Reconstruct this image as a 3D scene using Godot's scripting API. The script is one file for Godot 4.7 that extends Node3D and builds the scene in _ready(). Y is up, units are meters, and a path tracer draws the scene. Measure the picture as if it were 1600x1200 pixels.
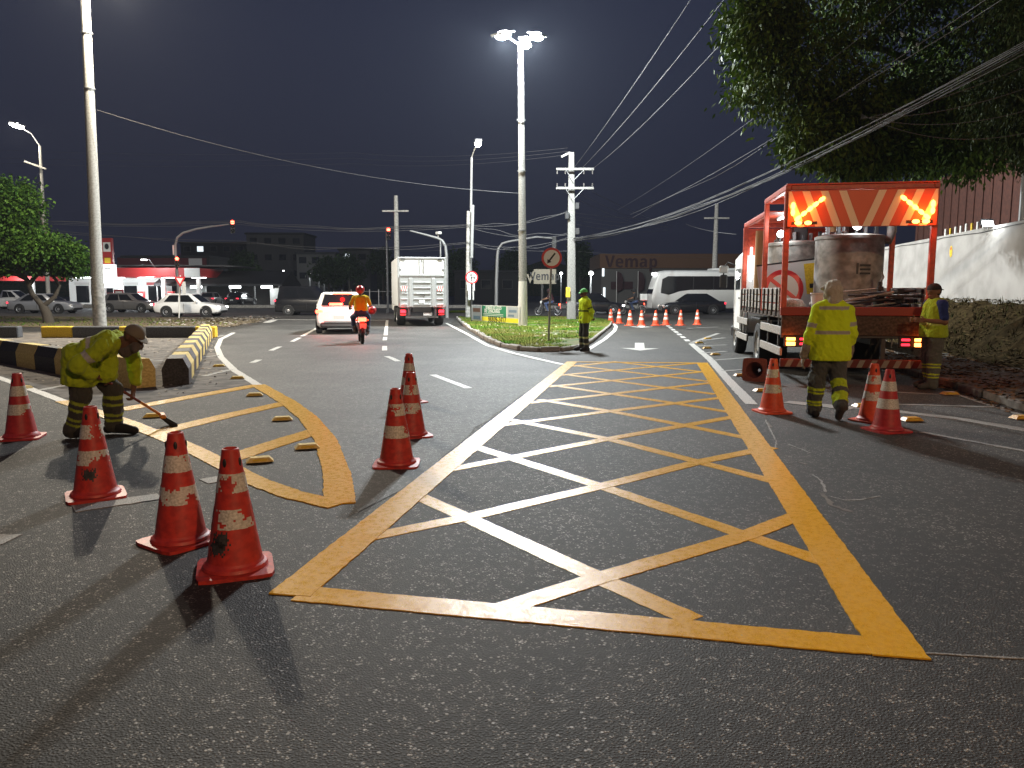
extends Node3D
# Road works at night: a crew repaints a yellow box and a gore where a slip lane meets an avenue. Metres, y up, road at y = 0.

const FLOAT_MAX := 1e9
var M := {}
var names := {}
var rng := RandomNumberGenerator.new()
var jit := FastNoiseLite.new()


class MB:
	var v := PackedVector3Array()
	var n := PackedVector3Array()
	var u := PackedVector2Array()
	var c := PackedColorArray()
	var col := Color(1, 1, 1)
	var xf := Transform3D()

	func tri(a: Vector3, b: Vector3, d: Vector3, na: Vector3, nb: Vector3, nd: Vector3, ua := Vector2.ZERO, ub := Vector2.ZERO, ud := Vector2.ZERO) -> void:
		if (b - a).cross(d - a).dot(na + nb + nd) > 0.0:
			v.append_array([xf * a, xf * d, xf * b])
			n.append_array([xf.basis * na, xf.basis * nd, xf.basis * nb])
			u.append_array([ua, ud, ub])
		else:
			v.append_array([xf * a, xf * b, xf * d])
			n.append_array([xf.basis * na, xf.basis * nb, xf.basis * nd])
			u.append_array([ua, ub, ud])
		c.append_array([col, col, col])

	func poly(p: Array, hint: Vector3) -> void:
		var g := Vector3.ZERO
		for i in range(1, p.size() - 1):
			g += (p[i] - p[0]).cross(p[i + 1] - p[0])
		g = g.normalized()
		if g.dot(hint) < 0.0:
			g = -g
		for i in range(1, p.size() - 1):
			tri(p[0], p[i], p[i + 1], g, g, g, Vector2(p[0].x, p[0].z), Vector2(p[i].x, p[i].z), Vector2(p[i + 1].x, p[i + 1].z))

	func box(o: Vector3, s: Vector3, b := Basis.IDENTITY, bev := 0.0) -> void:
		var h := s * 0.5
		var e := minf(bev, 0.45 * minf(h.x, minf(h.y, h.z)) * 2.0)
		var ax := [Vector3.RIGHT, Vector3.UP, Vector3.BACK]
		for k in 3:
			var i := (k + 1) % 3
			var j := (k + 2) % 3
			for sg in [-1.0, 1.0]:
				var q := []
				for w in [[-1, -1], [1, -1], [1, 1], [-1, 1]]:
					var p: Vector3 = ax[k] * h[k] * sg + ax[i] * (h[i] - e) * w[0] + ax[j] * (h[j] - e) * w[1]
					q.append(o + b * p)
				poly(q, b * (ax[k] * sg))
			if e > 0.0:
				for si in [-1.0, 1.0]:
					for sj in [-1.0, 1.0]:
						var q2 := []
						for w in [[-1, 0], [1, 0], [1, 1], [-1, 1]]:
							var p: Vector3 = ax[k] * (h[k] - e) * w[0] + ax[i] * (h[i] - (e if w[1] == 0 else 0.0)) * si + ax[j] * (h[j] - (0.0 if w[1] == 0 else e)) * sj
							q2.append(o + b * p)
						poly(q2, b * (ax[i] * si + ax[j] * sj))
		if e > 0.0:
			for sx in [-1.0, 1.0]:
				for sy in [-1.0, 1.0]:
					for sz in [-1.0, 1.0]:
						var sgn := Vector3(sx, sy, sz)
						poly([o + b * (Vector3(h.x, h.y - e, h.z - e) * sgn), o + b * (Vector3(h.x - e, h.y, h.z - e) * sgn), o + b * (Vector3(h.x - e, h.y - e, h.z) * sgn)], b * sgn)

	func bar(a: Vector3, d: Vector3, w: float, h: float, bev := 0.0) -> void:
		var z := (d - a).normalized()
		var x := (Vector3.UP if absf(z.y) < 0.95 else Vector3.BACK).cross(z).normalized()
		box((a + d) * 0.5, Vector3(w, h, a.distance_to(d)), Basis(x, z.cross(x), z), bev)

	func tube(p: Array, r, sides := 8, caps := true) -> void:
		var rings := []
		var fr := []
		var x := Vector3.ZERO
		for i in p.size():
			var t: Vector3 = (p[mini(i + 1, p.size() - 1)] - p[maxi(i - 1, 0)]).normalized()
			if i == 0:
				x = (Vector3.UP if absf(t.y) < 0.9 else Vector3.RIGHT).cross(t).normalized()
			else:
				x = (x - t * x.dot(t)).normalized()
			var y := t.cross(x)
			var ring := []
			var nn := []
			for k in sides:
				var q := x * cos(TAU * k / sides) + y * sin(TAU * k / sides)
				nn.append(q)
				ring.append(p[i] + q * (r[i] if r is Array else r))
			rings.append(ring)
			fr.append(nn)
		for i in p.size() - 1:
			for k in sides:
				var l := (k + 1) % sides
				tri(rings[i][k], rings[i][l], rings[i + 1][l], fr[i][k], fr[i][l], fr[i + 1][l])
				tri(rings[i][k], rings[i + 1][l], rings[i + 1][k], fr[i][k], fr[i + 1][l], fr[i + 1][k])
		if caps:
			poly(rings[0], p[0] - p[1])
			poly(rings[-1], p[-1] - p[-2])

	# profile of (radius, height) turned round the basis' y axis; each segment keeps its own edge
	func lathe(prof: Array, sides := 16, o := Vector3.ZERO, b := Basis.IDENTITY, a0 := 0.0, a1 := TAU) -> void:
		for i in prof.size() - 1:
			var p: Vector2 = prof[i]
			var q: Vector2 = prof[i + 1]
			var t := q - p
			if t.length() < 1e-6:
				continue
			var nr := Vector2(t.y, -t.x).normalized()
			for k in sides:
				var s0 := a0 + (a1 - a0) * k / sides
				var s1 := a0 + (a1 - a0) * (k + 1) / sides
				var d0 := Vector3(cos(s0), 0, sin(s0))
				var d1 := Vector3(cos(s1), 0, sin(s1))
				var n0 := b * (d0 * nr.x + Vector3.UP * nr.y)
				var n1 := b * (d1 * nr.x + Vector3.UP * nr.y)
				var A := o + b * (d0 * p.x + Vector3.UP * p.y)
				var B := o + b * (d1 * p.x + Vector3.UP * p.y)
				var C := o + b * (d1 * q.x + Vector3.UP * q.y)
				var D := o + b * (d0 * q.x + Vector3.UP * q.y)
				if p.x > 1e-5:
					tri(A, B, C, n0, n1, n1)
				if q.x > 1e-5:
					tri(A, C, D, n0, n1, n0)

	# flat outline (in the plane o, ux, vy) given thickness w
	func prism(o: Vector3, ux: Vector3, vy: Vector3, pts: Array, w: Vector3) -> void:
		var idx := Geometry2D.triangulate_polygon(PackedVector2Array(pts))
		var P := []
		for q in pts:
			P.append(o + ux * q.x + vy * q.y)
		var wn := w.normalized()
		for k in range(0, idx.size(), 3):
			tri(P[idx[k]], P[idx[k + 1]], P[idx[k + 2]], -wn, -wn, -wn, pts[idx[k]], pts[idx[k + 1]], pts[idx[k + 2]])
			tri(P[idx[k]] + w, P[idx[k + 1]] + w, P[idx[k + 2]] + w, wn, wn, wn, pts[idx[k]], pts[idx[k + 1]], pts[idx[k + 2]])
		var area := 0.0
		for i in pts.size():
			area += pts[i].cross(pts[(i + 1) % pts.size()])
		for i in pts.size():
			var j := (i + 1) % pts.size()
			var e: Vector2 = pts[j] - pts[i]
			var out := Vector2(e.y, -e.x) * signf(area)
			poly([P[i], P[j], P[j] + w, P[i] + w], ux * out.x + vy * out.y)

	# closed rings of equal length, smooth
	func loft(rings: Array, caps := true) -> void:
		var m: int = rings[0].size()
		var mid := []
		for r in rings:
			var s := Vector3.ZERO
			for p in r:
				s += p
			mid.append(s / m)
		var nr := []
		for i in rings.size():
			var row := []
			for k in m:
				var t1: Vector3 = rings[i][(k + 1) % m] - rings[i][(k + m - 1) % m]
				var t2: Vector3 = rings[mini(i + 1, rings.size() - 1)][k] - rings[maxi(i - 1, 0)][k]
				var q := t1.cross(t2).normalized()
				if q.dot(rings[i][k] - mid[i]) < 0.0:
					q = -q
				row.append(q)
			nr.append(row)
		for i in rings.size() - 1:
			for k in m:
				var l := (k + 1) % m
				tri(rings[i][k], rings[i][l], rings[i + 1][l], nr[i][k], nr[i][l], nr[i + 1][l])
				tri(rings[i][k], rings[i + 1][l], rings[i + 1][k], nr[i][k], nr[i + 1][l], nr[i + 1][k])
		if caps:
			poly(rings[0], mid[0] - mid[1])
			poly(rings[-1], mid[-1] - mid[-2])

	func ball(o: Vector3, r: Vector3, k := 8, b := Basis.IDENTITY) -> void:
		var f := func(i: int, j: int) -> Vector3:
			var a := PI * i / k
			return Vector3(sin(a) * cos(PI * j / k), cos(a), sin(a) * sin(PI * j / k))
		for i in k:
			for j in 2 * k:
				var q := [f.call(i, j), f.call(i, j + 1), f.call(i + 1, j + 1), f.call(i + 1, j)]
				var p := q.map(func(e: Vector3) -> Vector3: return o + b * (e * r))
				var w := q.map(func(e: Vector3) -> Vector3: return (b * (e / r)).normalized())
				if i > 0:
					tri(p[0], p[1], p[2], w[0], w[1], w[2])
				if i < k - 1:
					tri(p[0], p[2], p[3], w[0], w[2], w[3])

	func mesh() -> ArrayMesh:
		var a := []
		a.resize(Mesh.ARRAY_MAX)
		a[Mesh.ARRAY_VERTEX] = v
		a[Mesh.ARRAY_NORMAL] = n
		a[Mesh.ARRAY_TEX_UV] = u
		a[Mesh.ARRAY_TEX_UV2] = u
		a[Mesh.ARRAY_COLOR] = c
		var m := ArrayMesh.new()
		m.add_surface_from_arrays(Mesh.PRIMITIVE_TRIANGLES, a)
		return m


func lin(r: float, g: float, b: float) -> Color:
	return Color(r, g, b).linear_to_srgb()


func mat(key: String, c: Color, rough := 0.7, metal := 0.0, extra := {}) -> StandardMaterial3D:
	var m := StandardMaterial3D.new()
	m.resource_name = key
	m.albedo_color = c.linear_to_srgb()
	m.roughness = rough
	m.metallic = metal
	for k in extra:
		m.set(k, extra[k])
	M[key] = m
	return m


func glow(key: String, c: Color, e: float) -> StandardMaterial3D:
	return mat(key, c * 0.6, 0.4, 0.0, {"emission_enabled": true, "emission": c.linear_to_srgb(), "emission_energy_multiplier": e})


func numbered(called: String) -> String:
	var k: int = names.get(called, 0)
	names[called] = k + 1
	return called if k == 0 else "%s_%03d" % [called, k]


func meta(o: Node, label: String, category: String, group := "") -> void:
	o.set_meta("label", label)
	o.set_meta("category", category)
	if group != "":
		o.set_meta("group", group)


func thing(called: String, label: String, category: String, at := Vector3.ZERO, turn := 0.0, group := "") -> Node3D:
	var o := Node3D.new()
	o.name = numbered(called)
	add_child(o)
	o.position = at
	o.rotation.y = turn
	meta(o, label, category, group)
	return o


func part(called: String, b, m: Material, parent: Node) -> MeshInstance3D:
	var o := MeshInstance3D.new()
	o.name = called
	o.mesh = b.mesh() if b is MB else b
	o.material_override = m
	parent.add_child(o, true)
	return o


func setting(called: String, b, m: Material) -> MeshInstance3D:
	var o := MeshInstance3D.new()
	o.name = numbered(called)
	o.mesh = b.mesh() if b is MB else b
	o.material_override = m
	add_child(o)
	o.set_meta("kind", "structure")
	return o


func copy(o: Node3D, at: Vector3, turn: float, label: String) -> Node3D:
	var q: Node3D = o.duplicate()
	var stem := str(o.name)
	if stem.right(4).begins_with("_") and stem.right(3).is_valid_int():
		stem = stem.left(-4)
	q.name = numbered(stem)
	add_child(q)
	q.position = at
	q.rotation.y = turn
	q.set_meta("label", label)
	return q


func text(s: String, size: float, depth: float, m: Material, parent: Node, t: Transform3D, bold := false, fname := "Droid Sans", wide := 1.0) -> MeshInstance3D:
	var tm := TextMesh.new()
	var sf := SystemFont.new()
	sf.font_names = PackedStringArray([fname])
	if bold:
		sf.font_weight = 700
	tm.font = sf
	tm.text = s
	tm.font_size = 64
	tm.pixel_size = size / 46.0
	tm.depth = depth
	tm.curve_step = 2.0
	var o := MeshInstance3D.new()
	o.name = "lettering"
	o.mesh = tm
	o.material_override = m
	parent.add_child(o, true)
	o.transform = t * Transform3D(Basis.from_scale(Vector3(wide, 1, 1)), Vector3.ZERO)
	return o


# a painted stroke on the road: a thin slab along a polyline, its edges a little uneven
func stroke(b: MB, line: Array, w: float, y: float, rough := 0.006, base := 0.0) -> void:
	var p := []
	for i in line.size() - 1:
		var k := maxi(1, int(line[i].distance_to(line[i + 1]) / (0.04 if line[i].y > -12.0 else 0.12)))
		for j in k:
			p.append(line[i].lerp(line[i + 1], float(j) / k))
	p.append(line[-1])
	var L := []
	var R := []
	for i in p.size():
		var t: Vector2 = (p[mini(i + 1, p.size() - 1)] - p[maxi(i - 1, 0)]).normalized()
		var s := Vector2(-t.y, t.x)
		var a := w * 0.5 + rough * (0.7 * jit.get_noise_2d(p[i].x * 3.0 + 31.0, p[i].y * 3.0) + 1.3 * jit.get_noise_2d(p[i].x * 40.0 + 31.0, p[i].y * 40.0))
		var d := w * 0.5 + rough * (0.7 * jit.get_noise_2d(p[i].x * 3.0 - 77.0, p[i].y * 3.0) + 1.3 * jit.get_noise_2d(p[i].x * 40.0 - 77.0, p[i].y * 40.0))
		L.append(Vector3(p[i].x + s.x * a, y, p[i].y + s.y * a))
		R.append(Vector3(p[i].x - s.x * d, y, p[i].y - s.y * d))
	var dn := Vector3(0, base - y, 0)
	for i in p.size() - 1:
		b.poly([L[i], L[i + 1], R[i + 1], R[i]], Vector3.UP)
		b.poly([L[i], L[i + 1], L[i + 1] + dn, L[i] + dn], L[i] - R[i])
		b.poly([R[i], R[i + 1], R[i + 1] + dn, R[i] + dn], R[i] - L[i])
	b.poly([L[0], R[0], R[0] + dn, L[0] + dn], L[0] - L[1])
	b.poly([L[-1], R[-1], R[-1] + dn, L[-1] + dn], L[-1] - L[-2])


# a flat sheet of the ground
func sheet(pts: Array, y: float) -> MB:
	var b := MB.new()
	var idx := Geometry2D.triangulate_polygon(PackedVector2Array(pts))
	for k in range(0, idx.size(), 3):
		var q := [pts[idx[k]], pts[idx[k + 1]], pts[idx[k + 2]]]
		b.tri(Vector3(q[0].x, y, q[0].y), Vector3(q[1].x, y, q[1].y), Vector3(q[2].x, y, q[2].y), Vector3.UP, Vector3.UP, Vector3.UP, q[0], q[1], q[2])
	return b


# the outline with small wobbles, for edges of earth and worn paving
func wobble(pts: Array, amp: float, step := 0.5) -> Array:
	var out := []
	for i in pts.size():
		var a: Vector2 = pts[i]
		var d: Vector2 = pts[(i + 1) % pts.size()]
		var k := maxi(1, int(a.distance_to(d) / step))
		for j in k:
			var p := a.lerp(d, float(j) / k)
			out.append(p + amp * Vector2(jit.get_noise_2d(p.x * 3.0, p.y * 3.0), jit.get_noise_2d(p.x * 3.0 + 50.0, p.y * 3.0)))
	return out


func noise(kind: int, freq: float, sd: int, oct := 1) -> FastNoiseLite:
	var f := FastNoiseLite.new()
	f.noise_type = kind
	f.frequency = freq
	f.seed = sd
	f.fractal_type = FastNoiseLite.FRACTAL_FBM if oct > 1 else FastNoiseLite.FRACTAL_NONE
	f.fractal_octaves = oct
	return f


func grey(f: FastNoiseLite, s: int) -> PackedByteArray:
	var im := f.get_seamless_image(s, s)
	im.convert(Image.FORMAT_L8)
	return im.get_data()


func tex(data: PackedByteArray, s: int, fmt := Image.FORMAT_RGB8) -> ImageTexture:
	return ImageTexture.create_from_image(Image.create_from_data(s, s, false, fmt, data))


# stones in bitumen: colour, relief and roughness maps that share one pattern; cols are linear
func asphalt(key: String, sd: int, base: Color, stone: Color, share: float, tile: float, relief: float, rough: float) -> StandardMaterial3D:
	var s := 1024
	var cell := noise(FastNoiseLite.TYPE_CELLULAR, 0.11, sd)
	cell.cellular_return_type = FastNoiseLite.RETURN_CELL_VALUE
	cell.cellular_jitter = 1.0
	var dist := cell.duplicate()
	dist.cellular_return_type = FastNoiseLite.RETURN_DISTANCE
	var a := grey(cell, s)
	var d := grey(dist, s)
	var fine := cell.duplicate()
	fine.frequency = 0.21
	fine.seed = sd + 40
	var a2 := grey(fine, s)
	var big := cell.duplicate()
	big.frequency = 0.062
	big.seed = sd + 60
	var a3 := grey(big, s)
	big.cellular_return_type = FastNoiseLite.RETURN_DISTANCE
	var d3 := grey(big, s)
	var f := grey(noise(FastNoiseLite.TYPE_SIMPLEX, 0.4, sd + 1, 2), s)
	var w := grey(noise(FastNoiseLite.TYPE_SIMPLEX, 0.012, sd + 2, 3), s)
	var ca := PackedByteArray()
	ca.resize(s * s * 3)
	var hb := PackedByteArray()
	hb.resize(s * s)
	var rb := PackedByteArray()
	rb.resize(s * s)
	for i in s * s:
		var v := a[i] / 255.0
		var q := clampf((120.0 - d[i]) / 90.0, 0.0, 1.0)
		var patch := clampf((w[i] / 255.0 - 0.36) * 4.0, 0.12, 1.0)
		var on := q * patch if v > 1.0 - share else q * 0.10 * v
		if a2[i] > 225:
			on = maxf(on, 0.42 * patch)
		if a3[i] > 238:
			on = maxf(on, clampf((90.0 - d3[i]) / 40.0, 0.0, 0.9))
		var g := 0.62 + 0.5 * f[i] / 255.0 + 0.28 * (w[i] / 255.0 - 0.5)
		var bright := (0.45 + 0.55 * fposmod(v * 37.0, 1.0)) * on
		var k := i * 3
		ca[k] = int(255.0 * sqrt(clampf((base.r + (stone.r - base.r) * bright) * g, 0, 1)))
		ca[k + 1] = int(255.0 * sqrt(clampf((base.g + (stone.g - base.g) * bright) * g, 0, 1)))
		ca[k + 2] = int(255.0 * sqrt(clampf((base.b + (stone.b - base.b) * bright) * g, 0, 1)))
		hb[i] = clampi(int(60 + 120 * q * (0.4 + 0.6 * v) + 0.25 * f[i]), 0, 255)
		rb[i] = clampi(int(255 * (rough - 0.22 * on + 0.10 * (f[i] / 255.0 - 0.5))), 0, 255)
	return mat(key, Color(1, 1, 1), 1.0, 0.0, {
		"albedo_texture": tex(ca, s), "roughness_texture": tex(rb, s, Image.FORMAT_L8), "heightmap_enabled": true, "heightmap_texture": tex(hb, s, Image.FORMAT_L8), "heightmap_scale": relief,
		"uv1_scale": Vector3(1.0 / tile, 1.0 / tile, 1), "detail_enabled": true, "detail_albedo": M.stain, "detail_blend_mode": BaseMaterial3D.BLEND_MODE_MUL, "detail_uv_layer": BaseMaterial3D.DETAIL_UV_2, "uv2_scale": Vector3(1 / 17.0, 1 / 17.0, 1)})


# mottled surface: linear colours between a and b
func mottled(key: String, sd: int, a: Color, b: Color, freq: float, tile: float, relief: float, rough: float, extra := {}) -> StandardMaterial3D:
	var s := 512
	var f := grey(noise(FastNoiseLite.TYPE_SIMPLEX, freq, sd, 5), s)
	var g := grey(noise(FastNoiseLite.TYPE_SIMPLEX, 0.35, sd + 5, 2), s)
	var ca := PackedByteArray()
	ca.resize(s * s * 3)
	for i in s * s:
		var t := clampf((f[i] / 255.0 - 0.5) * 1.7 + 0.5 + 0.35 * (g[i] / 255.0 - 0.5), 0, 1)
		ca[i * 3] = int(255.0 * sqrt(a.r + (b.r - a.r) * t))
		ca[i * 3 + 1] = int(255.0 * sqrt(a.g + (b.g - a.g) * t))
		ca[i * 3 + 2] = int(255.0 * sqrt(a.b + (b.b - a.b) * t))
	var d := {"albedo_texture": tex(ca, s), "uv1_triplanar": true, "uv1_world_triplanar": true, "uv1_scale": Vector3.ONE / tile}
	if relief > 0.0:
		d.merge({"heightmap_enabled": true, "heightmap_texture": tex(g, s, Image.FORMAT_L8), "heightmap_scale": relief})
	d.merge(extra, true)
	return mat(key, Color(1, 1, 1), rough, 0.0, d)


func lamp(energy: float, c: Color, at: Vector3, size: float, parent: Node) -> void:
	var l := OmniLight3D.new()
	l.name = "lamp_light"
	l.light_energy = energy
	l.light_color = c
	l.light_size = size
	l.omni_range = 150.0
	l.omni_attenuation = 2.0
	l.shadow_enabled = true
	parent.add_child(l, true)
	l.position = at


func spot(energy: float, c: Color, at: Vector3, towards: Vector3, angle: float, size: float, parent: Node) -> void:
	var l := SpotLight3D.new()
	l.name = "lamp_light"
	l.light_energy = energy
	l.light_color = c
	l.light_size = size
	l.spot_range = 150.0
	l.spot_attenuation = 2.0
	l.spot_angle = angle
	l.spot_angle_attenuation = 0.6
	l.shadow_enabled = true
	parent.add_child(l, true)
	l.transform = Transform3D(Basis.looking_at(towards, Vector3.UP if absf(towards.normalized().y) < 0.95 else Vector3.RIGHT), at)


const COOL := Color(0.96, 0.99, 1.0)
const NEUTRAL := Color(1.0, 0.95, 0.86)
const WARM := Color(1.0, 0.80, 0.60)


func _ready() -> void:
	var cam := Camera3D.new()
	cam.name = "camera"
	add_child(cam)
	cam.position = Vector3(0, 1.62, 0)
	cam.rotation_degrees = Vector3(-6.884, 0, 0)
	cam.fov = 53.1
	cam.near = 0.05
	cam.far = 1200.0
	cam.current = true

	var env := Environment.new()
	var sky := ProceduralSkyMaterial.new()
	sky.sky_top_color = Color8(44, 50, 73)
	sky.sky_horizon_color = Color8(27, 28, 40)
	sky.sky_curve = 0.32
	sky.ground_bottom_color = Color8(12, 12, 14)
	sky.ground_horizon_color = Color8(24, 24, 32)
	env.background_mode = Environment.BG_SKY
	env.sky = Sky.new()
	env.sky.sky_material = sky
	env.tonemap_mode = Environment.TONE_MAPPER_LINEAR
	env.tonemap_exposure = 1.0
	# faint humid haze of the night air
	env.fog_enabled = true
	env.fog_density = 0.00024
	env.fog_light_color = Color(0.88, 0.92, 1.0)
	env.sdfgi_enabled = true
	env.ssao_enabled = true
	env.ssil_enabled = true
	var we := WorldEnvironment.new()
	we.name = "environment"
	we.environment = env
	add_child(we)

	rng.seed = 41
	jit.seed = 9
	jit.frequency = 0.7
	jit.fractal_octaves = 3
	materials()
	build_ground()
	build_markings()
	build_islands()
	build_right_side()
	build_poles()
	build_wires()
	build_far_side()
	build_trees()
	build_cones()
	build_signs()
	build_marking_truck()
	build_traffic()
	build_people()
	build_litter()


# fresh thermoplastic: glossy skin broken by bead grains and duller wrinkles
func gloss_patches() -> ImageTexture:
	var s := 512
	var f := grey(noise(FastNoiseLite.TYPE_SIMPLEX, 0.16, 61, 3), s)
	var g := grey(noise(FastNoiseLite.TYPE_SIMPLEX, 0.02, 62, 3), s)
	var d := PackedByteArray()
	d.resize(s * s)
	for i in s * s:
		d[i] = clampi(int(255.0 * (0.20 + 0.42 * pow(f[i] / 255.0, 2.0) + 0.22 * (g[i] / 255.0 - 0.4))), 30, 190)
	return tex(d, s, Image.FORMAT_L8)


func materials() -> void:
	var s := 512
	var w := grey(noise(FastNoiseLite.TYPE_SIMPLEX, 0.011, 5, 5), s)
	var w2 := grey(noise(FastNoiseLite.TYPE_SIMPLEX, 0.05, 15, 4), s)
	var st := PackedByteArray()
	st.resize(s * s * 3)
	for i in s * s:
		var t := 0.80 + 0.30 * (w[i] / 255.0 - 0.5) + 0.16 * (w2[i] / 255.0 - 0.5)
		st[i * 3] = clampi(int(255 * t), 0, 255)
		st[i * 3 + 1] = clampi(int(255 * t * 0.995), 0, 255)
		st[i * 3 + 2] = clampi(int(255 * t * 0.985), 0, 255)
	M.stain = tex(st, s)
	asphalt("asphalt", 3, Color(0.043, 0.0385, 0.031), Color(0.62, 0.57, 0.49), 0.15, 1.35, 0.6, 0.78)
	asphalt("asphalt_worn", 8, Color(0.085, 0.083, 0.078), Color(0.34, 0.33, 0.30), 0.30, 1.3, 0.4, 0.74)
	mottled("dust", 21, Color(0.085, 0.075, 0.064), Color(0.20, 0.175, 0.15), 0.012, 3.2, 0.25, 0.95)
	mottled("earth", 22, Color(0.022, 0.015, 0.007), Color(0.070, 0.050, 0.022), 0.02, 2.6, 0.8, 0.95, {"metallic_specular": 0.06})
	mottled("verge_dirt", 52, Color(0.09, 0.070, 0.045), Color(0.20, 0.165, 0.115), 0.02, 3.1, 0.5, 0.95, {"metallic_specular": 0.1})
	mottled("turf", 23, Color(0.045, 0.095, 0.014), Color(0.17, 0.14, 0.055), 0.014, 5.0, 0.6, 0.95)
	mottled("concrete", 24, Color(0.24, 0.235, 0.22), Color(0.42, 0.41, 0.38), 0.02, 2.0, 0.15, 0.85)
	mottled("pole_concrete", 25, Color(0.26, 0.255, 0.235), Color(0.42, 0.415, 0.385), 0.03, 1.4, 0.12, 0.85)
	mottled("pavement", 26, Color(0.10, 0.088, 0.074), Color(0.19, 0.17, 0.145), 0.02, 2.4, 0.3, 0.9)
	mottled("kerb_stone", 27, Color(0.22, 0.20, 0.17), Color(0.46, 0.43, 0.38), 0.04, 0.9, 0.5, 0.9)
	mottled("whitewash", 28, Color(0.31, 0.295, 0.275), Color(0.41, 0.39, 0.365), 0.008, 5.0, 0.1, 0.9)
	mottled("yellow_paint", 29, Color(0.66, 0.36, 0.010), Color(0.75, 0.44, 0.018), 0.05, 0.9, 0.12, 1.0, {"metallic_specular": 0.3, "roughness_texture": gloss_patches()})
	mottled("yellow_worn", 30, Color(0.52, 0.27, 0.02), Color(0.70, 0.42, 0.05), 0.03, 0.8, 0.14, 0.42)
	mottled("white_paint", 31, Color(0.34, 0.335, 0.31), Color(0.66, 0.65, 0.61), 0.05, 0.8, 0.12, 0.55)
	mottled("white_faded", 32, Color(0.16, 0.155, 0.145), Color(0.38, 0.37, 0.34), 0.06, 0.7, 0.12, 0.7)
	mottled("barrier_yellow", 33, Color(0.60, 0.44, 0.13), Color(0.84, 0.67, 0.28), 0.03, 0.9, 0.2, 0.8)
	mottled("barrier_black", 34, Color(0.018, 0.017, 0.018), Color(0.075, 0.07, 0.07), 0.03, 0.9, 0.2, 0.7)
	mottled("kerb_yellow", 35, Color(0.62, 0.42, 0.02), Color(0.80, 0.58, 0.04), 0.03, 0.9, 0.15, 0.7)
	mottled("kerb_grey", 36, Color(0.06, 0.063, 0.07), Color(0.12, 0.125, 0.135), 0.03, 0.9, 0.15, 0.8)
	mottled("pole_grey", 53, Color(0.15, 0.15, 0.14), Color(0.25, 0.245, 0.23), 0.03, 1.4, 0.12, 0.85)
	mottled("bark", 37, Color(0.03, 0.024, 0.017), Color(0.09, 0.074, 0.055), 0.05, 0.8, 1.2, 0.95)
	mottled("red_wall", 38, Color(0.065, 0.022, 0.014), Color(0.105, 0.036, 0.022), 0.02, 3.0, 0.3, 0.85)
	mottled("dirty_steel", 39, Color(0.19, 0.185, 0.17), Color(0.40, 0.39, 0.36), 0.012, 1.6, 0.1, 0.62, {"metallic": 0.1})
	mottled("truck_red", 40, Color(0.46, 0.070, 0.032), Color(0.64, 0.105, 0.048), 0.02, 1.4, 0.05, 0.45)
	mottled("tail_board", 41, Color(0.05, 0.034, 0.024), Color(0.14, 0.095, 0.065), 0.03, 1.1, 0.3, 0.85)
	mottled("side_board", 42, Color(0.24, 0.225, 0.20), Color(0.50, 0.47, 0.43), 0.03, 0.8, 0.15, 0.75)
	mottled("cone_orange", 43, Color(0.60, 0.075, 0.022), Color(0.78, 0.115, 0.032), 0.02, 0.9, 0.04, 0.5)
	mottled("cone_red", 44, Color(0.40, 0.030, 0.022), Color(0.62, 0.055, 0.032), 0.02, 0.8, 0.04, 0.5)
	mottled("cone_crimson", 45, Color(0.40, 0.026, 0.030), Color(0.56, 0.045, 0.046), 0.02, 0.8, 0.04, 0.5)
	mottled("cone_dirty", 48, Color(0.12, 0.045, 0.032), Color(0.30, 0.085, 0.06), 0.03, 0.5, 0.1, 0.8)
	mottled("cone_band", 46, Color(0.42, 0.40, 0.34), Color(0.74, 0.72, 0.66), 0.04, 0.5, 0.05, 0.45)
	mottled("brush", 47, Color(0.09, 0.04, 0.03), Color(0.30, 0.07, 0.06), 0.05, 0.4, 0.1, 0.8)
	mat("white_body", Color(0.78, 0.78, 0.77), 0.28, 0.0, {"clearcoat_enabled": true, "clearcoat": 0.6, "clearcoat_roughness": 0.08})
	mat("silver_body", Color(0.42, 0.43, 0.45), 0.3, 0.5, {"clearcoat_enabled": true, "clearcoat": 0.6, "clearcoat_roughness": 0.08})
	mat("grey_body", Color(0.16, 0.155, 0.15), 0.35, 0.3, {"clearcoat_enabled": true, "clearcoat": 0.5, "clearcoat_roughness": 0.1})
	mat("black_body", Color(0.012, 0.012, 0.014), 0.25, 0.0, {"clearcoat_enabled": true, "clearcoat": 0.6, "clearcoat_roughness": 0.08})
	mat("red_body", Color(0.35, 0.02, 0.02), 0.3, 0.0)
	mat("glass_dark", Color(0.01, 0.011, 0.013), 0.06, 0.0)
	mat("rubber", Color(0.018, 0.018, 0.018), 0.85)
	mat("black_plastic", Color(0.02, 0.02, 0.021), 0.55)
	mat("rim", Color(0.45, 0.45, 0.46), 0.35, 0.7)
	mat("galvanised", Color(0.22, 0.225, 0.225), 0.5, 0.3)
	mat("steel_dark", Color(0.06, 0.06, 0.062), 0.5, 0.5)
	mat("plate", Color(0.55, 0.55, 0.53), 0.5)
	mat("sign_white", Color(0.76, 0.75, 0.71), 0.45)
	mat("sign_red", Color(0.58, 0.025, 0.03), 0.4)
	mat("sign_black", Color(0.015, 0.015, 0.016), 0.5)
	mat("sign_cream", Color(0.26, 0.24, 0.18), 0.6)
	mat("aluminium", Color(0.36, 0.375, 0.37), 0.45, 0.3)
	mat("box_white", Color(0.72, 0.73, 0.71), 0.5)
	mat("wood", Color(0.42, 0.24, 0.10), 0.6)
	mat("cable", Color(0.03, 0.03, 0.032), 0.7)
	mat("cable_light", Color(0.055, 0.055, 0.057), 0.7)
	mat("porcelain", Color(0.09, 0.085, 0.08), 0.4)
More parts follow.
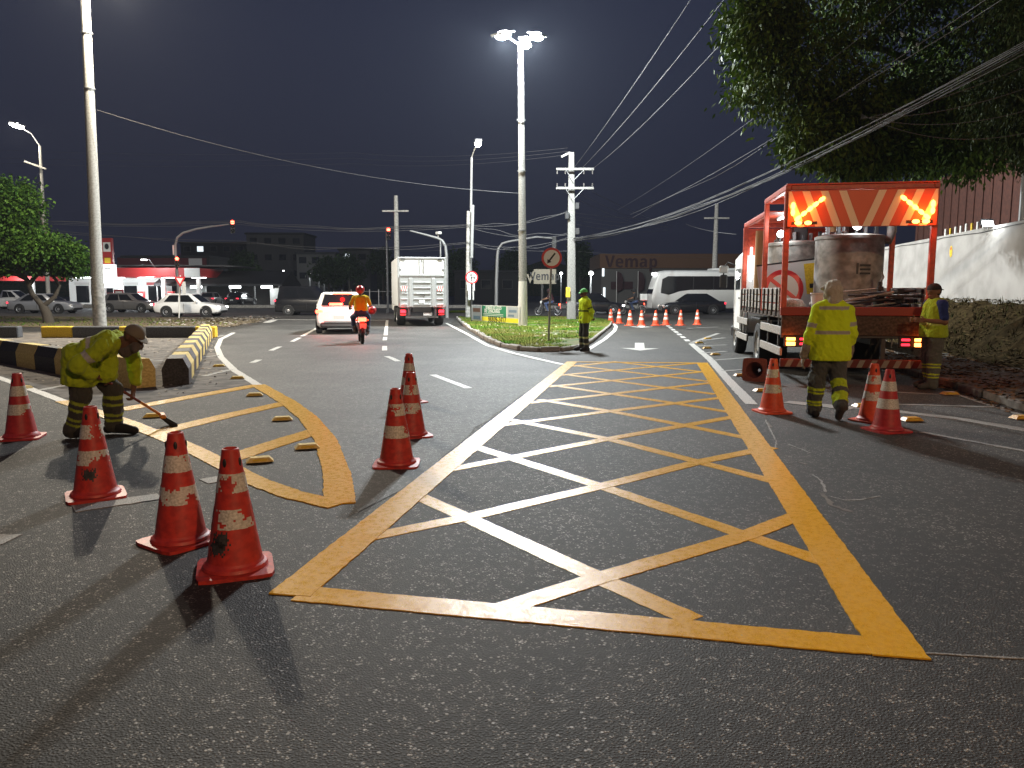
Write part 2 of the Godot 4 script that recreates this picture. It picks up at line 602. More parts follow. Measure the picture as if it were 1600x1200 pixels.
	mat("vertex", Color(1, 1, 1), 0.85, 0.0, {"vertex_color_use_as_albedo": true})
	mat("cloth", Color(1, 1, 1), 0.9, 0.0, {"metallic_specular": 0.2, "vertex_color_use_as_albedo": true, "rim_enabled": true, "rim": 0.2})
	mat("leaf", Color(1, 1, 1), 0.58, 0.0, {"metallic_specular": 0.22, "vertex_color_use_as_albedo": true, "backlight_enabled": true, "backlight": Color(0.35, 0.4, 0.15)})
	mat("grass_blade", Color(1, 1, 1), 0.95, 0.0, {"vertex_color_use_as_albedo": true, "metallic_specular": 0.15})
	mat("dry_leaf", Color(1, 1, 1), 0.8, 0.0, {"metallic_specular": 0.12, "vertex_color_use_as_albedo": true})
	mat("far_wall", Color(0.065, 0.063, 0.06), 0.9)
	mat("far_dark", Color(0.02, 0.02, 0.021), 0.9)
	mat("maroon_band", Color(0.10, 0.014, 0.018), 0.8)
	mat("dull_red", Color(0.13, 0.026, 0.018), 0.8)
	mat("dull_white", Color(0.26, 0.235, 0.20), 0.8)
	mat("beam_red", Color(0.26, 0.035, 0.020), 0.6)
	mat("brick_red", Color(0.40, 0.03, 0.03), 0.5)
	glow("lamp_glow", Color(1, 1, 1), 60.0)
	glow("lamp_glow_soft", Color(1, 1, 0.98), 14.0)
	glow("tube_glow", Color(0.95, 1.0, 1.0), 5.0)
	glow("window_glow", Color(0.85, 0.95, 1.0), 1.2)
	glow("signal_red", Color(1.0, 0.06, 0.03), 22.0)
	glow("brake_red", Color(1.0, 0.05, 0.025), 16.0)
	glow("tail_red", Color(1.0, 0.03, 0.06), 2.5)
	glow("amber_glow", Color(1.0, 0.36, 0.06), 9.0)
	glow("head_glow", Color(1.0, 0.98, 0.92), 12.0)


func build_ground() -> void:
	setting("road", sheet([Vector2(-420, 40), Vector2(420, 40), Vector2(420, -700), Vector2(-420, -700)], 0.0), M.asphalt)
	setting("road_lane", sheet(wobble([Vector2(-1.135, -5.526), Vector2(-1.512, -6.731), Vector2(-2.031, -8.424), Vector2(-2.748, -10.194), Vector2(-4.385, -13.233), Vector2(-6.615, -17.588), Vector2(-9.505, -24.479), Vector2(-11.249, -29.713), Vector2(-12.754, -40.09), Vector2(-13.722, -44.668), Vector2(-13, -47.5), Vector2(-3.4, -47.5), Vector2(-3.079, -37.049), Vector2(-1.02, -24.479), Vector2(0.032, -19.349), Vector2(0.735, -17.588), Vector2(1.172, -16.676), Vector2(-0.421, -9.072), Vector2(-0.69, -7.397), Vector2(-0.856, -6.276)], 0.05), 0.004), M.asphalt_worn)
	# the avenue beyond, paler with wear
	setting("avenue", sheet([Vector2(-200, -47.5), Vector2(-14, -47.5), Vector2(5, -47.5), Vector2(90, -43), Vector2(200, -40), Vector2(200, -72), Vector2(-200, -72)], 0.006), M.asphalt_worn)


func paint(called: String, lines: Array, w: float, y: float, m: Material, edge := 0.006) -> void:
	var o := Node3D.new()
	o.name = numbered(called)
	o.set_meta("kind", "structure")
	add_child(o)
	for l in lines:
		var b := MB.new()
		stroke(b, l, w, y, edge)
		part("stripe", b, m, o)


func build_markings() -> void:
	# yellow box: crossing diagonals under a wide border
	var a := [[Vector2(-0.737, -5.954), Vector2(-0.327, -5.381), Vector2(0.492, -4.211), Vector2(0.898, -3.645)], [Vector2(-0.389, -7.928), Vector2(0.744, -6.276), Vector2(1.563, -4.972), Vector2(1.911, -4.427)], [Vector2(-0.024, -9.625), Vector2(1.06, -8.35), Vector2(1.802, -7.17), Vector2(2.242, -6.451)], [Vector2(0.404, -11.45), Vector2(1.354, -10.304), Vector2(2.098, -9.204), Vector2(2.625, -8.387)], [Vector2(0.699, -13.233), Vector2(2.316, -11.149), Vector2(2.935, -10.249)], [Vector2(1.017, -14.989), Vector2(3.213, -12.065)], [Vector2(1.336, -16.821), Vector2(3.553, -13.804)], [Vector2(2.344, -17.75), Vector2(3.833, -15.471)]]
	var d := [[Vector2(-0.066, -3.768), Vector2(0.506, -4.211), Vector2(1.563, -4.972), Vector2(2.144, -5.493)], [Vector2(-0.954, -4.932), Vector2(-0.327, -5.381), Vector2(0.744, -6.276), Vector2(1.816, -7.225), Vector2(2.715, -7.894)], [Vector2(-0.627, -6.829), Vector2(1.06, -8.35), Vector2(2.971, -9.927)], [Vector2(-0.155, -9.204), Vector2(1.302, -10.304), Vector2(3.215, -11.66)], [Vector2(0.233, -11.084), Vector2(3.525, -13.56)], [Vector2(0.611, -13.008), Vector2(3.859, -15.471)], [Vector2(0.918, -14.816), Vector2(2.215, -15.853), Vector2(4.206, -17.351)], [Vector2(1.292, -16.604), Vector2(2.392, -17.668)]]
	paint("yellow_box_marking", a, 0.15, 0.0025, M.yellow_paint)
	paint("yellow_box_marking", d, 0.15, 0.0042, M.yellow_paint)
	paint("yellow_box_border", [[Vector2(-1.193, -3.951), Vector2(1.388, -17.668)], [Vector2(1.731, -3.249), Vector2(4.327, -17.429)]], 0.24, 0.0075, M.yellow_paint, 0.006)
	paint("yellow_box_border", [[Vector2(-1.145, -3.978), Vector2(1.714, -3.348)]], 0.19, 0.0058, M.yellow_paint, 0.006)
	paint("yellow_box_border", [[Vector2(1.329, -17.668), Vector2(4.322, -17.351)]], 0.16, 0.0058, M.yellow_paint)
	# yellow gore on the left
	paint("gore_marking", [[Vector2(-6.66, -11.281), Vector2(-4.753, -9.387), Vector2(-3.439, -7.961), Vector2(-2.7, -7.062), Vector2(-2.19, -6.429), Vector2(-1.77, -6.012), Vector2(-1.325, -5.697)]], 0.20, 0.0085, M.yellow_paint, 0.009)
	paint("gore_marking", [[Vector2(-4.407, -13.233), Vector2(-3.282, -11.149), Vector2(-2.629, -9.774), Vector2(-2.038, -8.276), Vector2(-1.552, -6.682), Vector2(-1.318, -5.732)]], 0.24, 0.010, M.yellow_paint, 0.010)
	paint("gore_marking", [[Vector2(-5.387, -10.417), Vector2(-4.945, -11.768), Vector2(-4.396, -13.233)], [Vector2(-4.09, -8.736), Vector2(-3.746, -9.876), Vector2(-3.264, -11.149)], [Vector2(-2.781, -7.198), Vector2(-2.562, -7.961), Vector2(-2.256, -8.901)]], 0.28, 0.0065, M.yellow_paint, 0.010)
	# white lines
	paint("edge_line", [[Vector2(-12.098, -16.821), Vector2(-9.599, -14.319), Vector2(-7.947, -12.622), Vector2(-6.66, -11.281)], [Vector2(-10.92, -30.173), Vector2(-9.899, -26.124), Vector2(-8.548, -22.236), Vector2(-7.208, -18.969), Vector2(-5.771, -15.853), Vector2(-4.407, -13.233)]], 0.15, 0.006, M.white_paint, 0.008)
	paint("lane_line", [[Vector2(-5.915, -17.429), Vector2(-5.996, -18.167)], [Vector2(-6.615, -21.03), Vector2(-6.808, -22.494)], [Vector2(-7.105, -24.792), Vector2(-7.421, -26.845)], [Vector2(-7.592, -27.804), Vector2(-9.226, -37.766)], [Vector2(-3.492, -21.03), Vector2(-3.776, -22.758)], [Vector2(-4.217, -25.441), Vector2(-4.487, -27.221)], [Vector2(-4.671, -28.413), Vector2(-7.071, -43.671)], [Vector2(-3.136, -19.157), Vector2(-2.922, -18.604), Vector2(-2.64, -17.75)], [Vector2(-1.545, -14.873), Vector2(-0.73, -12.791)]], 0.14, 0.008, M.white_paint, 0.008)
	paint("stop_line", [[Vector2(-12.754, -40.09), Vector2(-13.567, -44.164)], [Vector2(-13.567, -44.164), Vector2(-6.957, -43.189)]], 0.4, 0.008, M.white_paint)
	paint("island_edge_line", [[Vector2(-3.361, -39.284), Vector2(-1.705, -29.267), Vector2(-0.729, -23.028), Vector2(0.034, -20.155), Vector2(0.616, -18.427), Vector2(1.135, -16.969)], [Vector2(1.996, -20.804), Vector2(3.155, -26.124), Vector2(4.211, -31.643), Vector2(4.836, -35.695), Vector2(5.269, -40.929), Vector2(5.192, -44.668)]], 0.15, 0.008, M.white_paint, 0.01)
	paint("right_edge_line", [[Vector2(5.572, -23.877), Vector2(4.728, -18.253), Vector2(3.935, -13.804), Vector2(3.457, -10.957)]], 0.17, 0.006, M.white_paint, 0.012)
	var dash := []
	var p0 := Vector2(7.892, -40.09)
	var p1 := Vector2(5.621, -24.175)
	for k in 9:
		dash.append([p0.lerp(p1, k / 9.0), p0.lerp(p1, (k + 0.55) / 9.0)])
	paint("dashed_line", dash, 0.16, 0.006, M.white_paint)
	# hatching beside the marking truck and across the right lane
	paint("hatch_line", [[Vector2(5.641, -24.175), Vector2(7.961, -29.713)], [Vector2(6.315, -25.441), Vector2(7.421, -26.845)], [Vector2(5.465, -22.758), Vector2(6.508, -23.304)], [Vector2(5.013, -20.155), Vector2(5.815, -20.804)], [Vector2(4.759, -18.082), Vector2(5.805, -18.785)], [Vector2(4.308, -15.596), Vector2(4.776, -15.853)], [Vector2(3.995, -11.149), Vector2(4.675, -10.475)], [Vector2(7.737, -33.839), Vector2(9.383, -35.054)]], 0.16, 0.007, M.white_faded, 0.015)
	paint("hatch_line", [[Vector2(4.056, -11.215), Vector2(5.208, -10.304), Vector2(5.711, -9.674), Vector2(6.182, -8.5)]], 0.2, 0.006, M.white_faded, 0.015)
	paint("hatch_line", [[Vector2(5.531, -10.957), Vector2(6.895, -10.65)], [Vector2(4.725, -8.736), Vector2(5.377, -7.368)], [Vector2(6.197, -12.298), Vector2(7.008, -11.915), Vector2(6.694, -9.927), Vector2(6.588, -9.072)], [Vector2(-9.247, -18.604), Vector2(-7.718, -17.588)]], 0.08, 0.007, M.white_faded, 0.015)
	paint("hatch_line", [[Vector2(-10.506, -26.845), Vector2(-10.642, -28.413)], [Vector2(-8.68, -20.804), Vector2(-8.338, -21.497)], [Vector2(-7.832, -18.604), Vector2(-7.464, -19.349)], [Vector2(-5.914, -14.646), Vector2(-5.837, -15.853)], [Vector2(-7.769, -12.54), Vector2(-7.709, -13.418)]], 0.14, 0.007, M.white_faded, 0.02)
	paint("faded_line", [[Vector2(-3.278, -5.593), Vector2(-3.016, -5.786), Vector2(-2.796, -5.954)], [Vector2(-2.639, -6.429), Vector2(-2.417, -6.635)], [Vector2(-3.449, -4.892), Vector2(-3.28, -4.892)]], 0.20, 0.006, M.white_faded, 0.015)
	paint("chalk_line", [[Vector2(1.851, -3.292), Vector2(2.376, -3.226)]], 0.012, 0.004, M.white_faded, 0.004)
	# scrapes of white dust left by the crew beside the box
	paint("chalk_line", [[Vector2(2.672, -6.682), Vector2(2.666, -6.496), Vector2(2.611, -6.276), Vector2(2.546, -6.091)], [Vector2(2.532, -5.954), Vector2(2.595, -5.841), Vector2(2.728, -5.86), Vector2(2.927, -5.973)], [Vector2(3.215, -9.625), Vector2(2.998, -8.736), Vector2(2.868, -8.204), Vector2(2.744, -7.861)], [Vector2(2.949, -8.064), Vector2(2.986, -7.796), Vector2(3.006, -7.607)]], 0.016, 0.003, M.white_faded, 0.012)
	paint("chalk_line", [[Vector2(3.503, -10.957), Vector2(3.297, -9.927), Vector2(3.095, -9.072)], [Vector2(2.507, -6.071), Vector2(2.435, -5.697), Vector2(2.507, -5.526)], [Vector2(2.726, -7.198), Vector2(2.77, -7.088)]], 0.03, 0.0025, M.dust, 0.02)
	# lane arrows pointing at the camera
	for g in [Vector2(3.509, -21.03), Vector2(5.811, -34.436)]:
		var f := Vector2(0.16, -1).normalized()
		var s := Vector2(-f.y, f.x)
		var b := sheet([g, g + f * 0.9 + s * 0.55, g + f * 0.9 + s * 0.14, g + f * 3.2 + s * 0.14, g + f * 3.2 - s * 0.14, g + f * 0.9 - s * 0.14, g + f * 0.9 - s * 0.55], 0.006)
		setting("arrow_marking", b, M.white_paint)


# a low concrete barrier of blocks painted in turn, along a line from a to b
func barrier_row(label: String, a: Vector2, b: Vector2, colors: Array, h: float, w: float) -> void:
	var t := (b - a).normalized()
	var r := thing("concrete_barrier", label, "barrier", Vector3(a.x, 0, a.y), atan2(-t.x, -t.y), "painted concrete barriers of the traffic island")
	var L := a.distance_to(b)
	var prof := [Vector2(-w * 0.5, 0), Vector2(w * 0.5, 0), Vector2(w * 0.52, h * 0.62), Vector2(w * 0.30, h), Vector2(-w * 0.30, h), Vector2(-w * 0.52, h * 0.62)]
	var z := 0.0
	for i in colors.size():
		var l := L / colors.size()
		if colors[i] != null:
			var q := MB.new()
			var e := []
			for p in prof:
				e.append(p * (1.0 + 0.02 * rng.randf_range(-1, 1)))
			q.prism(Vector3(0, 0, -z), Vector3.RIGHT, Vector3.UP, e, Vector3(0, 0, -(l - 0.012)))
			part("block", q, colors[i], r)
		z += l


func build_islands() -> void:
	# dusty traffic island between the barriers
	setting("island_ground", sheet(wobble([Vector2(-21.589, -30.173), Vector2(-11.548, -30.173), Vector2(-8.503, -21.738), Vector2(-6.875, -18.082), Vector2(-5.718, -15.596), Vector2(-4.591, -13.418), Vector2(-5.068, -12.065), Vector2(-5.505, -10.65), Vector2(-6.451, -11.281), Vector2(-7.997, -12.877), Vector2(-12.757, -17.75)], 0.15), 0.003), M.dust)
	var vg := sheet(wobble([Vector2(-28.627, -34.436), Vector2(-12.821, -35.054), Vector2(-13.321, -40.09), Vector2(-14.764, -46.804), Vector2(-21.89, -47.95), Vector2(-33.472, -50.419), Vector2(-42.941, -51.751)], 0.25, 1.0), 0.02)
	setting("verge", vg, M.verge_dirt)
	var Y: Material = M.barrier_yellow
	var K: Material = M.barrier_black
	barrier_row("low yellow and black concrete barrier running behind the sweeping worker", Vector2(-6.224, -12.877), Vector2(-17.661, -23.028), [Y, K, Y, K, Y, K, Y, K, Y, K, Y, K, Y], 0.5, 0.42)
	barrier_row("yellow and black concrete barrier receding beside the gore, black end facing us", Vector2(-5.828, -13.233), Vector2(-10.685, -26.845), [K, Y, K, Y, K, Y, K, Y, K, Y, K, Y, K, Y, K, Y], 0.46, 0.42)
	var r := thing("kerb_barrier", "straight row of yellow and dark grey kerb blocks at the back of the island", "barrier", Vector3(-19.894, 0, -26.845), 0.0)
	for q in [[-19.934, -18.814, 1], [-18.77, -17.269, 0], [-16.463, -15.399, 1], [-15.376, -13.752, 0], [-13.73, -13.237, 1], [-12.812, -11.098, 0], [-11.076, -10.393, 1]]:
		var x0: float = q[0]
		var x1: float = q[1]
		var b := MB.new()
		b.box(Vector3((x0 + x1) * 0.5 - r.position.x, 0.2, -0.15 - rng.randf() * 0.04), Vector3(x1 - x0, 0.4, 0.3), Basis.IDENTITY, 0.03)
		part("block", b, M.kerb_yellow if q[2] else M.kerb_grey, r)
	# grass island with a stone kerb
	var isl := [Vector2(-3.2, -45.5), Vector2(-2.45, -38), Vector2(-1.75, -32.4), Vector2(-0.7, -24.6), Vector2(-0.25, -22.4), Vector2(0.25, -21.0), Vector2(0.75, -20.6), Vector2(1.3, -20.75), Vector2(1.8, -21.6), Vector2(2.5, -24.5), Vector2(4.3, -34.4), Vector2(5.0, -39.0), Vector2(4.9, -42.0), Vector2(4.2, -44.5), Vector2(2.5, -46)]
	var g := sheet(wobble(isl, 0.05), 0.12)
	setting("island_turf", g, M.turf)
	var kb := Node3D.new()
	kb.name = numbered("kerb")
	kb.set_meta("kind", "structure")
	add_child(kb)
	for i in isl.size():
		var p: Vector2 = isl[i]
		var q: Vector2 = isl[(i + 1) % isl.size()]
		var k := maxi(1, roundi(p.distance_to(q) / 0.62))
		for j in k:
			var u := p.lerp(q, float(j) / k)
			var v := p.lerp(q, (j + 0.96) / k)
			var b := MB.new()
			var h := 0.15 + rng.randf_range(-0.025, 0.02) if i < 8 else 0.125
			var off := rng.randf_range(-0.02, 0.02)
			b.bar(Vector3(u.x + off, h * 0.5 - 0.01, u.y), Vector3(v.x + off, h * 0.5 - 0.01, v.y), 0.17, h, 0.025)
			part("kerb_stone", b, M.kerb_stone, kb)
	setting("far_turf", sheet(wobble([Vector2(-5.0, -57), Vector2(-1.2, -57), Vector2(-0.8, -61), Vector2(-4.6, -61)], 0.2), 0.05), M.turf)
	grass("island_grass", "short green grass growing on the central traffic island", isl, 0.12, 30000, 0.06)
	grass("verge_grass", "patchy low grass along the edge of the avenue", [Vector2(-29.139, -35.054), Vector2(-13.351, -35.695), Vector2(-14.278, -40.929), Vector2(-20.871, -45.711), Vector2(-31.839, -47.95), Vector2(-39.799, -47.95)], 0.02, 1300, 0.10)
	grass("far_grass", "strip of green grass beside the box truck", [Vector2(-5.0, -57), Vector2(-1.2, -57), Vector2(-0.8, -61), Vector2(-4.6, -61)], 0.05, 2600, 0.1)


func grass(called: String, label: String, poly: Array, y: float, count: int, h: float) -> void:
	var b := MB.new()
	var r2 := RandomNumberGenerator.new()
	r2.seed = count
	for k in 7:
		var a := r2.randf() * TAU
		var d := Vector3(cos(a), 0, sin(a))
		var s := Vector3(-d.z, 0, d.x) * 0.012
		var o := d * 0.03 * r2.randf()
		var t := o + d * h * r2.randf_range(0.3, 0.7) + Vector3.UP * h * r2.randf_range(0.5, 1.0)
		var mid := o.lerp(t, 0.5) + Vector3.UP * h * 0.15
		b.tri(o - s, o + s, mid, Vector3.UP, Vector3.UP, Vector3.UP)
		b.tri(o + s, t, mid, Vector3.UP, Vector3.UP, Vector3.UP)
	var lo := Vector2(1e9, 1e9)
	var hi := -lo
	for p in poly:
		lo = lo.min(p)
		hi = hi.max(p)
	var pp := PackedVector2Array(poly)
	var mm := MultiMesh.new()
	mm.transform_format = MultiMesh.TRANSFORM_3D
	mm.use_colors = true
	mm.mesh = b.mesh()
	var T := []
	var tries := 0
	while T.size() < count and tries < count * 30:
		tries += 1
		var p := Vector2(r2.randf_range(lo.x, hi.x), r2.randf_range(lo.y, hi.y))
		var dens := jit.get_noise_2d(p.x * 0.35 + 7.0, p.y * 0.35)
		if Geometry2D.is_point_in_polygon(p, pp) and dens - 0.3 * smoothstep(4.0, 0.5, absf(p.y + 27.0 - p.x)) > r2.randf_range(-0.45, 0.3):
			T.append(p)
	mm.instance_count = T.size()
	for i in T.size():
		var s := r2.randf_range(0.5, 1.2)
		mm.set_instance_transform(i, Transform3D(Basis(Vector3.UP, r2.randf() * TAU).scaled(Vector3(s, s, s)), Vector3(T[i].x, y, T[i].y)))
		var dry := clampf(0.5 + 0.35 * smoothstep(3.2, 0.4, absf(T[i].y + 27.0 - T[i].x)) + jit.get_noise_2d(T[i].x * 0.6, T[i].y * 0.6 + 9.0) + r2.randf_range(-0.3, 0.3), 0, 1)
		mm.set_instance_color(i, Color(0.055, 0.15, 0.012).lerp(Color(0.17, 0.16, 0.04), dry))
	var o := MultiMeshInstance3D.new()
	o.name = called
	o.multimesh = mm
	o.material_override = M.grass_blade
	add_child(o)
	meta(o, label, "grass")
	o.set_meta("kind", "stuff")


func kerb_x(z: float) -> float:
	return 7.0 + (-10.4 - z) * 0.19


func build_right_side() -> void:
	var z0 := 6.0
	var z1 := -46.0
	# footway, its kerb stones and the bank up to the wall
	setting("footway", sheet([Vector2(kerb_x(z0) + 0.1, z0), Vector2(kerb_x(z0) + 2.3, z0), Vector2(kerb_x(z1) + 2.3, z1), Vector2(kerb_x(z1) + 0.1, z1)], 0.11), M.pavement)
	var kb := Node3D.new()
	kb.name = numbered("kerb")
	kb.set_meta("kind", "structure")
	add_child(kb)
	var z := z0
	while z > z1:
		var b := MB.new()
		var l := 0.9 + rng.randf_range(-0.06, 0.06)
		var off := rng.randf_range(-0.03, 0.03)
		b.bar(Vector3(kerb_x(z) + off, 0.06 + rng.randf_range(-0.015, 0.01), z), Vector3(kerb_x(z - l) + off, 0.06 + rng.randf_range(-0.02, 0.01), z - l), 0.18, 0.14, 0.025)
		part("kerb_stone", b, M.pavement, kb)
		z -= l + 0.015
	var bank := MB.new()
	var nz := 130
	var nx := 16
	var P := []
	for i in nz + 1:
		var row := []
		var zz := z0 + (z1 - z0) * i / nz
		for j in nx + 1:
			var t := float(j) / nx
			var y := 0.09 + 1.28 * smoothstep(0.0, 1.0, t) + 0.2 * jit.get_noise_2d(zz * 1.1, t * 3.0) * sin(PI * minf(t * 1.15, 1.0)) + 0.06 * jit.get_noise_2d(zz * 5.0, t * 14.0) + 0.2 * t * t * jit.get_noise_2d(zz * 0.9, 99.0)
			row.append(Vector3(kerb_x(zz) + 1.75 + 2.6 * t + 0.22 * (1.0 - t) * jit.get_noise_2d(zz * 1.1, 40.0), y, zz))
		P.append(row)
	for i in nz:
		for j in nx:
			var q := [P[i][j], P[i + 1][j], P[i + 1][j + 1], P[i][j + 1]]
			var nn: Vector3 = (q[2] - q[0]).cross(q[1] - q[3]).normalized()
			if nn.y < 0.0:
				nn = -nn
			bank.poly(q, nn)
	setting("earth_bank", bank, M.earth)
	# boundary wall
	var w := thing("boundary_wall", "long whitewashed boundary wall on top of the earth bank", "wall", Vector3(kerb_x(-20.0) + 4.2, 0, -20.0))
	var a := Vector3(kerb_x(z0) + 4.2, 2.2, z0) - w.position
	var d := Vector3(kerb_x(-37.0) + 4.2, 2.2, -37.0) - w.position
	var b2 := MB.new()
	b2.bar(a, d, 0.2, 2.4, 0.01)
	part("wall_face", b2, M.whitewash, w)
	var cab := MB.new()
	var cp := []
	for k in 30:
		var q := a.lerp(d, k / 29.0)
		cp.append(Vector3(q.x - 0.115, 3.30 + 0.03 * sin(k * 1.9), q.z))
	cab.tube(cp, 0.01, 5)
	part("wall_cable", cab, M.cable, w)
	for k in 9:
		var zz := -21.9 - k * 0.42
		var pk := MB.new()
		pk.box(Vector3(kerb_x(zz) + 4.2 - w.position.x, 3.5, zz - w.position.z), Vector3(0.05, 0.24 + rng.randf_range(-0.05, 0.05), 0.07), Basis.IDENTITY, 0.008)
		part("picket", pk, M.sign_white if k % 4 != 3 else M.kerb_yellow, w)
	var stk := MB.new()
	var st_at := Vector3(13.471, 2.854, -24.4)
	stk.prism(Vector3(kerb_x(-24.4) + 4.2 - 0.104 - w.position.x, st_at.y, -24.4 - w.position.z), Vector3(0.19, 0, -1).normalized(), Vector3.UP, ring2(0.12, 0.18, 14), Vector3(-0.006, 0, 0))
	part("sticker", stk, M.kerb_yellow, w)
	var st2 := MB.new()
	st2.prism(Vector3(kerb_x(-24.4) + 4.2 - 0.112 - w.position.x, st_at.y + 0.09, -24.4 - w.position.z), Vector3(0.19, 0, -1).normalized(), Vector3.UP, ring2(0.05, 0.045, 10), Vector3(-0.004, 0, 0))
	part("sticker", st2, M.sign_red, w)
	# red building behind the wall
	var h := thing("red_building", "dim rust red building wall rising behind the white boundary wall", "building", Vector3(kerb_x(-30.0) + 9.5, 0, -30.0))
	var b3 := MB.new()
	b3.bar(Vector3(kerb_x(-6.0) + 9.5, 3.7, -6.0) - h.position, Vector3(kerb_x(-44.0) + 9.5, 3.7, -44.0) - h.position, 0.3, 7.4, 0.02)
	part("wall_face", b3, M.red_wall, h)
	for k in 40:
		var zz := -6.5 - k * 0.95
		var rb := MB.new()
		rb.box(Vector3(kerb_x(zz) + 9.5 - 0.18, 3.7, zz) - h.position, Vector3(0.06, 7.3, 0.05))
		part("wall_rib", rb, M.red_wall, h)
	var dp := MB.new()
	dp.tube([Vector3(kerb_x(-31.0) + 9.2, 3.0, -31.0) - h.position, Vector3(kerb_x(-31.0) + 9.2, 6.2, -31.0) - h.position], 0.06, 8)
	part("downpipe", dp, M.galvanised, h)
	# floodlight on the wall
	var fl := thing("wall_floodlight", "bright white floodlight mounted on top of the boundary wall", "floodlight", Vector3(13.049, 3.488, -21.5))
	var fb := MB.new()
	fb.box(Vector3(0, 0, 0), Vector3(0.34, 0.2, 0.12), Basis(Vector3.RIGHT, -0.4), 0.02)
	part("housing", fb, M.black_plastic, fl)
	var fg := MB.new()
	fg.box(Vector3(-0.02, -0.03, 0.085), Vector3(0.3, 0.16, 0.02), Basis(Vector3.RIGHT, -0.4), 0.004)
	part("lamp_face", fg, M.lamp_glow_soft, fl)
	var fs := MB.new()
	fs.tube([Vector3(0, -0.05, 0), Vector3(0.03, -0.16, -0.02)], 0.02, 6)
	part("bracket", fs, M.galvanised, fl)
	lamp(1.3, COOL, Vector3(-0.25, 0.02, 0.34), 0.12, fl)
	var cy := thing("cyan_lamp", "small cyan lamp on the red building at the right edge", "lamp", Vector3(kerb_x(-29.5) + 9.2, 5.28, -29.5))
	var cb := MB.new()
	cb.box(Vector3.ZERO, Vector3(0.16, 0.18, 0.42), Basis.IDENTITY, 0.02)
	glow("cyan_glow", Color(0.05, 0.75, 0.95), 1.0)
	part("lamp_body", cb, M.cyan_glow, cy)


func ring2(rx: float, ry: float, k: int, ph := 0.0) -> Array:
	var o := []
	for i in k:
		o.append(Vector2(rx * cos(TAU * i / k + ph), ry * sin(TAU * i / k + ph)))
	return o


# a street luminaire: flat body with a glowing face underneath, its light just below
func luminaire(parent: Node, at: Vector3, out: Vector3, tilt: float, size: float, energy: float, c: Color, face: Material) -> void:
	var z := -out.normalized()
	var x := Vector3.UP.cross(z).normalized()
	var b := Basis(x, Vector3.UP, z) * Basis(Vector3.RIGHT, tilt)
	var h := Node3D.new()
	h.name = "luminaire"
	parent.add_child(h, true)
	h.transform = Transform3D(b, at)
	var m := MB.new()
	m.box(Vector3(0, 0.075, 0), Vector3(size * 0.62, 0.09, size), Basis.IDENTITY, 0.03)
	part("housing", m, M.galvanised, h)
	var f := MB.new()
	f.ball(Vector3(0, 0.0, 0), Vector3(size * 0.29, 0.17, size * 0.45), 8)
	part("lamp_face", f, face, h)
	if energy > 0.0:
		lamp(energy, c, Vector3(0, -0.3, 0), 0.12, h)


func taper(parent: Node, called: String, base: Vector3, top: Vector3, r0: float, r1: float, m: Material, sides := 14) -> void:
	var b := MB.new()
	var p := []
	var r := []
	for k in 7:
		p.append(base.lerp(top, k / 6.0))
		r.append(lerpf(r0, r1, k / 6.0))
	b.tube(p, r, sides)
	part(called, b, m, parent)


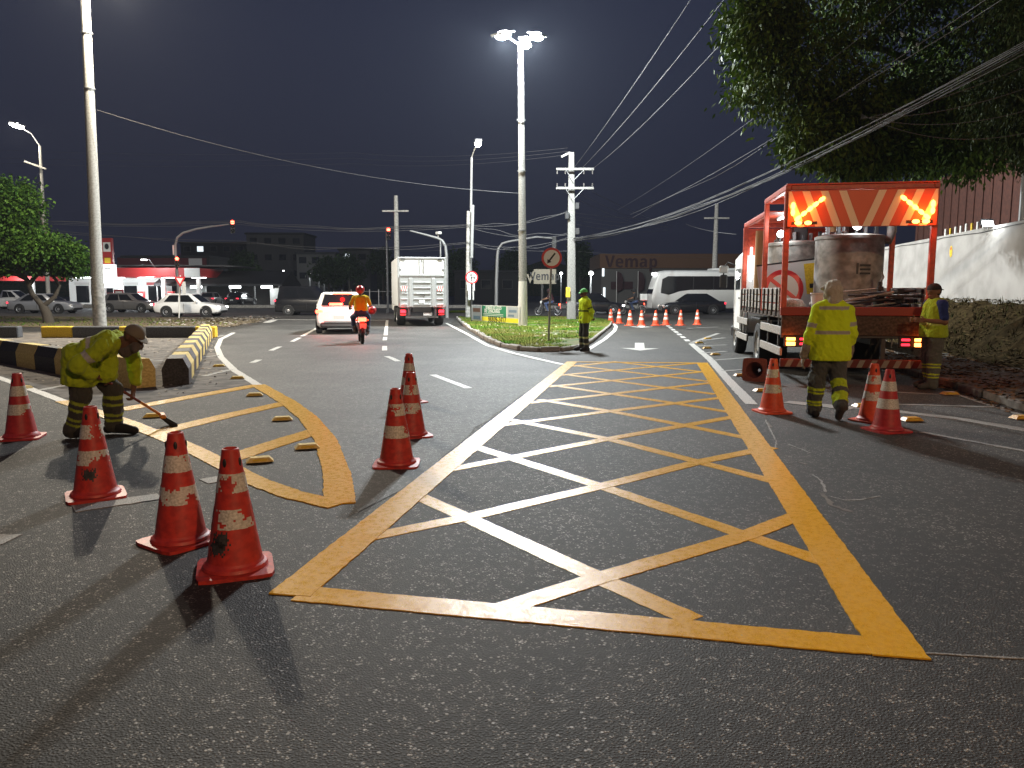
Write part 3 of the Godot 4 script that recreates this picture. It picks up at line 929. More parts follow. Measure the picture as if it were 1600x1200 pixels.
func build_poles() -> void:
	# tall lamp standard on the grass island
	var at := Vector3(0.47, 0.1, -33.7)
	var t := thing("street_lamp", "tall concrete lamp standard with blazing floodlights on the grass island", "street lamp", at)
	var top := Vector3(-0.11, 11.9, 0)
	taper(t, "pole", Vector3(0, 1.95, 0), top, 0.185, 0.105, M.pole_concrete)
	taper(t, "painted_base", Vector3.ZERO, Vector3(0, 1.95, 0), 0.215, 0.19, M.sign_white)
	for q in [[Vector3(-0.72, -0.05, 1.0), 0.5, 330.0], [Vector3(0.2, 0.12, -0.6), 0.36, 130.0], [Vector3(0.66, 0.0, 0.7), 0.4, 225.0]]:
		var e: Vector3 = top + q[0]
		var ab := MB.new()
		ab.tube([top + Vector3(0, -0.15, 0), e + Vector3(0, 0.06, 0)], 0.04, 8)
		part("arm", ab, M.galvanised, t)
		luminaire(t, e, Vector3(q[0].x, 0, q[0].z), -0.35, q[1] * 1.9, q[2], COOL, M.lamp_glow)
	for y in [4.1, 6.6, 8.7]:
		var rg := MB.new()
		rg.lathe([Vector2(0.17, y), Vector2(0.185, y), Vector2(0.185, y + 0.04), Vector2(0.16, y + 0.04)], 14, Vector3(-0.12 * y / 12.85, 0, 0))
		part("band", rg, M.galvanised, t)
	# concrete lamp standard by the sweeping worker; its lamps stand above the frame
	at = Vector3(-16.142, 0, -30.173)
	t = thing("street_lamp", "thick concrete lamp standard rising out of the frame behind the sweeping worker", "street lamp", at)
	top = Vector3(0.25, 13.3, 0)
	taper(t, "pole", Vector3(0, 1.9, 0), top, 0.225, 0.15, M.pole_concrete)
	taper(t, "painted_base", Vector3.ZERO, Vector3(0, 1.9, 0), 0.255, 0.235, M.concrete)
	for q in [[Vector3(1.5, 0.1, 0.9), 265.0], [Vector3(-1.2, 0.1, -0.9), 65.0], [Vector3(0.9, 0.1, -1.2), 105.0]]:
		var e: Vector3 = top + q[0]
		var ab := MB.new()
		ab.tube([top + Vector3(0, -0.15, 0), e + Vector3(0, 0.06, 0)], 0.04, 8)
		part("arm", ab, M.galvanised, t)
		luminaire(t, e, Vector3(q[0].x, 0, q[0].z), -0.3, 0.6, q[1], NEUTRAL, M.lamp_glow)
	for y in [9.2, 11.2]:
		var rg := MB.new()
		rg.lathe([Vector2(0.18, y), Vector2(0.2, y), Vector2(0.2, y + 0.04), Vector2(0.17, y + 0.04)], 14, Vector3(0.25 * y / 13.3, 0, 0))
		part("band", rg, M.galvanised, t)
	# lamp of the road behind the photographer
	t = thing("street_lamp", "street lamp with a warm lantern standing behind the photographer", "street lamp", Vector3(9.8, 0, 9.0))
	taper(t, "pole", Vector3.ZERO, Vector3(0, 9.4, 0), 0.16, 0.09, M.pole_concrete)
	var ab2 := MB.new()
	ab2.tube([Vector3(0, 9.2, 0), Vector3(-1.2, 9.9, 0), Vector3(-2.4, 10.0, 0)], 0.04, 8)
	part("arm", ab2, M.galvanised, t)
	luminaire(t, Vector3(-2.6, 9.9, 0), Vector3(-1, 0, 0), 0.0, 0.7, 115.0, WARM, M.lamp_glow_soft)
	# slim lamp behind the box truck
	at = Vector3(-2.42, 0, -44.164)
	t = thing("street_lamp", "slim steel street lamp with one bright lantern between the truck and the island", "street lamp", at)
	top = Vector3(-2.245, 9.014, -44) - at
	taper(t, "pole", Vector3.ZERO, top, 0.11, 0.06, M.galvanised, 10)
	var b := MB.new()
	b.tube([top, Vector3(-2.09, 9.394, -43.8) - at, Vector3(-1.912, 9.522, -43) - at], 0.04, 6)
	part("arm", b, M.galvanised, t)
	luminaire(t, Vector3(-1.825, 9.515, -42.6) - at, Vector3(0.2, 0, 1), 0.35, 0.6, 9.0, NEUTRAL, M.lamp_glow)
	# lamp over the tree at the far left
	at = Vector3(-34.699, 0, -57.863)
	t = thing("street_lamp", "far street lamp with a bright lantern above the tree at the left edge", "street lamp", at)
	top = Vector3(-34.128, 12.042, -57.2) - at
	taper(t, "pole", Vector3.ZERO, top, 0.16, 0.09, M.pole_concrete)
	b = MB.new()
	b.tube([top, Vector3(-34.587, 12.898, -57) - at, Vector3(-34.759, 13.138, -56) - at], 0.05, 6)
	part("arm", b, M.galvanised, t)
	b = MB.new()
	b.bar(Vector3(-35.196, 10.929, -57) - at, Vector3(-33.665, 10.389, -57) - at, 0.12, 0.12, 0.01)
	part("crossarm", b, M.pole_concrete, t)
	luminaire(t, Vector3(-34.621, 13.122, -55.5) - at, Vector3(-1, 0, 0.8), 0.2, 1.0, 36.0, NEUTRAL, M.lamp_glow)
	# utility pole with two crossarms
	at = Vector3(3.158, 0.12, -40.892)
	t = thing("utility_pole", "pale concrete utility pole with two crossarms behind the waiting worker", "utility pole", at)
	top = Vector3(3.093, 8.785, -41.1) - at
	b = MB.new()
	b.loft([ring3(Vector3.ZERO, 0.25, 0.17), ring3(top * 0.5, 0.2, 0.14), ring3(top, 0.14, 0.1)])
	part("pole", b, M.pole_grey, t)
	for y in [267.0, 296.0]:
		var hh: float = top.y * (499.5 - y) / 261.5 + 0.05
		b = MB.new()
		b.box(Vector3(0.1, hh, 0.2), Vector3(1.95, 0.12, 0.11), Basis.IDENTITY, 0.01)
		part("crossarm", b, M.pole_grey, t)
		for sx in [-1.0, 1.0]:
			b = MB.new()
			b.tube([Vector3(0.1 + sx * 0.5, hh, 0.26), Vector3(0.05 * sx, hh - 0.55, 0.2)], 0.02, 5)
			part("brace", b, M.galvanised, t)
		for x in [-0.82, -0.4, 0.56, 1.0]:
			b = MB.new()
			b.lathe([Vector2(0, 0.2), Vector2(0.02, 0.19), Vector2(0.045, 0.16), Vector2(0.025, 0.13), Vector2(0.045, 0.1), Vector2(0.025, 0.07), Vector2(0.035, 0.04), Vector2(0.015, 0)], 8, Vector3(x, hh + (0.06 if y > 270 else -0.26), 0.2))
			part("insulator", b, M.porcelain, t)
	b = MB.new()
	b.box(top + Vector3(-0.3, -0.12, 0), Vector3(0.5, 0.1, 0.1), Basis(Vector3.BACK, 0.45), 0.01)
	part("top_bracket", b, M.pole_concrete, t)
	b = MB.new()
	b.box(Vector3(-0.22, 1.45, 0.3), Vector3(0.22, 0.52, 0.012), Basis.IDENTITY, 0.0)
	part("poster", b, M.kerb_yellow, t)
	b = MB.new()
	b.box(Vector3(-0.22, 1.55, 0.309), Vector3(0.15, 0.2, 0.004))
	mat("poster_orange", Color(0.75, 0.28, 0.04), 0.7)
	part("poster_print", b, M.poster_orange, t)
	for k in 3:
		b = MB.new()
		b.box(Vector3([-0.28, 0.24, 0.26][k], [5.4, 5.9, 4.6][k], 0.1), Vector3(0.22, 0.35, 0.2), Basis.IDENTITY, 0.03)
		part("cable_box", b, M.black_plastic, t)
	# service pole with riser and meter boxes
	at = Vector3(-2.502, 0, -43.671)
	t = thing("utility_pole", "service pole with a pale riser pipe and meter boxes behind the straight-or-right sign", "utility pole", at)
	taper(t, "pole", Vector3.ZERO, Vector3(-2.425, 6.045, -43.67) - at, 0.15, 0.10, M.concrete)
	b = MB.new()
	b.box(Vector3(-2.199, 4.895, -43.3) - at, Vector3(0.16, 2.9, 0.12), Basis(Vector3.BACK, -0.03), 0.02)
	part("riser_pipe", b, M.galvanised, t)
	b = MB.new()
	b.box(Vector3(-2.289, 1.904, -43.3) - at, Vector3(0.42, 0.55, 0.2), Basis.IDENTITY, 0.02)
	part("meter_box", b, M.plate, t)
	b = MB.new()
	b.box(Vector3(-2.292, 1.371, -43.3) - at, Vector3(0.32, 0.5, 0.2), Basis.IDENTITY, 0.02)
	part("meter_box", b, M.plate, t)
	for q in [["plain concrete utility pole standing beyond the box truck roof", -8.355, 56.37, 8.426], ["concrete utility pole standing behind the coach by the orange truck", 15.608, 59.89, 8.252]]:
		t = thing("utility_pole", q[0], "utility pole", Vector3(q[1], 0, -q[2]))
		var hh: float = q[3]
		taper(t, "pole", Vector3.ZERO, Vector3(0.03, hh, 0), 0.24, 0.14, M.concrete)
		b = MB.new()
		b.box(Vector3(0, hh - 1.1, 0.2), Vector3(1.9, 0.12, 0.12), Basis.IDENTITY, 0.01)
		part("crossarm", b, M.concrete, t)
	build_signals()


func ring3(o: Vector3, x: float, z: float) -> Array:
	var r := []
	for q in [[1, 0.6], [0.7, 1], [-0.7, 1], [-1, 0.6], [-1, -0.6], [-0.7, -1], [0.7, -1], [1, -0.6]]:
		r.append(o + Vector3(x * q[0], 0, z * q[1]))
	return r


# a signal head: housing, three hooded lenses; lit: 0 red, -1 dark and seen from behind
func signal_head(parent: Node, at: Vector3, turn: float, lit: int, s := 1.0) -> void:
	var h := Node3D.new()
	h.name = "signal_head"
	parent.add_child(h, true)
	h.transform = Transform3D(Basis(Vector3.UP, turn).scaled(Vector3.ONE * s), at)
	var b := MB.new()
	b.box(Vector3(0, 0, 0), Vector3(0.34, 1.0, 0.18), Basis.IDENTITY, 0.04)
	part("housing", b, M.black_plastic, h)
	for k in 3:
		var y := 0.32 - 0.32 * k
		b = MB.new()
		b.lathe([Vector2(0, 0.03), Vector2(0.08, 0.024), Vector2(0.145, 0.0)], 14, Vector3(0, y, 0.095), Basis(Vector3.RIGHT, PI / 2))
		part("lens", b, M.signal_red if k == lit else M.glass_dark, h)
		b = MB.new()
		b.lathe([Vector2(0.155, 0.0), Vector2(0.155, 0.16)], 12, Vector3(0, y, 0.09), Basis(Vector3.RIGHT, PI / 2), PI, TAU)
		part("hood", b, M.black_plastic, h)
	if lit >= 0:
		lamp(1.2, Color(1, 0.06, 0.03), Vector3(0, 0.32, 0.34), 0.1, h)


func build_signals() -> void:
	var at := Vector3(-25.564, 0, -59.622)
	var t := thing("traffic_signal", "traffic signal mast with red lights beside the white hatchback", "traffic signal", at)
	var b := MB.new()
	var p := []
	for q in [Vector3(-25.666, -0.018, -59.622), Vector3(-25.715, 2.365, -59.622), Vector3(-25.765, 4.35, -59.622), Vector3(-25.74, 5.145, -59.622), Vector3(-25.566, 5.691, -59.622), Vector3(-25.12, 6.038, -59.622), Vector3(-24.077, 6.336, -59.622), Vector3(-22.836, 6.535, -59.622), Vector3(-21.545, 6.684, -59.622)]:
		p.append(q - at)
	p[0].y = 0.0
	b.tube(p, [0.13, 0.12, 0.11, 0.1, 0.09, 0.085, 0.08, 0.07, 0.06], 8)
	part("mast", b, M.galvanised, t)
	signal_head(t, Vector3(-21.198, 6.485, -59.322) - at, 0.35, 0)
	signal_head(t, Vector3(-25.542, 3.804, -59.322) - at, 0.35, 0, 0.85)
	b = MB.new()
	b.box(Vector3(-25.864, 4.748, -59.522) - at, Vector3(0.1, 0.75, 0.1), Basis.IDENTITY, 0.01)
	part("control_box", b, M.plate, t)
	# gantry behind the truck
	at = Vector3(-3.953, 0, -47)
	t = thing("traffic_signal", "signal mast curving over the box truck with a camera on its arm", "traffic signal", at)
	b = MB.new()
	p = []
	for q in [Vector3(-3.953, 0.016, -47.000), Vector3(-3.953, 2.207, -47.000), Vector3(-3.953, 3.772, -47.000), Vector3(-4.011, 4.32, -47.000), Vector3(-4.187, 4.633, -47.000), Vector3(-4.461, 4.79, -47.000), Vector3(-5.166, 4.986, -47.000), Vector3(-6.144, 5.24, -47.000)]:
		p.append(q - at)
	p[0].y = 0.0
	b.tube(p, [0.11, 0.1, 0.095, 0.09, 0.085, 0.08, 0.06, 0.04], 8)
	part("mast", b, M.galvanised, t)
	b = MB.new()
	b.tube([p[5] + Vector3(0.15, 0, 0), p[5] + Vector3(0.15, -4.6, 0)], 0.05, 6)
	part("stay", b, M.galvanised, t)
	b = MB.new()
	b.box(p[5] + Vector3(0.05, 0.3, 0.1), Vector3(0.22, 0.16, 0.4), Basis(Vector3.UP, 0.6), 0.02)
	b.tube([p[5], p[5] + Vector3(0.05, 0.3, 0.1)], 0.03, 5)
	part("camera_housing", b, M.plate, t)
	# far red signal
	at = Vector3(-9.321, 0, -58)
	t = thing("traffic_signal", "far traffic signal showing a small red light left of the box truck", "traffic signal", at)
	taper(t, "mast", Vector3.ZERO, Vector3(0, 6.3, 0), 0.1, 0.07, M.steel_dark, 8)
	b = MB.new()
	b.tube([Vector3(0, 6.25, 0), Vector3(0.2, 6.25, 0.1)], 0.04, 6)
	part("arm", b, M.steel_dark, t)
	signal_head(t, Vector3(0.2, 5.85, 0.2), 0.0, 0, 0.9)
	# mast whose head faces away
	at = Vector3(-1.099, 0, -55)
	t = thing("traffic_signal", "grey signal mast whose dark head faces away beside the tall lamp standard", "traffic signal", at)
	b = MB.new()
	p = []
	for q in [Vector3(-1.122, 0.017, -55.000), Vector3(-1.099, 2.307, -55.000), Vector3(-1.03, 4.139, -55.000), Vector3(-0.962, 4.597, -55.000), Vector3(-0.687, 4.963, -55.000), Vector3(-0.229, 5.1, -55.000), Vector3(0.595, 5.238, -55.000), Vector3(1.74, 5.421, -55.000), Vector3(2.839, 5.329, -55.000)]:
		p.append(q - at)
	p[0].y = 0.0
	b.tube(p, [0.13, 0.12, 0.11, 0.1, 0.09, 0.085, 0.08, 0.07, 0.06], 8)
	part("mast", b, M.galvanised, t)
	signal_head(t, p[-1] + Vector3(0.15, -0.35, -0.2), PI, -1)


func cable(called: String, label: String, pts: Array, sag: float, r: float, m: Material, strands := 1) -> void:
	var o := thing(called, label, "cable", pts[0], 0.0, "overhead cables of the junction")
	for s in strands:
		var b := MB.new()
		var off := Vector3.ZERO if s == 0 else Vector3(rng.randf_range(-0.1, 0.1), rng.randf_range(-0.14, 0.14), 0)
		var sg := sag * (1.0 + (0.25 * rng.randf_range(-1, 1) if s > 0 else 0.0))
		var p := []
		for i in pts.size() - 1:
			for k in 16:
				var t := k / 16.0
				p.append(pts[i].lerp(pts[i + 1], t) - pts[0] + Vector3(0, -sg * 4.0 * t * (1.0 - t), 0) + off * (1.0 + 0.6 * sin(k * 0.9 + s * 2.0 + i)))
		p.append(pts[-1] - pts[0] + off)
		b.tube(p, r * 0.75, 5, false)
		part("strand", b, m, o)


func build_wires() -> void:
	cable("overhead_cable", "thin pale cable sagging from the left lamp standard to the tall central one", [Vector3(-15.632, 8.398, -30), Vector3(0.329, 5.788, -33.7)], 0.55, 0.014, M.cable_light)
	# bundle from the utility pole over the truck towards the upper right
	var u := Vector3(3.253, 4.383, -40.9)
	cable("overhead_cable", "thick bundle of telephone cables climbing from the utility pole past the tree", [u, Vector3(10.9, 7.3, -9.5)], 1.15, 0.014, M.cable_light, 7)
	cable("overhead_cable", "pair of slack cables just above the thick telephone bundle", [Vector3(6.347, 5.708, -42), Vector3(9.8, 7.9, -10.5)], 0.5, 0.012, M.cable_light, 2)
	cable("overhead_cable", "single faint cable crossing the sky above the slack pair", [Vector3(5.927, 6.149, -44), Vector3(9.2, 8.6, -11.0)], 0.4, 0.009, M.cable)
	# high wires from the upper crossarm
	cable("overhead_cable", "leftmost of the three high wires rising from the utility pole crossarm", [Vector3(3.218, 7.977, -40.9), Vector3(5.9, 11.0, -16.0)], 0.25, 0.010, M.cable_light)
	cable("overhead_cable", "middle of the three high wires rising from the utility pole crossarm", [Vector3(3.584, 7.912, -40.9), Vector3(6.9, 10.9, -16.0)], 0.35, 0.012, M.cable_light)
	cable("overhead_cable", "rightmost of the three high wires rising from the utility pole crossarm", [Vector3(4.082, 7.847, -40.9), Vector3(7.7, 10.6, -16.0)], 0.5, 0.012, M.cable_light)
	cable("overhead_cable", "wire dropping from the right end of the lower crossarm towards the far pole", [Vector3(4.162, 6.777, -40.9), Vector3(11.364, 6.306, -56)], 0.15, 0.012, M.cable_light)
	cable("overhead_cable", "wire dropping from the middle of the lower crossarm towards the far pole", [Vector3(3.564, 6.646, -40.9), Vector3(11.277, 6.126, -56)], 0.25, 0.011, M.cable_light)
	cable("overhead_cable", "wire dropping from the left end of the lower crossarm towards the far pole", [Vector3(2.664, 6.777, -40.9), Vector3(11.189, 5.99, -56)], 0.35, 0.011, M.cable_light)
	var n := 0
	for q in [[5.673, 6.657, "topmost"], [5.502, 6.337, "second"], [5.332, 6.154, "third"], [5.128, 5.879, "lowest"]]:
		cable("overhead_cable", "%s of four parallel wires running right from the utility pole" % q[2], [Vector3(3.25, q[0], -40.9), Vector3(11.0, q[1], -55.0)], 0.1 + 0.05 * n, 0.010, M.cable_light)
		n += 1
	# spans along the avenue, left to right
	for q in [[6.341, 5.242, 5.775, 0.3, "highest"], [6.206, 5.17, 4.583, 0.35, "second highest"], [5.082, 4.336, 4.447, 0.4, "lowest, dipping"]]:
		cable("overhead_cable", "%s of the wires strung along the avenue behind the signals" % q[4], [Vector3(-42.174, 7.219, -60), Vector3(-18.884, q[0], -54.0), Vector3(-2.427, q[1], -43.5), Vector3(3.05, q[2], -40.9)], q[3], 0.016, M.cable_light, 2)
	for q in [[15.171, 12.061, 9.012, "uppermost"], [14.422, 11.662, 8.841, "middle"], [13.922, 11.262, 8.67, "lower"]]:
		cable("overhead_cable", "%s of three faint wires crossing the night sky on the left" % q[3], [Vector3(-53.705, q[0], -75.0), Vector3(-11.99, q[1], -60.0), Vector3(2.9, q[2], -41.1)], 0.35, 0.010, M.cable)
	cable("overhead_cable", "drooping wire from the box truck roof to the utility pole along the far verge", [Vector3(-7.361, 4.497, -56), Vector3(-2.348, 4.13, -44), Vector3(3.125, 3.722, -40.9), Vector3(13.766, 3.957, -54)], 0.1, 0.011, M.cable_light)
	cable("overhead_cable", "greenish service wire from the far pole to the truck frame side", [Vector3(11.127, 5.884, -50), Vector3(8.604, 3.792, -30)], 0.1, 0.014, M.cable_light)
	for k in 4:
		cable("overhead_cable", ["topmost", "second", "third", "lowest"][k] + " of the thin wires hanging across the dark tree at upper right", [Vector3(6.231, 4.673, -14.2) + Vector3(0, 0.03 * k, 0), Vector3(7.875, 5.052, -11) + Vector3(0, -0.35 * k, 0)], 0.12 + 0.08 * k, 0.006, M.cable)


# a block seen from the road: width and height in metres from the ground up, with rows of real window frames and panes
func far_block(called: String, label: String, at: Vector3, w: float, h: float, dep: float, m: Material, cols: int, rows: int, lit: Array, group := "") -> Node3D:
	var t := thing(called, label, "building", at, 0.0, group)
	var b := MB.new()
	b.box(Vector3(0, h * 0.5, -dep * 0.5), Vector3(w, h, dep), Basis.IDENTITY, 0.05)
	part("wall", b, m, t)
	b = MB.new()
	b.box(Vector3(0, h + 0.2, -dep * 0.5), Vector3(w + 0.5, 0.4, dep + 0.5), Basis.IDENTITY, 0.05)
	part("roof", b, M.far_dark, t)
	for j in rows:
		for i in cols:
			var c := Vector3(-w * 0.5 + w * (i + 0.5) / cols, h * (j + 0.62) / rows, 0.0)
			b = MB.new()
			b.box(c + Vector3(0, 0, 0.03), Vector3(1.5, 1.3, 0.1), Basis.IDENTITY, 0.02)
			var f := part("window", b, M.far_wall, t)
			b = MB.new()
			b.box(c + Vector3(0, 0, 0.07), Vector3(1.3, 1.1, 0.06))
			part("pane", b, M.window_glow if lit.has(j * cols + i) else M.glass_dark, f)
	return t


func build_far_side() -> void:
	# petrol station
	var at := Vector3(-41.399, 0, -88)
	var t := thing("petrol_station", "petrol station with a red canopy fascia and bright white shop walls", "petrol station", at)
	var b := MB.new()
	var y0 := 3.232
	var y1 := 4.258
	b.box(Vector3(0, (y0 + y1) * 0.5, -4), Vector3(11.4, y1 - y0, 8.0), Basis.IDENTITY, 0.03)
	part("canopy", b, M.brick_red, t)
	b = MB.new()
	b.box(Vector3(5.15, (y0 + y1) * 0.5 - 0.05, 0.03), Vector3(1.75, y1 - y0 + 0.04, 0.1), Basis.IDENTITY, 0.01)
	part("fascia_panel", b, M.box_white, t)
	b = MB.new()
	b.box(Vector3(-1.0, y1 + 0.3, -6), Vector3(20, 0.14, 9.0), Basis.IDENTITY, 0.03)
	part("roof_edge", b, M.far_wall, t)
	for x in [-4.5, 0.5, 4.6]:
		b = MB.new()
		b.box(Vector3(x, y0 * 0.5, -3.0), Vector3(0.4, y0, 0.4), Basis.IDENTITY, 0.03)
		part("column", b, M.box_white, t)
	for x in [-8.5, -4.5, -1.2, 2.0, 5.0]:
		b = MB.new()
		b.box(Vector3(x, y0 - 0.06, -2.2), Vector3(1.5, 0.1, 0.6), Basis.IDENTITY, 0.01)
		part("ceiling_lamp", b, M.tube_glow, t)
	lamp(42.0, COOL, Vector3(-7.0, y0 - 0.5, -1.6), 0.3, t)
	lamp(36.0, COOL, Vector3(-0.5, y0 - 0.5, -1.6), 0.3, t)
	lamp(30.0, COOL, Vector3(1.0, y0 + 1.6, 2.6), 0.3, t)
	b = MB.new()
	b.tube([Vector3(1.0, y1, 0.0), Vector3(1.0, y0 + 1.9, 1.4), Vector3(1.0, y0 + 1.85, 2.5)], 0.04, 6)
	part("lamp_arm", b, M.galvanised, t)
	b = MB.new()
	b.box(Vector3(1.0, y0 + 1.82, 2.6), Vector3(0.5, 0.1, 0.4), Basis.IDENTITY, 0.02)
	part("lamp_head", b, M.lamp_glow_soft, t)
	b = MB.new()
	b.box(Vector3(-5.5, 1.7, -9.0), Vector3(17.0, 3.4, 0.3), Basis.IDENTITY, 0.02)
	part("shop_wall", b, M.box_white, t)
	for k in 5:
		b = MB.new()
		b.box(Vector3(-12.3 + k * 3.0, 1.25, -8.82), Vector3(1.6, 2.1, 0.08), Basis.IDENTITY, 0.02)
		var w := part("shop_window", b, M.glass_dark, t)
		b = MB.new()
		b.box(Vector3(-12.3 + k * 3.0, 2.55, -8.8), Vector3(1.9, 0.35, 0.1), Basis.IDENTITY, 0.02)
		part("lintel", b, M.brick_red if k == 3 else M.plate, w)
	for k in 2:
		b = MB.new()
		b.box(Vector3(-2.0 + k * 3.5, 0.8, -2.6), Vector3(0.7, 1.6, 0.5), Basis.IDENTITY, 0.05)
		var pu := part("pump", b, M.brick_red, t)
		b = MB.new()
		b.box(Vector3(-2.0 + k * 3.5, 1.15, -2.33), Vector3(0.5, 0.5, 0.04))
		part("pump_panel", b, M.box_white, pu)
	# station totem
	at = Vector3(-41.632, 0, -80)
	t = thing("station_totem", "tall red and white price totem of the petrol station", "sign", at)
	var top := 7.016
	b = MB.new()
	b.box(Vector3(-0.55, top * 0.5, 0), Vector3(0.35, top, 0.5), Basis.IDENTITY, 0.02)
	part("post", b, M.plate, t)
	b = MB.new()
	b.box(Vector3(0.15, (top + 4.4) * 0.5, 0), Vector3(1.0, top - 4.4, 0.4), Basis.IDENTITY, 0.02)
	part("brand_panel", b, M.brick_red, t)
	b = MB.new()
	b.box(Vector3(0.15, top - 0.9, 0.21), Vector3(0.75, 0.95, 0.03), Basis.IDENTITY, 0.0)
	part("emblem_panel", b, M.sign_white, t)
	b = MB.new()
	b.prism(Vector3(0.15, top - 0.85, 0.226), Vector3.RIGHT, Vector3.UP, ring2(0.22, 0.3, 12), Vector3(0, 0, 0.01))
	part("emblem", b, M.sign_black, t)
	b = MB.new()
	b.box(Vector3(0.15, 4.75, 0.22), Vector3(0.6, 0.55, 0.03))
	part("emblem_panel", b, M.kerb_yellow, t)
	b = MB.new()
	b.box(Vector3(0.25, 3.15, 0), Vector3(1.15, 2.4, 0.4), Basis.IDENTITY, 0.02)
	glow("price_glow", Color(1, 1, 1), 1.3)
	part("price_panel", b, M.price_glow, t)
	for k in 4:
		b = MB.new()
		b.box(Vector3(0.12, 2.35 + k * 0.52, 0.21), Vector3(0.7, 0.1, 0.03))
		part("price_row", b, M.sign_black, t)
	lamp(6.0, COOL, Vector3(0.2, 3.1, 0.8), 0.3, t)
	t = thing("station_board", "small red and white notice board at the foot of the station totem", "sign", Vector3(-38.601, 0, -76))
	b = MB.new()
	b.box(Vector3(0, 1.2, 0), Vector3(0.95, 1.15, 0.08), Basis.IDENTITY, 0.02)
	part("board", b, M.brick_red, t)
	b = MB.new()
	b.box(Vector3(0, 1.25, 0.05), Vector3(0.65, 0.75, 0.03))
	part("print", b, M.sign_white, t)
	b = MB.new()
	b.tube([Vector3(0, 0, -0.02), Vector3(0, 0.7, -0.02)], 0.05, 6)
	part("post", b, M.plate, t)
	t = far_block("station_building", "dim two storey building with a red band behind the petrol station", Vector3(-52.565, 0, -118.0), 13.0, 6.6, 8.0, M.far_dark, 4, 2, [])
	b = MB.new()
	b.box(Vector3(-0.5, 6.0, 0.08), Vector3(13.5, 1.4, 0.2), Basis.IDENTITY, 0.02)
	part("red_band", b, M.maroon_band, t)
	b = MB.new()
	b.box(Vector3(4.6, 5.9, 0.2), Vector3(2.0, 1.3, 0.1), Basis.IDENTITY, 0.02)
	part("sign_panel", b, M.plate, t)
	t = thing("forecourt_canopy", "red edged canopy at the far left edge behind the tree", "canopy", Vector3(-59.201, 0, -90))
	b = MB.new()
	b.box(Vector3(0, 3.1, -3), Vector3(8.0, 0.55, 6), Basis.IDENTITY, 0.03)
	part("fascia", b, M.brick_red, t)
	for x in [-3.0, 3.0]:
		b = MB.new()
		b.box(Vector3(x, 1.4, -1.0), Vector3(0.25, 2.85, 0.25), Basis.IDENTITY, 0.02)
		part("column", b, M.plate, t)
	lamp(14.0, COOL, Vector3(2.0, 2.6, 1.4), 0.3, t)
	# open shed with three bright fittings
	at = Vector3(-34.854, 0, -92)
	t = thing("open_shed", "long dark roofed shed lit by three bright white fittings", "shed", at)
	b = MB.new()
	b.prism(Vector3(-7.6, 0, 0), Vector3.BACK, Vector3.UP, [Vector2(0.2, 2.25), Vector2(0.2, 2.5), Vector2(-4, 4.1), Vector2(-8, 2.5), Vector2(-8, 2.25)], Vector3(15.2, 0, 0))
	part("roof", b, M.far_dark, t)
	b = MB.new()
	b.box(Vector3(0, 1.1, -7.6), Vector3(15.2, 2.2, 0.2))
	part("wall", b, M.far_wall, t)
	b = MB.new()
	b.box(Vector3(6.6, 1.0, -1.0), Vector3(1.6, 2.0, 0.2), Basis.IDENTITY, 0.02)
	part("kiosk", b, M.plate, t)
	for k in 6:
		b = MB.new()
		b.box(Vector3(-7.3 + k * 2.9, 1.12, 0), Vector3(0.14, 2.24, 0.14), Basis.IDENTITY, 0.01)
		part("post", b, M.galvanised, t)
	for x in [-37.382, -32.786, -29.032]:
		var q := Vector3(x, 2.08, -92) - at
		b = MB.new()
		b.box(q + Vector3(0, 0.05, 0.3), Vector3(1.35, 0.3, 0.2), Basis.IDENTITY, 0.03)
		part("strip_lamp", b, M.tube_glow, t)
		lamp(3.0, COOL, q + Vector3(0, -0.3, 0.6), 0.3, t)
	# blocks of flats and houses up the hill
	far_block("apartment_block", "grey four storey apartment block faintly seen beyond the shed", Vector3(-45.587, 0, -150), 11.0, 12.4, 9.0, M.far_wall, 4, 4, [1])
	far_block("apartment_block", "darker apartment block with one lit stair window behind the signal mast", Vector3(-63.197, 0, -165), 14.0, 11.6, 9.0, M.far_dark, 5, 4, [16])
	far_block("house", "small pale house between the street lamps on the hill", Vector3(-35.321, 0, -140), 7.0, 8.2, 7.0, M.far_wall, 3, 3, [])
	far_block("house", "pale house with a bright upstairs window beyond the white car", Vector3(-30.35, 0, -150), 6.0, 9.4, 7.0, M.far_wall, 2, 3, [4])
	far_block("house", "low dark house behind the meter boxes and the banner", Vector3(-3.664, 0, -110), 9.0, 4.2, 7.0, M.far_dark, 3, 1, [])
	for q in [[Vector3(-37.622, 4.817, -128), "far street lamp on the hill left of the white car"], [Vector3(-32.838, 4.453, -126), "left one of three clustered far street lamps on the hill"], [Vector3(-33.361, 5.525, -134), "topmost of three clustered far street lamps on the hill"], [Vector3(-31.741, 4.674, -131), "small right one of three clustered far street lamps on the hill"], [Vector3(6.644, 3.981, -105), "small far street lamp seen between the arrow sign and the utility pole"], [Vector3(6.704, 3.104, -66), "bright lamp post beside the dim warehouse"]]:
		var c: Vector3 = q[0]
		t = thing("far_lamp", q[1], "street lamp", c * Vector3(1, 0, 1))
		taper(t, "pole", Vector3.ZERO, Vector3(0, c.y - 0.2, 0), 0.1, 0.07, M.galvanised, 8)
		b = MB.new()
		b.lathe([Vector2(0.0, 0.2), Vector2(0.13, 0.16), Vector2(0.2, 0.03), Vector2(0.17, -0.05), Vector2(0, -0.08)], 12, Vector3(0, c.y, 0.14), Basis(Vector3.RIGHT, 0.5))
		part("lantern", b, M.lamp_glow_soft, t)
		lamp(7.0 if c.z < -70.0 else 6.0, COOL, Vector3(0.0, c.y - 0.3, 0.75), 0.2, t)
	# fence of pale posts at the far kerb
	t = thing("rail_fence", "fence of thin pale posts behind the white car", "fence", Vector3(-13.289, 0, -76))
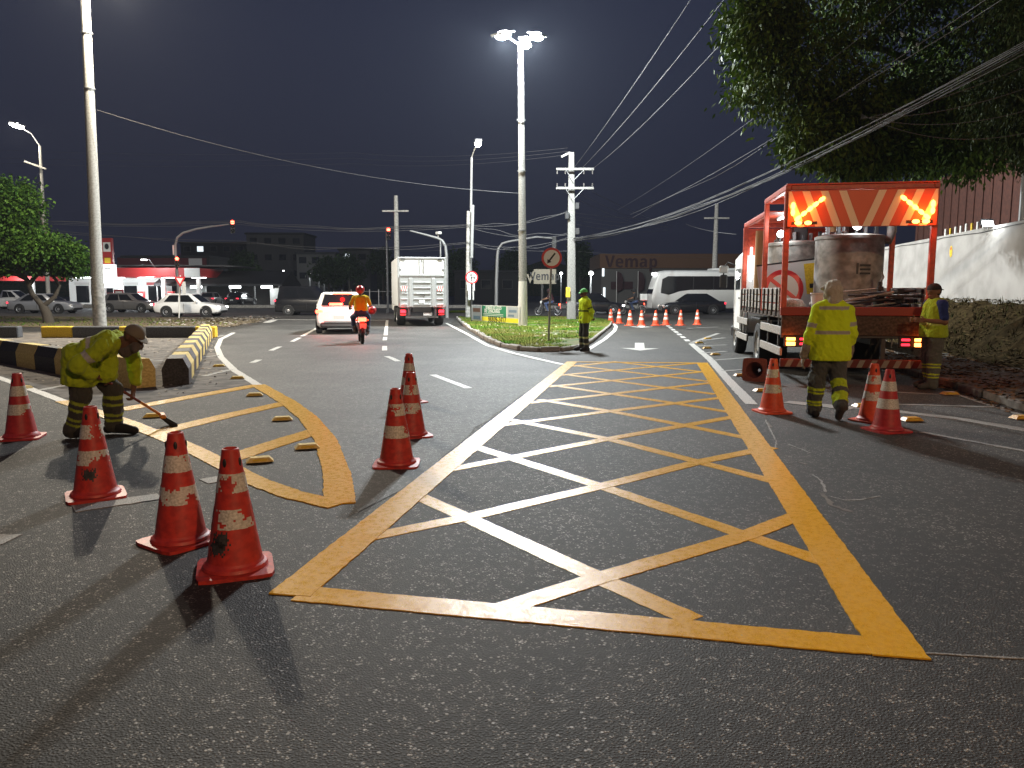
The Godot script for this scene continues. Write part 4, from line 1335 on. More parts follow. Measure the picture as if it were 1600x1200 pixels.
	for k in 9:
		b = MB.new()
		b.box(Vector3(-3.4 + k * 0.9, 0.9, 0), Vector3(0.07, 1.8, 0.07), Basis.IDENTITY, 0.01)
		part("post", b, M.plate, t)
	for y in [0.3, 1.6]:
		b = MB.new()
		b.box(Vector3(0.2, y, -0.06), Vector3(7.4, 0.05, 0.04))
		part("rail", b, M.galvanised, t)
	b = MB.new()
	b.box(Vector3(0, 0.15, 0), Vector3(60, 0.3, 0.25), Basis.IDENTITY, 0.03)
	b.xf = Transform3D()
	var fk := setting("far_kerb", b, M.concrete)
	fk.position = Vector3(-34, 0, -74.5)
	b = MB.new()
	b.box(Vector3(0, 0.15, 0), Vector3(90, 0.3, 0.25), Basis.IDENTITY, 0.03)
	fk = setting("far_kerb", b, M.concrete)
	fk.position = Vector3(48, 0, -73)
	# warehouse on the right
	at = Vector3(15.587, 0, -78)
	t = thing("warehouse", "dim warehouse with an orange fascia lettered above the passing coach", "building", at)
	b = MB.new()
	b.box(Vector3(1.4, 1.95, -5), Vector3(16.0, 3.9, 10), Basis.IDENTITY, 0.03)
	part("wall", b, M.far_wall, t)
	b = MB.new()
	b.box(Vector3(1.4, 4.62, -4.9), Vector3(16.4, 1.45, 10.2), Basis.IDENTITY, 0.03)
	mat("fascia_orange", Color(0.075, 0.036, 0.016), 0.85)
	part("fascia", b, M.fascia_orange, t)
	mat("maroon", Color(0.02, 0.004, 0.006), 0.85)
	text("Vemap", 1.15, 0.06, M.maroon, t, Transform3D(Basis.IDENTITY, Vector3(11.95 - at.x, 4.55, 0.24)), true)
	for x in [10.521, 12.664, 14.418, 16.366, 18.51]:
		b = MB.new()
		b.prism(Vector3(x - at.x, 1.5, 0.5), Vector3.RIGHT, Vector3.UP, [Vector2(-0.05, 0), Vector2(0.55, 0.3), Vector2(0.62, 1.3), Vector2(0.4, 1.9), Vector2(0.0, 2.1), Vector2(-0.05, 2.0)], Vector3(0, 0, 0.02))
		var fl := part("feather_flag", b, M.maroon, t)
		b = MB.new()
		b.tube([Vector3(x - at.x - 0.06, 0, 0.5), Vector3(x - at.x - 0.06, 3.6, 0.5)], 0.03, 5)
		part("pole", b, M.plate, fl)
	b = MB.new()
	b.box(Vector3(11.041 - at.x, 2.2, 0.1), Vector3(2.2, 0.75, 0.12), Basis.IDENTITY, 0.02)
	part("sign_panel", b, M.maroon, t)
	for x in [9.157, 9.287]:
		b = MB.new()
		b.box(Vector3(x - at.x, 3.6 if x < 9.22 else 1.5, 0.06), Vector3(0.22, 1.0, 0.1), Basis.IDENTITY, 0.02)
		part("lit_window", b, M.window_glow, t)
	# hills of dark vegetation at the horizon
	var hb := MB.new()
	var prev := []
	for k in 121:
		var a := -1.25 + 2.5 * k / 120.0
		var R := 260.0
		var hh := 7.5 + 7.0 * absf(jit.get_noise_2d(k * 0.35, 3.0)) + 3.0 * jit.get_noise_2d(k * 2.2, 8.0)
		var g := [Vector3(R * sin(a), 0, -R * cos(a)), Vector3(R * sin(a), hh, -R * cos(a)), Vector3(1.3 * R * sin(a), hh * 0.9, -1.3 * R * cos(a))]
		if k > 0:
			hb.poly([prev[0], g[0], g[1], prev[1]], Vector3(-sin(a), 0.4, cos(a)))
			hb.poly([prev[1], g[1], g[2], prev[2]], Vector3.UP)
		prev = g
	setting("wooded_hills", hb, M.turf)


# leaves in clumps: blobs are [centre, radii]; leaves hang and point outwards
func crown(b: MB, blobs: Array, clumps: int, per: int, size: float, narrow: float, droop: float, c0: Color, c1: Color, spread: float, sd: int) -> void:
	var r := RandomNumberGenerator.new()
	r.seed = sd
	for k in clumps:
		var q: Array = blobs[r.randi() % blobs.size()]
		var d := Vector3(r.randfn(), r.randfn(), r.randfn()).normalized()
		var rad := pow(r.randf(), 0.45) * (0.85 + 0.3 * jit.get_noise_3d(d.x * 3.0 + sd, d.y * 3.0, d.z * 3.0))
		var o: Vector3 = q[0] + d * q[1] * rad
		var tone := r.randf()
		var young := r.randf() < 0.12
		for j in per:
			var p := o + Vector3(r.randfn(), r.randfn() * 0.8, r.randfn()) * spread
			var ax := (d * 0.5 + Vector3(r.randfn(), r.randfn(), r.randfn()) * 0.6 + Vector3.DOWN * droop).normalized()
			var sd2 := ax.cross(Vector3(r.randfn(), r.randfn(), r.randfn())).normalized()
			var nn := ax.cross(sd2).normalized()
			if nn.y < 0.0:
				nn = -nn
			var l := size * r.randf_range(0.6, 1.25)
			var w := l * narrow
			b.col = c0.lerp(c1, clampf(tone * 0.6 + r.randf() * 0.4 + (0.5 if young else 0.0), 0, 1))
			var m1 := p + ax * l * 0.45 + nn * l * 0.05
			var e := p + ax * l - nn * l * 0.08
			var s := sd2 * w
			b.tri(p, m1 + s - nn * w * 0.35, m1, nn, nn, nn)
			b.tri(p, m1, m1 - s - nn * w * 0.35, nn, nn, nn)
			b.tri(m1, m1 + s - nn * w * 0.35, e, nn, nn, nn)
			b.tri(m1, e, m1 - s - nn * w * 0.35, nn, nn, nn)


func limb(t: Node, pts: Array, r0: float, r1: float) -> void:
	var b := MB.new()
	var rr := []
	for k in pts.size():
		rr.append(lerpf(r0, r1, float(k) / (pts.size() - 1)))
	b.tube(pts, rr, 9)
	part("trunk" if r0 > 0.14 else "limb", b, M.bark, t)


func build_trees() -> void:
	# small tree on the left verge
	var at := Vector3(-23.758, 0, -39.284)
	var t := thing("street_tree", "leafy low tree with a forked trunk on the left verge", "tree", at)
	limb(t, [Vector3(0.15, -0.05, 0), Vector3(0.05, 0.5, 0), Vector3(-0.1, 0.95, 0.05)], 0.27, 0.2)
	limb(t, [Vector3(-0.1, 0.85, 0.0), Vector3(-0.55, 1.5, 0.1), Vector3(-0.75, 2.2, 0.1), Vector3(-1.3, 3.2, 0.2), Vector3(-1.8, 4.4, 0.2)], 0.15, 0.05)
	limb(t, [Vector3(0.0, 0.9, 0.05), Vector3(0.55, 1.35, 0.0), Vector3(0.75, 1.9, -0.1), Vector3(0.3, 2.7, -0.1), Vector3(0.9, 3.9, -0.2)], 0.12, 0.05)
	limb(t, [Vector3(-0.7, 1.9, 0.1), Vector3(-0.2, 2.8, -0.3), Vector3(0.1, 4.2, -0.5), Vector3(-0.2, 5.6, -0.4)], 0.12, 0.04)
	limb(t, [Vector3(-0.75, 2.2, 0.1), Vector3(-2.0, 2.9, 0.4), Vector3(-3.0, 3.6, 0.3)], 0.1, 0.04)
	var b := MB.new()
	crown(b, [[Vector3(-1.6, 4.6, 0), Vector3(2.3, 1.9, 2.2)], [Vector3(0.4, 3.6, 0.2), Vector3(1.9, 1.3, 1.9)], [Vector3(-2.6, 3.4, 0.2), Vector3(2.0, 1.2, 2.0)], [Vector3(-1.4, 6.0, -0.2), Vector3(1.7, 1.5, 1.6)], [Vector3(1.2, 3.2, -0.3), Vector3(1.1, 0.9, 1.3)], [Vector3(-3.2, 5.2, 0), Vector3(1.9, 1.8, 1.8)]], 1900, 14, 0.17, 0.34, 0.25, Color(0.008, 0.026, 0.006), Color(0.05, 0.10, 0.014), 0.17, 5)
	part("crown", b, M.leaf, t)
	# the broad tree over the marking truck
	at = Vector3(16.6, 0.9, -24.5)
	t = thing("mango_tree", "broad dark leafed tree overhanging the orange truck", "tree", at)
	limb(t, [Vector3(0, 0, 0), Vector3(-0.1, 2.0, 0.1), Vector3(-0.5, 4.6, 0.2)], 0.55, 0.36)
	for q in [[Vector3(-3.6, 7.0, 0.6), Vector3(-7.6, 8.0, 1.2)], [Vector3(-2.5, 8.2, 1.8), Vector3(-5.4, 11.4, 3.4)], [Vector3(1.6, 7.6, 0.4), Vector3(3.6, 10.2, 0.8)], [Vector3(-2.0, 7.4, -1.6), Vector3(-4.2, 10.2, -3.4)], [Vector3(-3.0, 5.6, 1.8), Vector3(-7.0, 5.8, 2.4)]]:
		limb(t, [Vector3(-0.5, 4.4, 0.2), Vector3(-0.5, 4.4, 0.2).lerp(q[0], 0.5) + Vector3(0, 0.3, 0), q[0], q[0].lerp(q[1], 0.5) + Vector3(0, 0.25, 0), q[1]], 0.24, 0.05)
	b = MB.new()
	crown(b, [[Vector3(-8.8, 7.0, 1.6), Vector3(2.1, 1.7, 2.2)], [Vector3(-9.6, 8.2, 2.0), Vector3(1.2, 1.1, 1.4)], [Vector3(-8.0, 5.0, 2.2), Vector3(1.2, 0.8, 1.2)], [Vector3(-6.2, 4.6, 1.6), Vector3(1.6, 0.7, 1.6)], [Vector3(-3.4, 4.9, 1.2), Vector3(2.2, 0.9, 2.0)], [Vector3(-6.6, 9.2, 1.6), Vector3(2.7, 2.2, 2.8)], [Vector3(-6.9, 5.9, 1.8), Vector3(1.7, 1.3, 2.0)], [Vector3(-4.6, 6.0, 1.8), Vector3(2.4, 1.3, 2.4)], [Vector3(-3.4, 7.8, 1.6), Vector3(3.2, 2.2, 3.0)], [Vector3(-4.6, 11.2, 1.2), Vector3(3.8, 2.4, 3.4)], [Vector3(-0.6, 6.4, 1.2), Vector3(3.0, 1.7, 2.6)], [Vector3(0.4, 9.4, 1.2), Vector3(3.4, 2.8, 3.0)], [Vector3(-1.6, 12.4, 1.2), Vector3(4.0, 2.2, 3.0)], [Vector3(-6.7, 4.7, 2.0), Vector3(0.9, 0.6, 1.0)], [Vector3(-7.9, 10.2, 2.0), Vector3(1.6, 1.2, 1.5)]], 7600, 12, 0.205, 0.19, 0.75, Color(0.010, 0.022, 0.005), Color(0.085, 0.13, 0.018), 0.22, 11)
	part("crown", b, M.leaf, t)
	# feathery tree nearer, at the right edge
	at = Vector3(18.0, 1.1, -17.0)
	t = thing("feathery_tree", "feathery drooping tree filling the upper right corner", "tree", at)
	limb(t, [Vector3(0, 0, 0), Vector3(0.2, 2.2, 0), Vector3(-0.2, 4.4, 0.1)], 0.36, 0.24)
	for q in [[Vector3(-3.2, 5.6, 0.4), Vector3(-7.4, 5.8, 0.4)], [Vector3(-2.8, 6.6, -1.0), Vector3(-6.6, 8.2, -1.6)], [Vector3(-1.0, 6.8, 0.6), Vector3(-1.6, 8.6, 1.2)], [Vector3(-2.8, 6.2, 1.4), Vector3(-5.4, 7.2, 2.8)]]:
		limb(t, [Vector3(-0.2, 4.2, 0.1), Vector3(-0.2, 4.2, 0.1).lerp(q[0], 0.5) + Vector3(0, 0.2, 0), q[0], q[1]], 0.13, 0.04)
	b = MB.new()
	crown(b, [[Vector3(-7.2, 4.6, 0.2), Vector3(1.5, 1.2, 1.6)], [Vector3(-5.4, 3.9, 0.6), Vector3(1.9, 0.9, 1.8)], [Vector3(-6.4, 6.4, -0.2), Vector3(2.0, 1.6, 2.0)], [Vector3(-4.2, 5.4, 0.4), Vector3(2.2, 1.6, 2.0)], [Vector3(-7.0, 8.0, -0.4), Vector3(1.8, 1.4, 1.8)], [Vector3(-4.4, 7.6, 0.4), Vector3(2.4, 1.9, 2.4)], [Vector3(-3.6, 3.8, 0.4), Vector3(1.4, 0.8, 1.4)], [Vector3(-6.4, 3.6, 0.6), Vector3(1.3, 0.6, 1.2)], [Vector3(-4.6, 3.3, 1.0), Vector3(1.6, 0.6, 1.2)]], 4200, 16, 0.15, 0.13, 1.0, Color(0.010, 0.020, 0.008), Color(0.042, 0.068, 0.02), 0.2, 17)
	part("crown", b, M.leaf, t)
	# dark trees far behind the traffic
	for q in [[Vector3(-27.697, 0, -132), 5.5, "dark tree crown among the houses left of the box truck"], [Vector3(-28.476, 0, -120), 4.6, "dark round tree below the clustered far lamps"], [Vector3(-46.649, 0, -135), 6, "dark tree standing between the two apartment blocks"], [Vector3(-7.993, 0, -120), 5.6, "dark tree right of the box truck roof"], [Vector3(10.316, 0, -118), 6.4, "dark tree behind the bright lamp post by the warehouse"], [Vector3(0, 0, -130), 6, "dark tree beyond the lettered board"], [Vector3(-22.981, 0, -138), 6.6, "dark tree just left of the box truck"]]:
		at = q[0]
		t = thing("far_tree", q[2], "tree", at, 0.0, "dark trees beyond the avenue")
		var h: float = q[1]
		limb(t, [Vector3.ZERO, Vector3(0.1, h * 0.4, 0), Vector3(0, h * 0.8, 0)], 0.3, 0.1)
		b = MB.new()
		crown(b, [[Vector3(-0.8, h, 0), Vector3(2.6, 2.0, 2.4)], [Vector3(1.2, h * 0.85, 0.3), Vector3(2.3, 1.8, 2.2)], [Vector3(0, h * 1.2, 0), Vector3(1.9, 1.5, 1.8)]], 260, 10, 0.42, 0.4, 0.3, Color(0.015, 0.03, 0.010), Color(0.04, 0.07, 0.02), 0.34, int(absf(at.x) * 13.0))
		part("crown", b, M.leaf, t)


# a torn or whole reflective sleeve on a cone, r0 at its lower edge; torn is the share that has peeled off
func sleeve(y0: float, y1: float, r0: float, r1: float, torn: float, sd: int) -> MB:
	var b := MB.new()
	var k := 56 if torn > 0.05 else 28
	var m := 10 if torn > 0.05 else 1
	for i in k:
		var a := TAU * i / k
		var d := TAU * (i + 1) / k
		for j in m:
			var g := jit.get_noise_3d(cos(a) * 0.8 + sd * 3.1, sin(a) * 0.8, sd * 1.7 + j * 0.06) * 1.6 + 0.55 * jit.get_noise_3d(cos(a) * 5.0 + sd, sin(a) * 5.0, j * 0.8)
			if g > 0.62 - torn * 0.75:
				continue
			var e := 0.12 * torn * jit.get_noise_2d(a * 9.0, sd * 5.0)
			var f0 := maxf(0.0, j / float(m) + e) if j == 0 else j / float(m)
			var f1 := minf(1.0, 1.0 - absf(e)) if j == m - 1 else (j + 1) / float(m)
			var q := []
			for w in [[a, f0], [d, f0], [d, f1], [a, f1]]:
				var r := lerpf(r0, r1, w[1]) + 0.0022
				q.append(Vector3(cos(w[0]) * r, lerpf(y0, y1, w[1]), sin(w[0]) * r))
			var n0 := Vector3(cos(a), 0.2, sin(a)).normalized()
			var n1 := Vector3(cos(d), 0.2, sin(d)).normalized()
			b.tri(q[0], q[1], q[2], n0, n1, n1)
			b.tri(q[0], q[2], q[3], n0, n1, n0)
	return b


func cone(label: String, at: Vector3, turn: float, m: Material, torn: float, sd: int, group: String, detail := 28, scale := 1.0, scuffs := []) -> Node3D:
	var t := thing("traffic_cone", label, "traffic cone", at, turn, group)
	var H := 0.72
	var R := func(y: float) -> float: return lerpf(0.158, 0.047, (y - 0.05) / (H - 0.05))
	var b := MB.new()
	var sides := 32
	for i in sides:
		var P := []
		for e in [i, i + 1]:
			var a: float = TAU * e / sides
			var u := Vector3(cos(a), 0, sin(a))
			var w := 0.212 / pow(pow(absf(u.x), 9.0) + pow(absf(u.z), 9.0), 1.0 / 9.0)
			P.append([u * 0.146, u * w, u])
		var up := Vector3(0, 0.026, 0)
		b.poly([P[0][0], P[1][0], P[1][1], P[0][1]], Vector3.DOWN)
		b.poly([P[0][0] + up, P[1][0] + up, P[1][1] + up * 0.8, P[0][1] + up * 0.8], Vector3.UP)
		b.poly([P[0][1], P[1][1], P[1][1] + up * 0.8, P[0][1] + up * 0.8], P[0][2])
		b.poly([P[0][0], P[1][0], P[1][0] + up, P[0][0] + up], -P[0][2])
	part("base", b, m, t)
	b = MB.new()
	b.lathe([Vector2(0.185, 0.027), Vector2(0.178, 0.045), Vector2(0.164, 0.056), Vector2(R.call(0.07), 0.07), Vector2(R.call(0.3), 0.3), Vector2(R.call(0.5), 0.5), Vector2(0.047, H), Vector2(0.038, H + 0.004), Vector2(0.034, H - 0.05), Vector2(0.05, H - 0.15)], detail)
	part("body", b, m, t)
	var s1 := sleeve(0.475, 0.585, R.call(0.475), R.call(0.585), torn, sd)
	var s2 := sleeve(0.27, 0.385, R.call(0.27), R.call(0.385), torn, sd + 1)
	for s in [s1, s2]:
		if s.v.size() > 0:
			part("reflective_band", s, M.cone_band, t)
	if detail > 20:
		for k in 4:
			var a := 0.6 + k * PI / 2
			b = MB.new()
			b.ball(Vector3(cos(a) * 0.0595, 0.645, sin(a) * 0.0595), Vector3(0.007, 0.028, 0.012), 5, Basis(Vector3.UP, -a))
			part("slot", b, M.sign_black, t)
	for q in scuffs:
		b = MB.new()
		for i in 12:
			for j in 8:
				var a := float(q[0]) + (i - 6) * 0.075
				var y: float = q[1] + (j - 4) * 0.013
				if Vector2((i - 5.5) / 6.0, (j - 3.5) / 4.0).length() + 0.9 * jit.get_noise_2d(i * 1.7 + q[0] * 9.0, j * 1.7) > 0.85:
					continue
				var p := []
				for w in [[a, y], [a + 0.075, y], [a + 0.075, y + 0.013], [a, y + 0.013]]:
					var r: float = R.call(w[1]) + 0.0015
					p.append(Vector3(cos(w[0]) * r, w[1], sin(w[0]) * r))
				b.poly(p, Vector3(cos(a), 0.2, sin(a)))
		part("scuff", b, M.barrier_black, t)
	t.scale = Vector3.ONE * scale
	return t


func build_cones() -> void:
	var g := "traffic cones set out round the fresh paint"
	cone("faded red cone at the left edge of the frame, in front of the barrier", Vector3(-5.458, 0, -8.424), 0.3, M.cone_crimson, 0.25, 3, g)
	cone("battered red cone with torn bands in front of the sweeping worker", Vector3(-3.315, 0, -5.973), 0.55, M.cone_red, 0.62, 7, g, 28, 1.0, [[1.9, 0.2]])
	cone("orange cone with half its bands missing, second nearest on the left", Vector3(-2.158, 0, -4.853), 0.95, M.cone_red, 0.7, 12, g)
	cone("nearest red cone with ragged bands and a dark scuff on its side", Vector3(-1.624, 0, -4.353), 0.35, M.cone_red, 0.5, 27, g, 28, 1.0, [[2.3, 0.17], [2.15, 0.21]])
	cone("front cone of the row of three in the lane", Vector3(-1.084, 0, -7.088), 0.05, M.cone_red, 0.35, 31, g)
	cone("middle cone of the row of three in the lane", Vector3(-1.134, 0, -8.539), 0.4, M.cone_red, 0.4, 35, g)
	cone("rearmost cone of the row of three in the lane", Vector3(-1.5, 0, -11.149), 0.7, M.cone_red, 0.15, 41, g)
	cone("bright orange cone beside the toppled cone", Vector3(3.505, 0, -10.249), 0.15, M.cone_orange, 0.3, 44, g)
	cone("orange cone half hidden behind the crimson cone at right", Vector3(4.517, 0, -9.528), 0.5, M.cone_orange, 0.3, 52, g)
	cone("crimson cone with clean bands to the right of the walking worker", Vector3(4.379, 0, -8.859), 0.25, M.cone_crimson, 0.0, 60, g)
	var fallen := cone("toppled dirty cone lying with its hollow base towards us by the truck", Vector3(4.42, 0.2, -13.9), 0.0, M.cone_crimson, 0.3, 70, g)
	fallen.transform = Transform3D(Basis(Vector3.UP, -0.45) * Basis(Vector3.RIGHT, -PI / 2 - 0.1), Vector3(4.36, 0.215, -13.75))
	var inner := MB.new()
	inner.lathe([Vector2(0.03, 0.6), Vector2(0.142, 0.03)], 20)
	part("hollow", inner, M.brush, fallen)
	for ch in fallen.get_children():
		if ch.name == "base":
			ch.material_override = M.cone_dirty
	var far := "small cones across the end of the lane"
	var n := 0
	for q in [[Vector3(5.015, 0, -39.11), "orange cone nearest the waiting worker, leftmost"], [Vector3(5.438, 0, -39.11), "pale cone, second from the waiting worker"], [Vector3(5.592, 0, -36.5), "orange cone, third from the waiting worker"], [Vector3(6.139, 0, -36.5), "orange cone behind the far lane arrow, fourth"], [Vector3(6.808, 0, -36.5), "orange cone, fifth from the waiting worker"], [Vector3(7.436, 0, -37.21), "orange cone at the start of the dashed line, sixth"], [Vector3(8.07, 0, -36.85), "orange cone, seventh from the waiting worker"], [Vector3(9.043, 0, -37.58), "slim orange cone nearest the truck, last"]]:
		cone(q[1] + " in the far row", q[0], n * 0.4, M.cone_orange, 0.1 if n % 3 else 0.4, 80 + n, far, 14)
		n += 1
	# raised yellow road studs
	var sg := "raised yellow road studs"
	n = 0
	for q in [[Vector3(-2.408, 0, -7.198), 0.35, "nearest brown road stud inside the yellow gore"], [Vector3(-2.123, 0, -7.829), 0.35, "road stud beside the curved border of the gore"], [Vector3(-2.9, 0, -9.577), 0.3, "road stud in the second bay of the gore"], [Vector3(-4, 0, -11.841), 0.3, "road stud in the top bay of the gore"], [Vector3(-5.11, 0, -14.213), 0.3, "road stud just above the gore by the white curve"], [Vector3(-6.333, 0, -16.533), 0.3, "road stud by the black end of the barrier"], [Vector3(-8.18, 0, -12.791), -0.3, "road stud behind the leftmost cone"], [Vector3(-4.639, 0, -9.825), 0.3, "road stud behind the broom head"], [Vector3(4.053, 0, -12.378), 0.1, "yellow road stud left of the bright orange cone"], [Vector3(4.38, 0, -14.646), 0.1, "yellow road stud left of the toppled cone"], [Vector3(5.016, 0, -9.528), 0.1, "yellow road stud right of the crimson cone"], [Vector3(6.89, 0, -11.989), 0.1, "reddish road stud right of the worker in the vest"], [Vector3(6.494, 0, -9.674), 0.1, "road stud at the right edge of the frame"], [Vector3(4.931, 0, -10.71), 0.1, "road stud between the walking worker and the cones"], [Vector3(5.189, 0, -19.544), 0.1, "nearest small road stud of the hatching by the front wheel"], [Vector3(5.53, 0, -21.738), 0.1, "second small road stud of the hatching by the front wheel"], [Vector3(5.866, 0, -24.025), 0.1, "third small road stud of the hatching by the front wheel"], [Vector3(6.658, 0, -26.124), 0.1, "farthest small road stud of the hatching by the front wheel"]]:
		var t := thing("road_stud", q[2], "road stud", q[0], q[1], sg)
		var body := MB.new()
		for sx in [-1.0, 1.0]:
			body.poly([Vector3(sx * 0.125, 0.012, -0.075), Vector3(sx * 0.125, 0.012, 0.075), Vector3(sx * 0.085, 0.052, 0.045), Vector3(sx * 0.085, 0.052, -0.045)], Vector3(sx, 0.6, 0))
			body.poly([Vector3(-0.125, 0.012, sx * 0.075), Vector3(0.125, 0.012, sx * 0.075), Vector3(0.085, 0.052, sx * 0.045), Vector3(-0.085, 0.052, sx * 0.045)], Vector3(0, 0.6, sx))
		body.poly([Vector3(-0.085, 0.052, -0.045), Vector3(0.085, 0.052, -0.045), Vector3(0.085, 0.052, 0.045), Vector3(-0.085, 0.052, 0.045)], Vector3.UP)
		part("body", body, M.yellow_worn if n >= 8 else M.barrier_yellow, t)
		var rf := MB.new()
		rf.box(Vector3(0, 0.03, 0.062), Vector3(0.13, 0.016, 0.006), Basis(Vector3.RIGHT, -0.62))
		part("reflector", rf, M.kerb_yellow, t)
		n += 1


# flat round sign with a red rim; arrow outlines in black
func round_sign(t: Node, c: Vector3, r: float, turn: float, arrows: Array) -> void:
	var s := Node3D.new()
	s.name = "sign_plate"
	t.add_child(s, true)
	s.transform = Transform3D(Basis(Vector3.UP, turn), c)
	var b := MB.new()
	b.lathe([Vector2(0, -0.003), Vector2(r, -0.003), Vector2(r, 0.003), Vector2(0, 0.003)], 36, Vector3.ZERO, Basis(Vector3.RIGHT, PI / 2))
	part("rim", b, M.sign_red, s)
	b = MB.new()
	b.lathe([Vector2(0, 0.006), Vector2(r * 0.78, 0.006)], 36, Vector3.ZERO, Basis(Vector3.RIGHT, PI / 2))
	part("face", b, M.sign_white, s)
	for a in arrows:
		b = MB.new()
		b.prism(Vector3(0, 0, 0.008), Vector3.RIGHT, Vector3.UP, a, Vector3(0, 0, 0.003))
		part("symbol", b, M.sign_black, s)


func arrow2(a: Vector2, d: Vector2, w: float, hw: float, hl: float) -> Array:
	var f := (d - a).normalized()
	var s := Vector2(-f.y, f.x)
	var n := d - f * hl
	return [a + s * w, n + s * w, n + s * hw, d, n - s * hw, n - s * w, a - s * w]


func build_signs() -> void:
	# keep-left sign
	var at := Vector3(1.105, 0.1, -23.261)
	at.y = 0.1
	var t := thing("road_sign", "round red rimmed sign with a diagonal arrow on the island tip", "road sign", at)
	var b := MB.new()
	var c := Vector3(1.168, 2.592, -22.9) - at
	b.tube([Vector3(0, -0.1, 0), c + Vector3(0, 0.25, -0.03)], 0.032, 8)
	part("post", b, M.galvanised, t)
	round_sign(t, c, 0.30, 0.0, [arrow2(Vector2(0.1, 0.14), Vector2(-0.13, -0.16), 0.025, 0.075, 0.11)])
	# straight or right
	at = Vector3(-2.009, 0.1, -38.403)
	at.y = 0.1
	t = thing("road_sign", "round sign with straight and right arrows on a black post by the banner", "road sign", at)
	c = Vector3(-1.99, 2.294, -38.3) - at
	b = MB.new()
	b.tube([Vector3(0, -0.1, 0), c + Vector3(0, 0.3, -0.04)], 0.05, 8)
	part("post", b, M.black_plastic, t)
	round_sign(t, c, 0.31, 0.05, [arrow2(Vector2(-0.03, -0.2), Vector2(-0.03, 0.2), 0.028, 0.07, 0.1), arrow2(Vector2(-0.02, -0.02), Vector2(0.21, -0.02), 0.028, 0.07, 0.1)])
	# yield
	at = Vector3(-20.222, 0, -46.804)
	t = thing("road_sign", "red and white yield triangle on a thin white post", "road sign", at)
	c = Vector3(-19.83, 2.265, -46.3) - at
	b = MB.new()
	b.tube([Vector3(0, -0.05, 0), c + Vector3(0.02, 0.3, -0.04)], 0.035, 6)
	part("post", b, M.sign_white, t)
	b = MB.new()
	b.prism(c, Vector3.RIGHT, Vector3.UP, [Vector2(-0.36, 0.22), Vector2(0.36, 0.22), Vector2(0, -0.4)], Vector3(0, 0, 0.01))
	part("plate", b, M.sign_red, t)
	b = MB.new()
	b.prism(c + Vector3(0, 0, 0.012), Vector3.RIGHT, Vector3.UP, [Vector2(-0.2, 0.13), Vector2(0.2, 0.13), Vector2(0, -0.22)], Vector3(0, 0, 0.006))
	part("face", b, M.sign_white, t)
	b = MB.new()
	b.box(c + Vector3(0.2, -0.45, -0.03), Vector3(0.22, 0.75, 0.04), Basis.IDENTITY, 0.005)
	part("back_plate", b, M.plate, t)
	# lettered board of the warehouse
	at = Vector3(2.231, 0, -57)
	t = thing("advertising_board", "cream board lettered with a shop name and a tick mark behind the arrow sign", "sign", at)
	b = MB.new()
	b.box(Vector3(2.42 - at.x, 2.688, 0), Vector3(1.65, 1.08, 0.1), Basis.IDENTITY, 0.02)
	part("board", b, M.sign_cream, t)
	b = MB.new()
	b.prism(Vector3(1.329 - at.x, 2.617, 0.0), Vector3.RIGHT, Vector3.UP, [Vector2(-0.28, 0.25), Vector2(-0.12, 0.25), Vector2(-0.04, -0.1), Vector2(0.2, 0.45), Vector2(0.36, 0.45), Vector2(0.0, -0.42)], Vector3(0, 0, 0.08))
	part("tick_mark", b, M.sign_cream, t)
	text("Vemap", 0.56, 0.02, M.sign_black, t, Transform3D(Basis.IDENTITY, Vector3(2.42 - at.x, 2.712, 0.07)), true, "Droid Sans", 0.85)
	b = MB.new()
	b.tube([Vector3(0, 0, -0.1), Vector3(0, 3.234, -0.1)], 0.09, 8)
	part("post", b, M.steel_dark, t)
	# banner strung between the sign post and the lamp standard
	var A := Vector3(-1.978, 0.965, -37.9)
	var Bp := Vector3(0.333, 0.986, -33.5)
	var A2 := Vector3(-1.983, 0.214, -37.9)
	at = A2
	t = thing("sale_banner", "printed plot sale banner with green and yellow panels on the grass", "banner", at, atan2(-(Bp - A).z, (Bp - A).x))
	var W := Vector2(Bp.x - A.x, Bp.z - A.z).length()
	var h := A.y - A2.y
	mat("banner_green", Color(0.02, 0.22, 0.10), 0.5)
	mat("banner_yellow", Color(0.85, 0.76, 0.04), 0.5)
	mat("banner_photo", Color(0.42, 0.45, 0.47), 0.5)
	mat("banner_brown", Color(0.20, 0.10, 0.06), 0.5)
	mat("banner_blue", Color(0.16, 0.24, 0.32), 0.5)
	b = MB.new()
	b.box(Vector3(W * 0.5, h * 0.5, 0), Vector3(W, h, 0.01))
	part("sheet", b, M.sign_white, t)
	for q in [[0.02, 0.22, 0.04, 0.96, "banner_photo"], [0.04, 0.2, 0.55, 0.8, "banner_brown"], [0.05, 0.2, 0.08, 0.3, "banner_blue"], [0.24, 0.75, 0.30, 0.97, "banner_green"], [0.24, 0.98, 0.02, 0.28, "banner_yellow"], [0.77, 0.98, 0.32, 0.96, "banner_photo"], [0.80, 0.95, 0.62, 0.78, "banner_blue"], [0.79, 0.9, 0.38, 0.5, "banner_blue"]]:
		b = MB.new()
		var lift := 0.007 if q[4] == "banner_photo" or q[4] == "banner_green" or q[4] == "banner_yellow" else 0.010
		b.box(Vector3(W * (q[0] + q[1]) * 0.5, h * (q[2] + q[3]) * 0.5, lift), Vector3(W * (q[1] - q[0]), h * (q[3] - q[2]), 0.003))
		part("print_panel", b, M[q[4]], t)
	text("VENDA DE LOTES", 0.15, 0.004, M.sign_white, t, Transform3D(Basis.IDENTITY, Vector3(W * 0.49, h * 0.86, 0.012)), true)
	text("DE CHÁCARAS", 0.18, 0.004, M.sign_white, t, Transform3D(Basis.IDENTITY, Vector3(W * 0.46, h * 0.66, 0.012)), true)
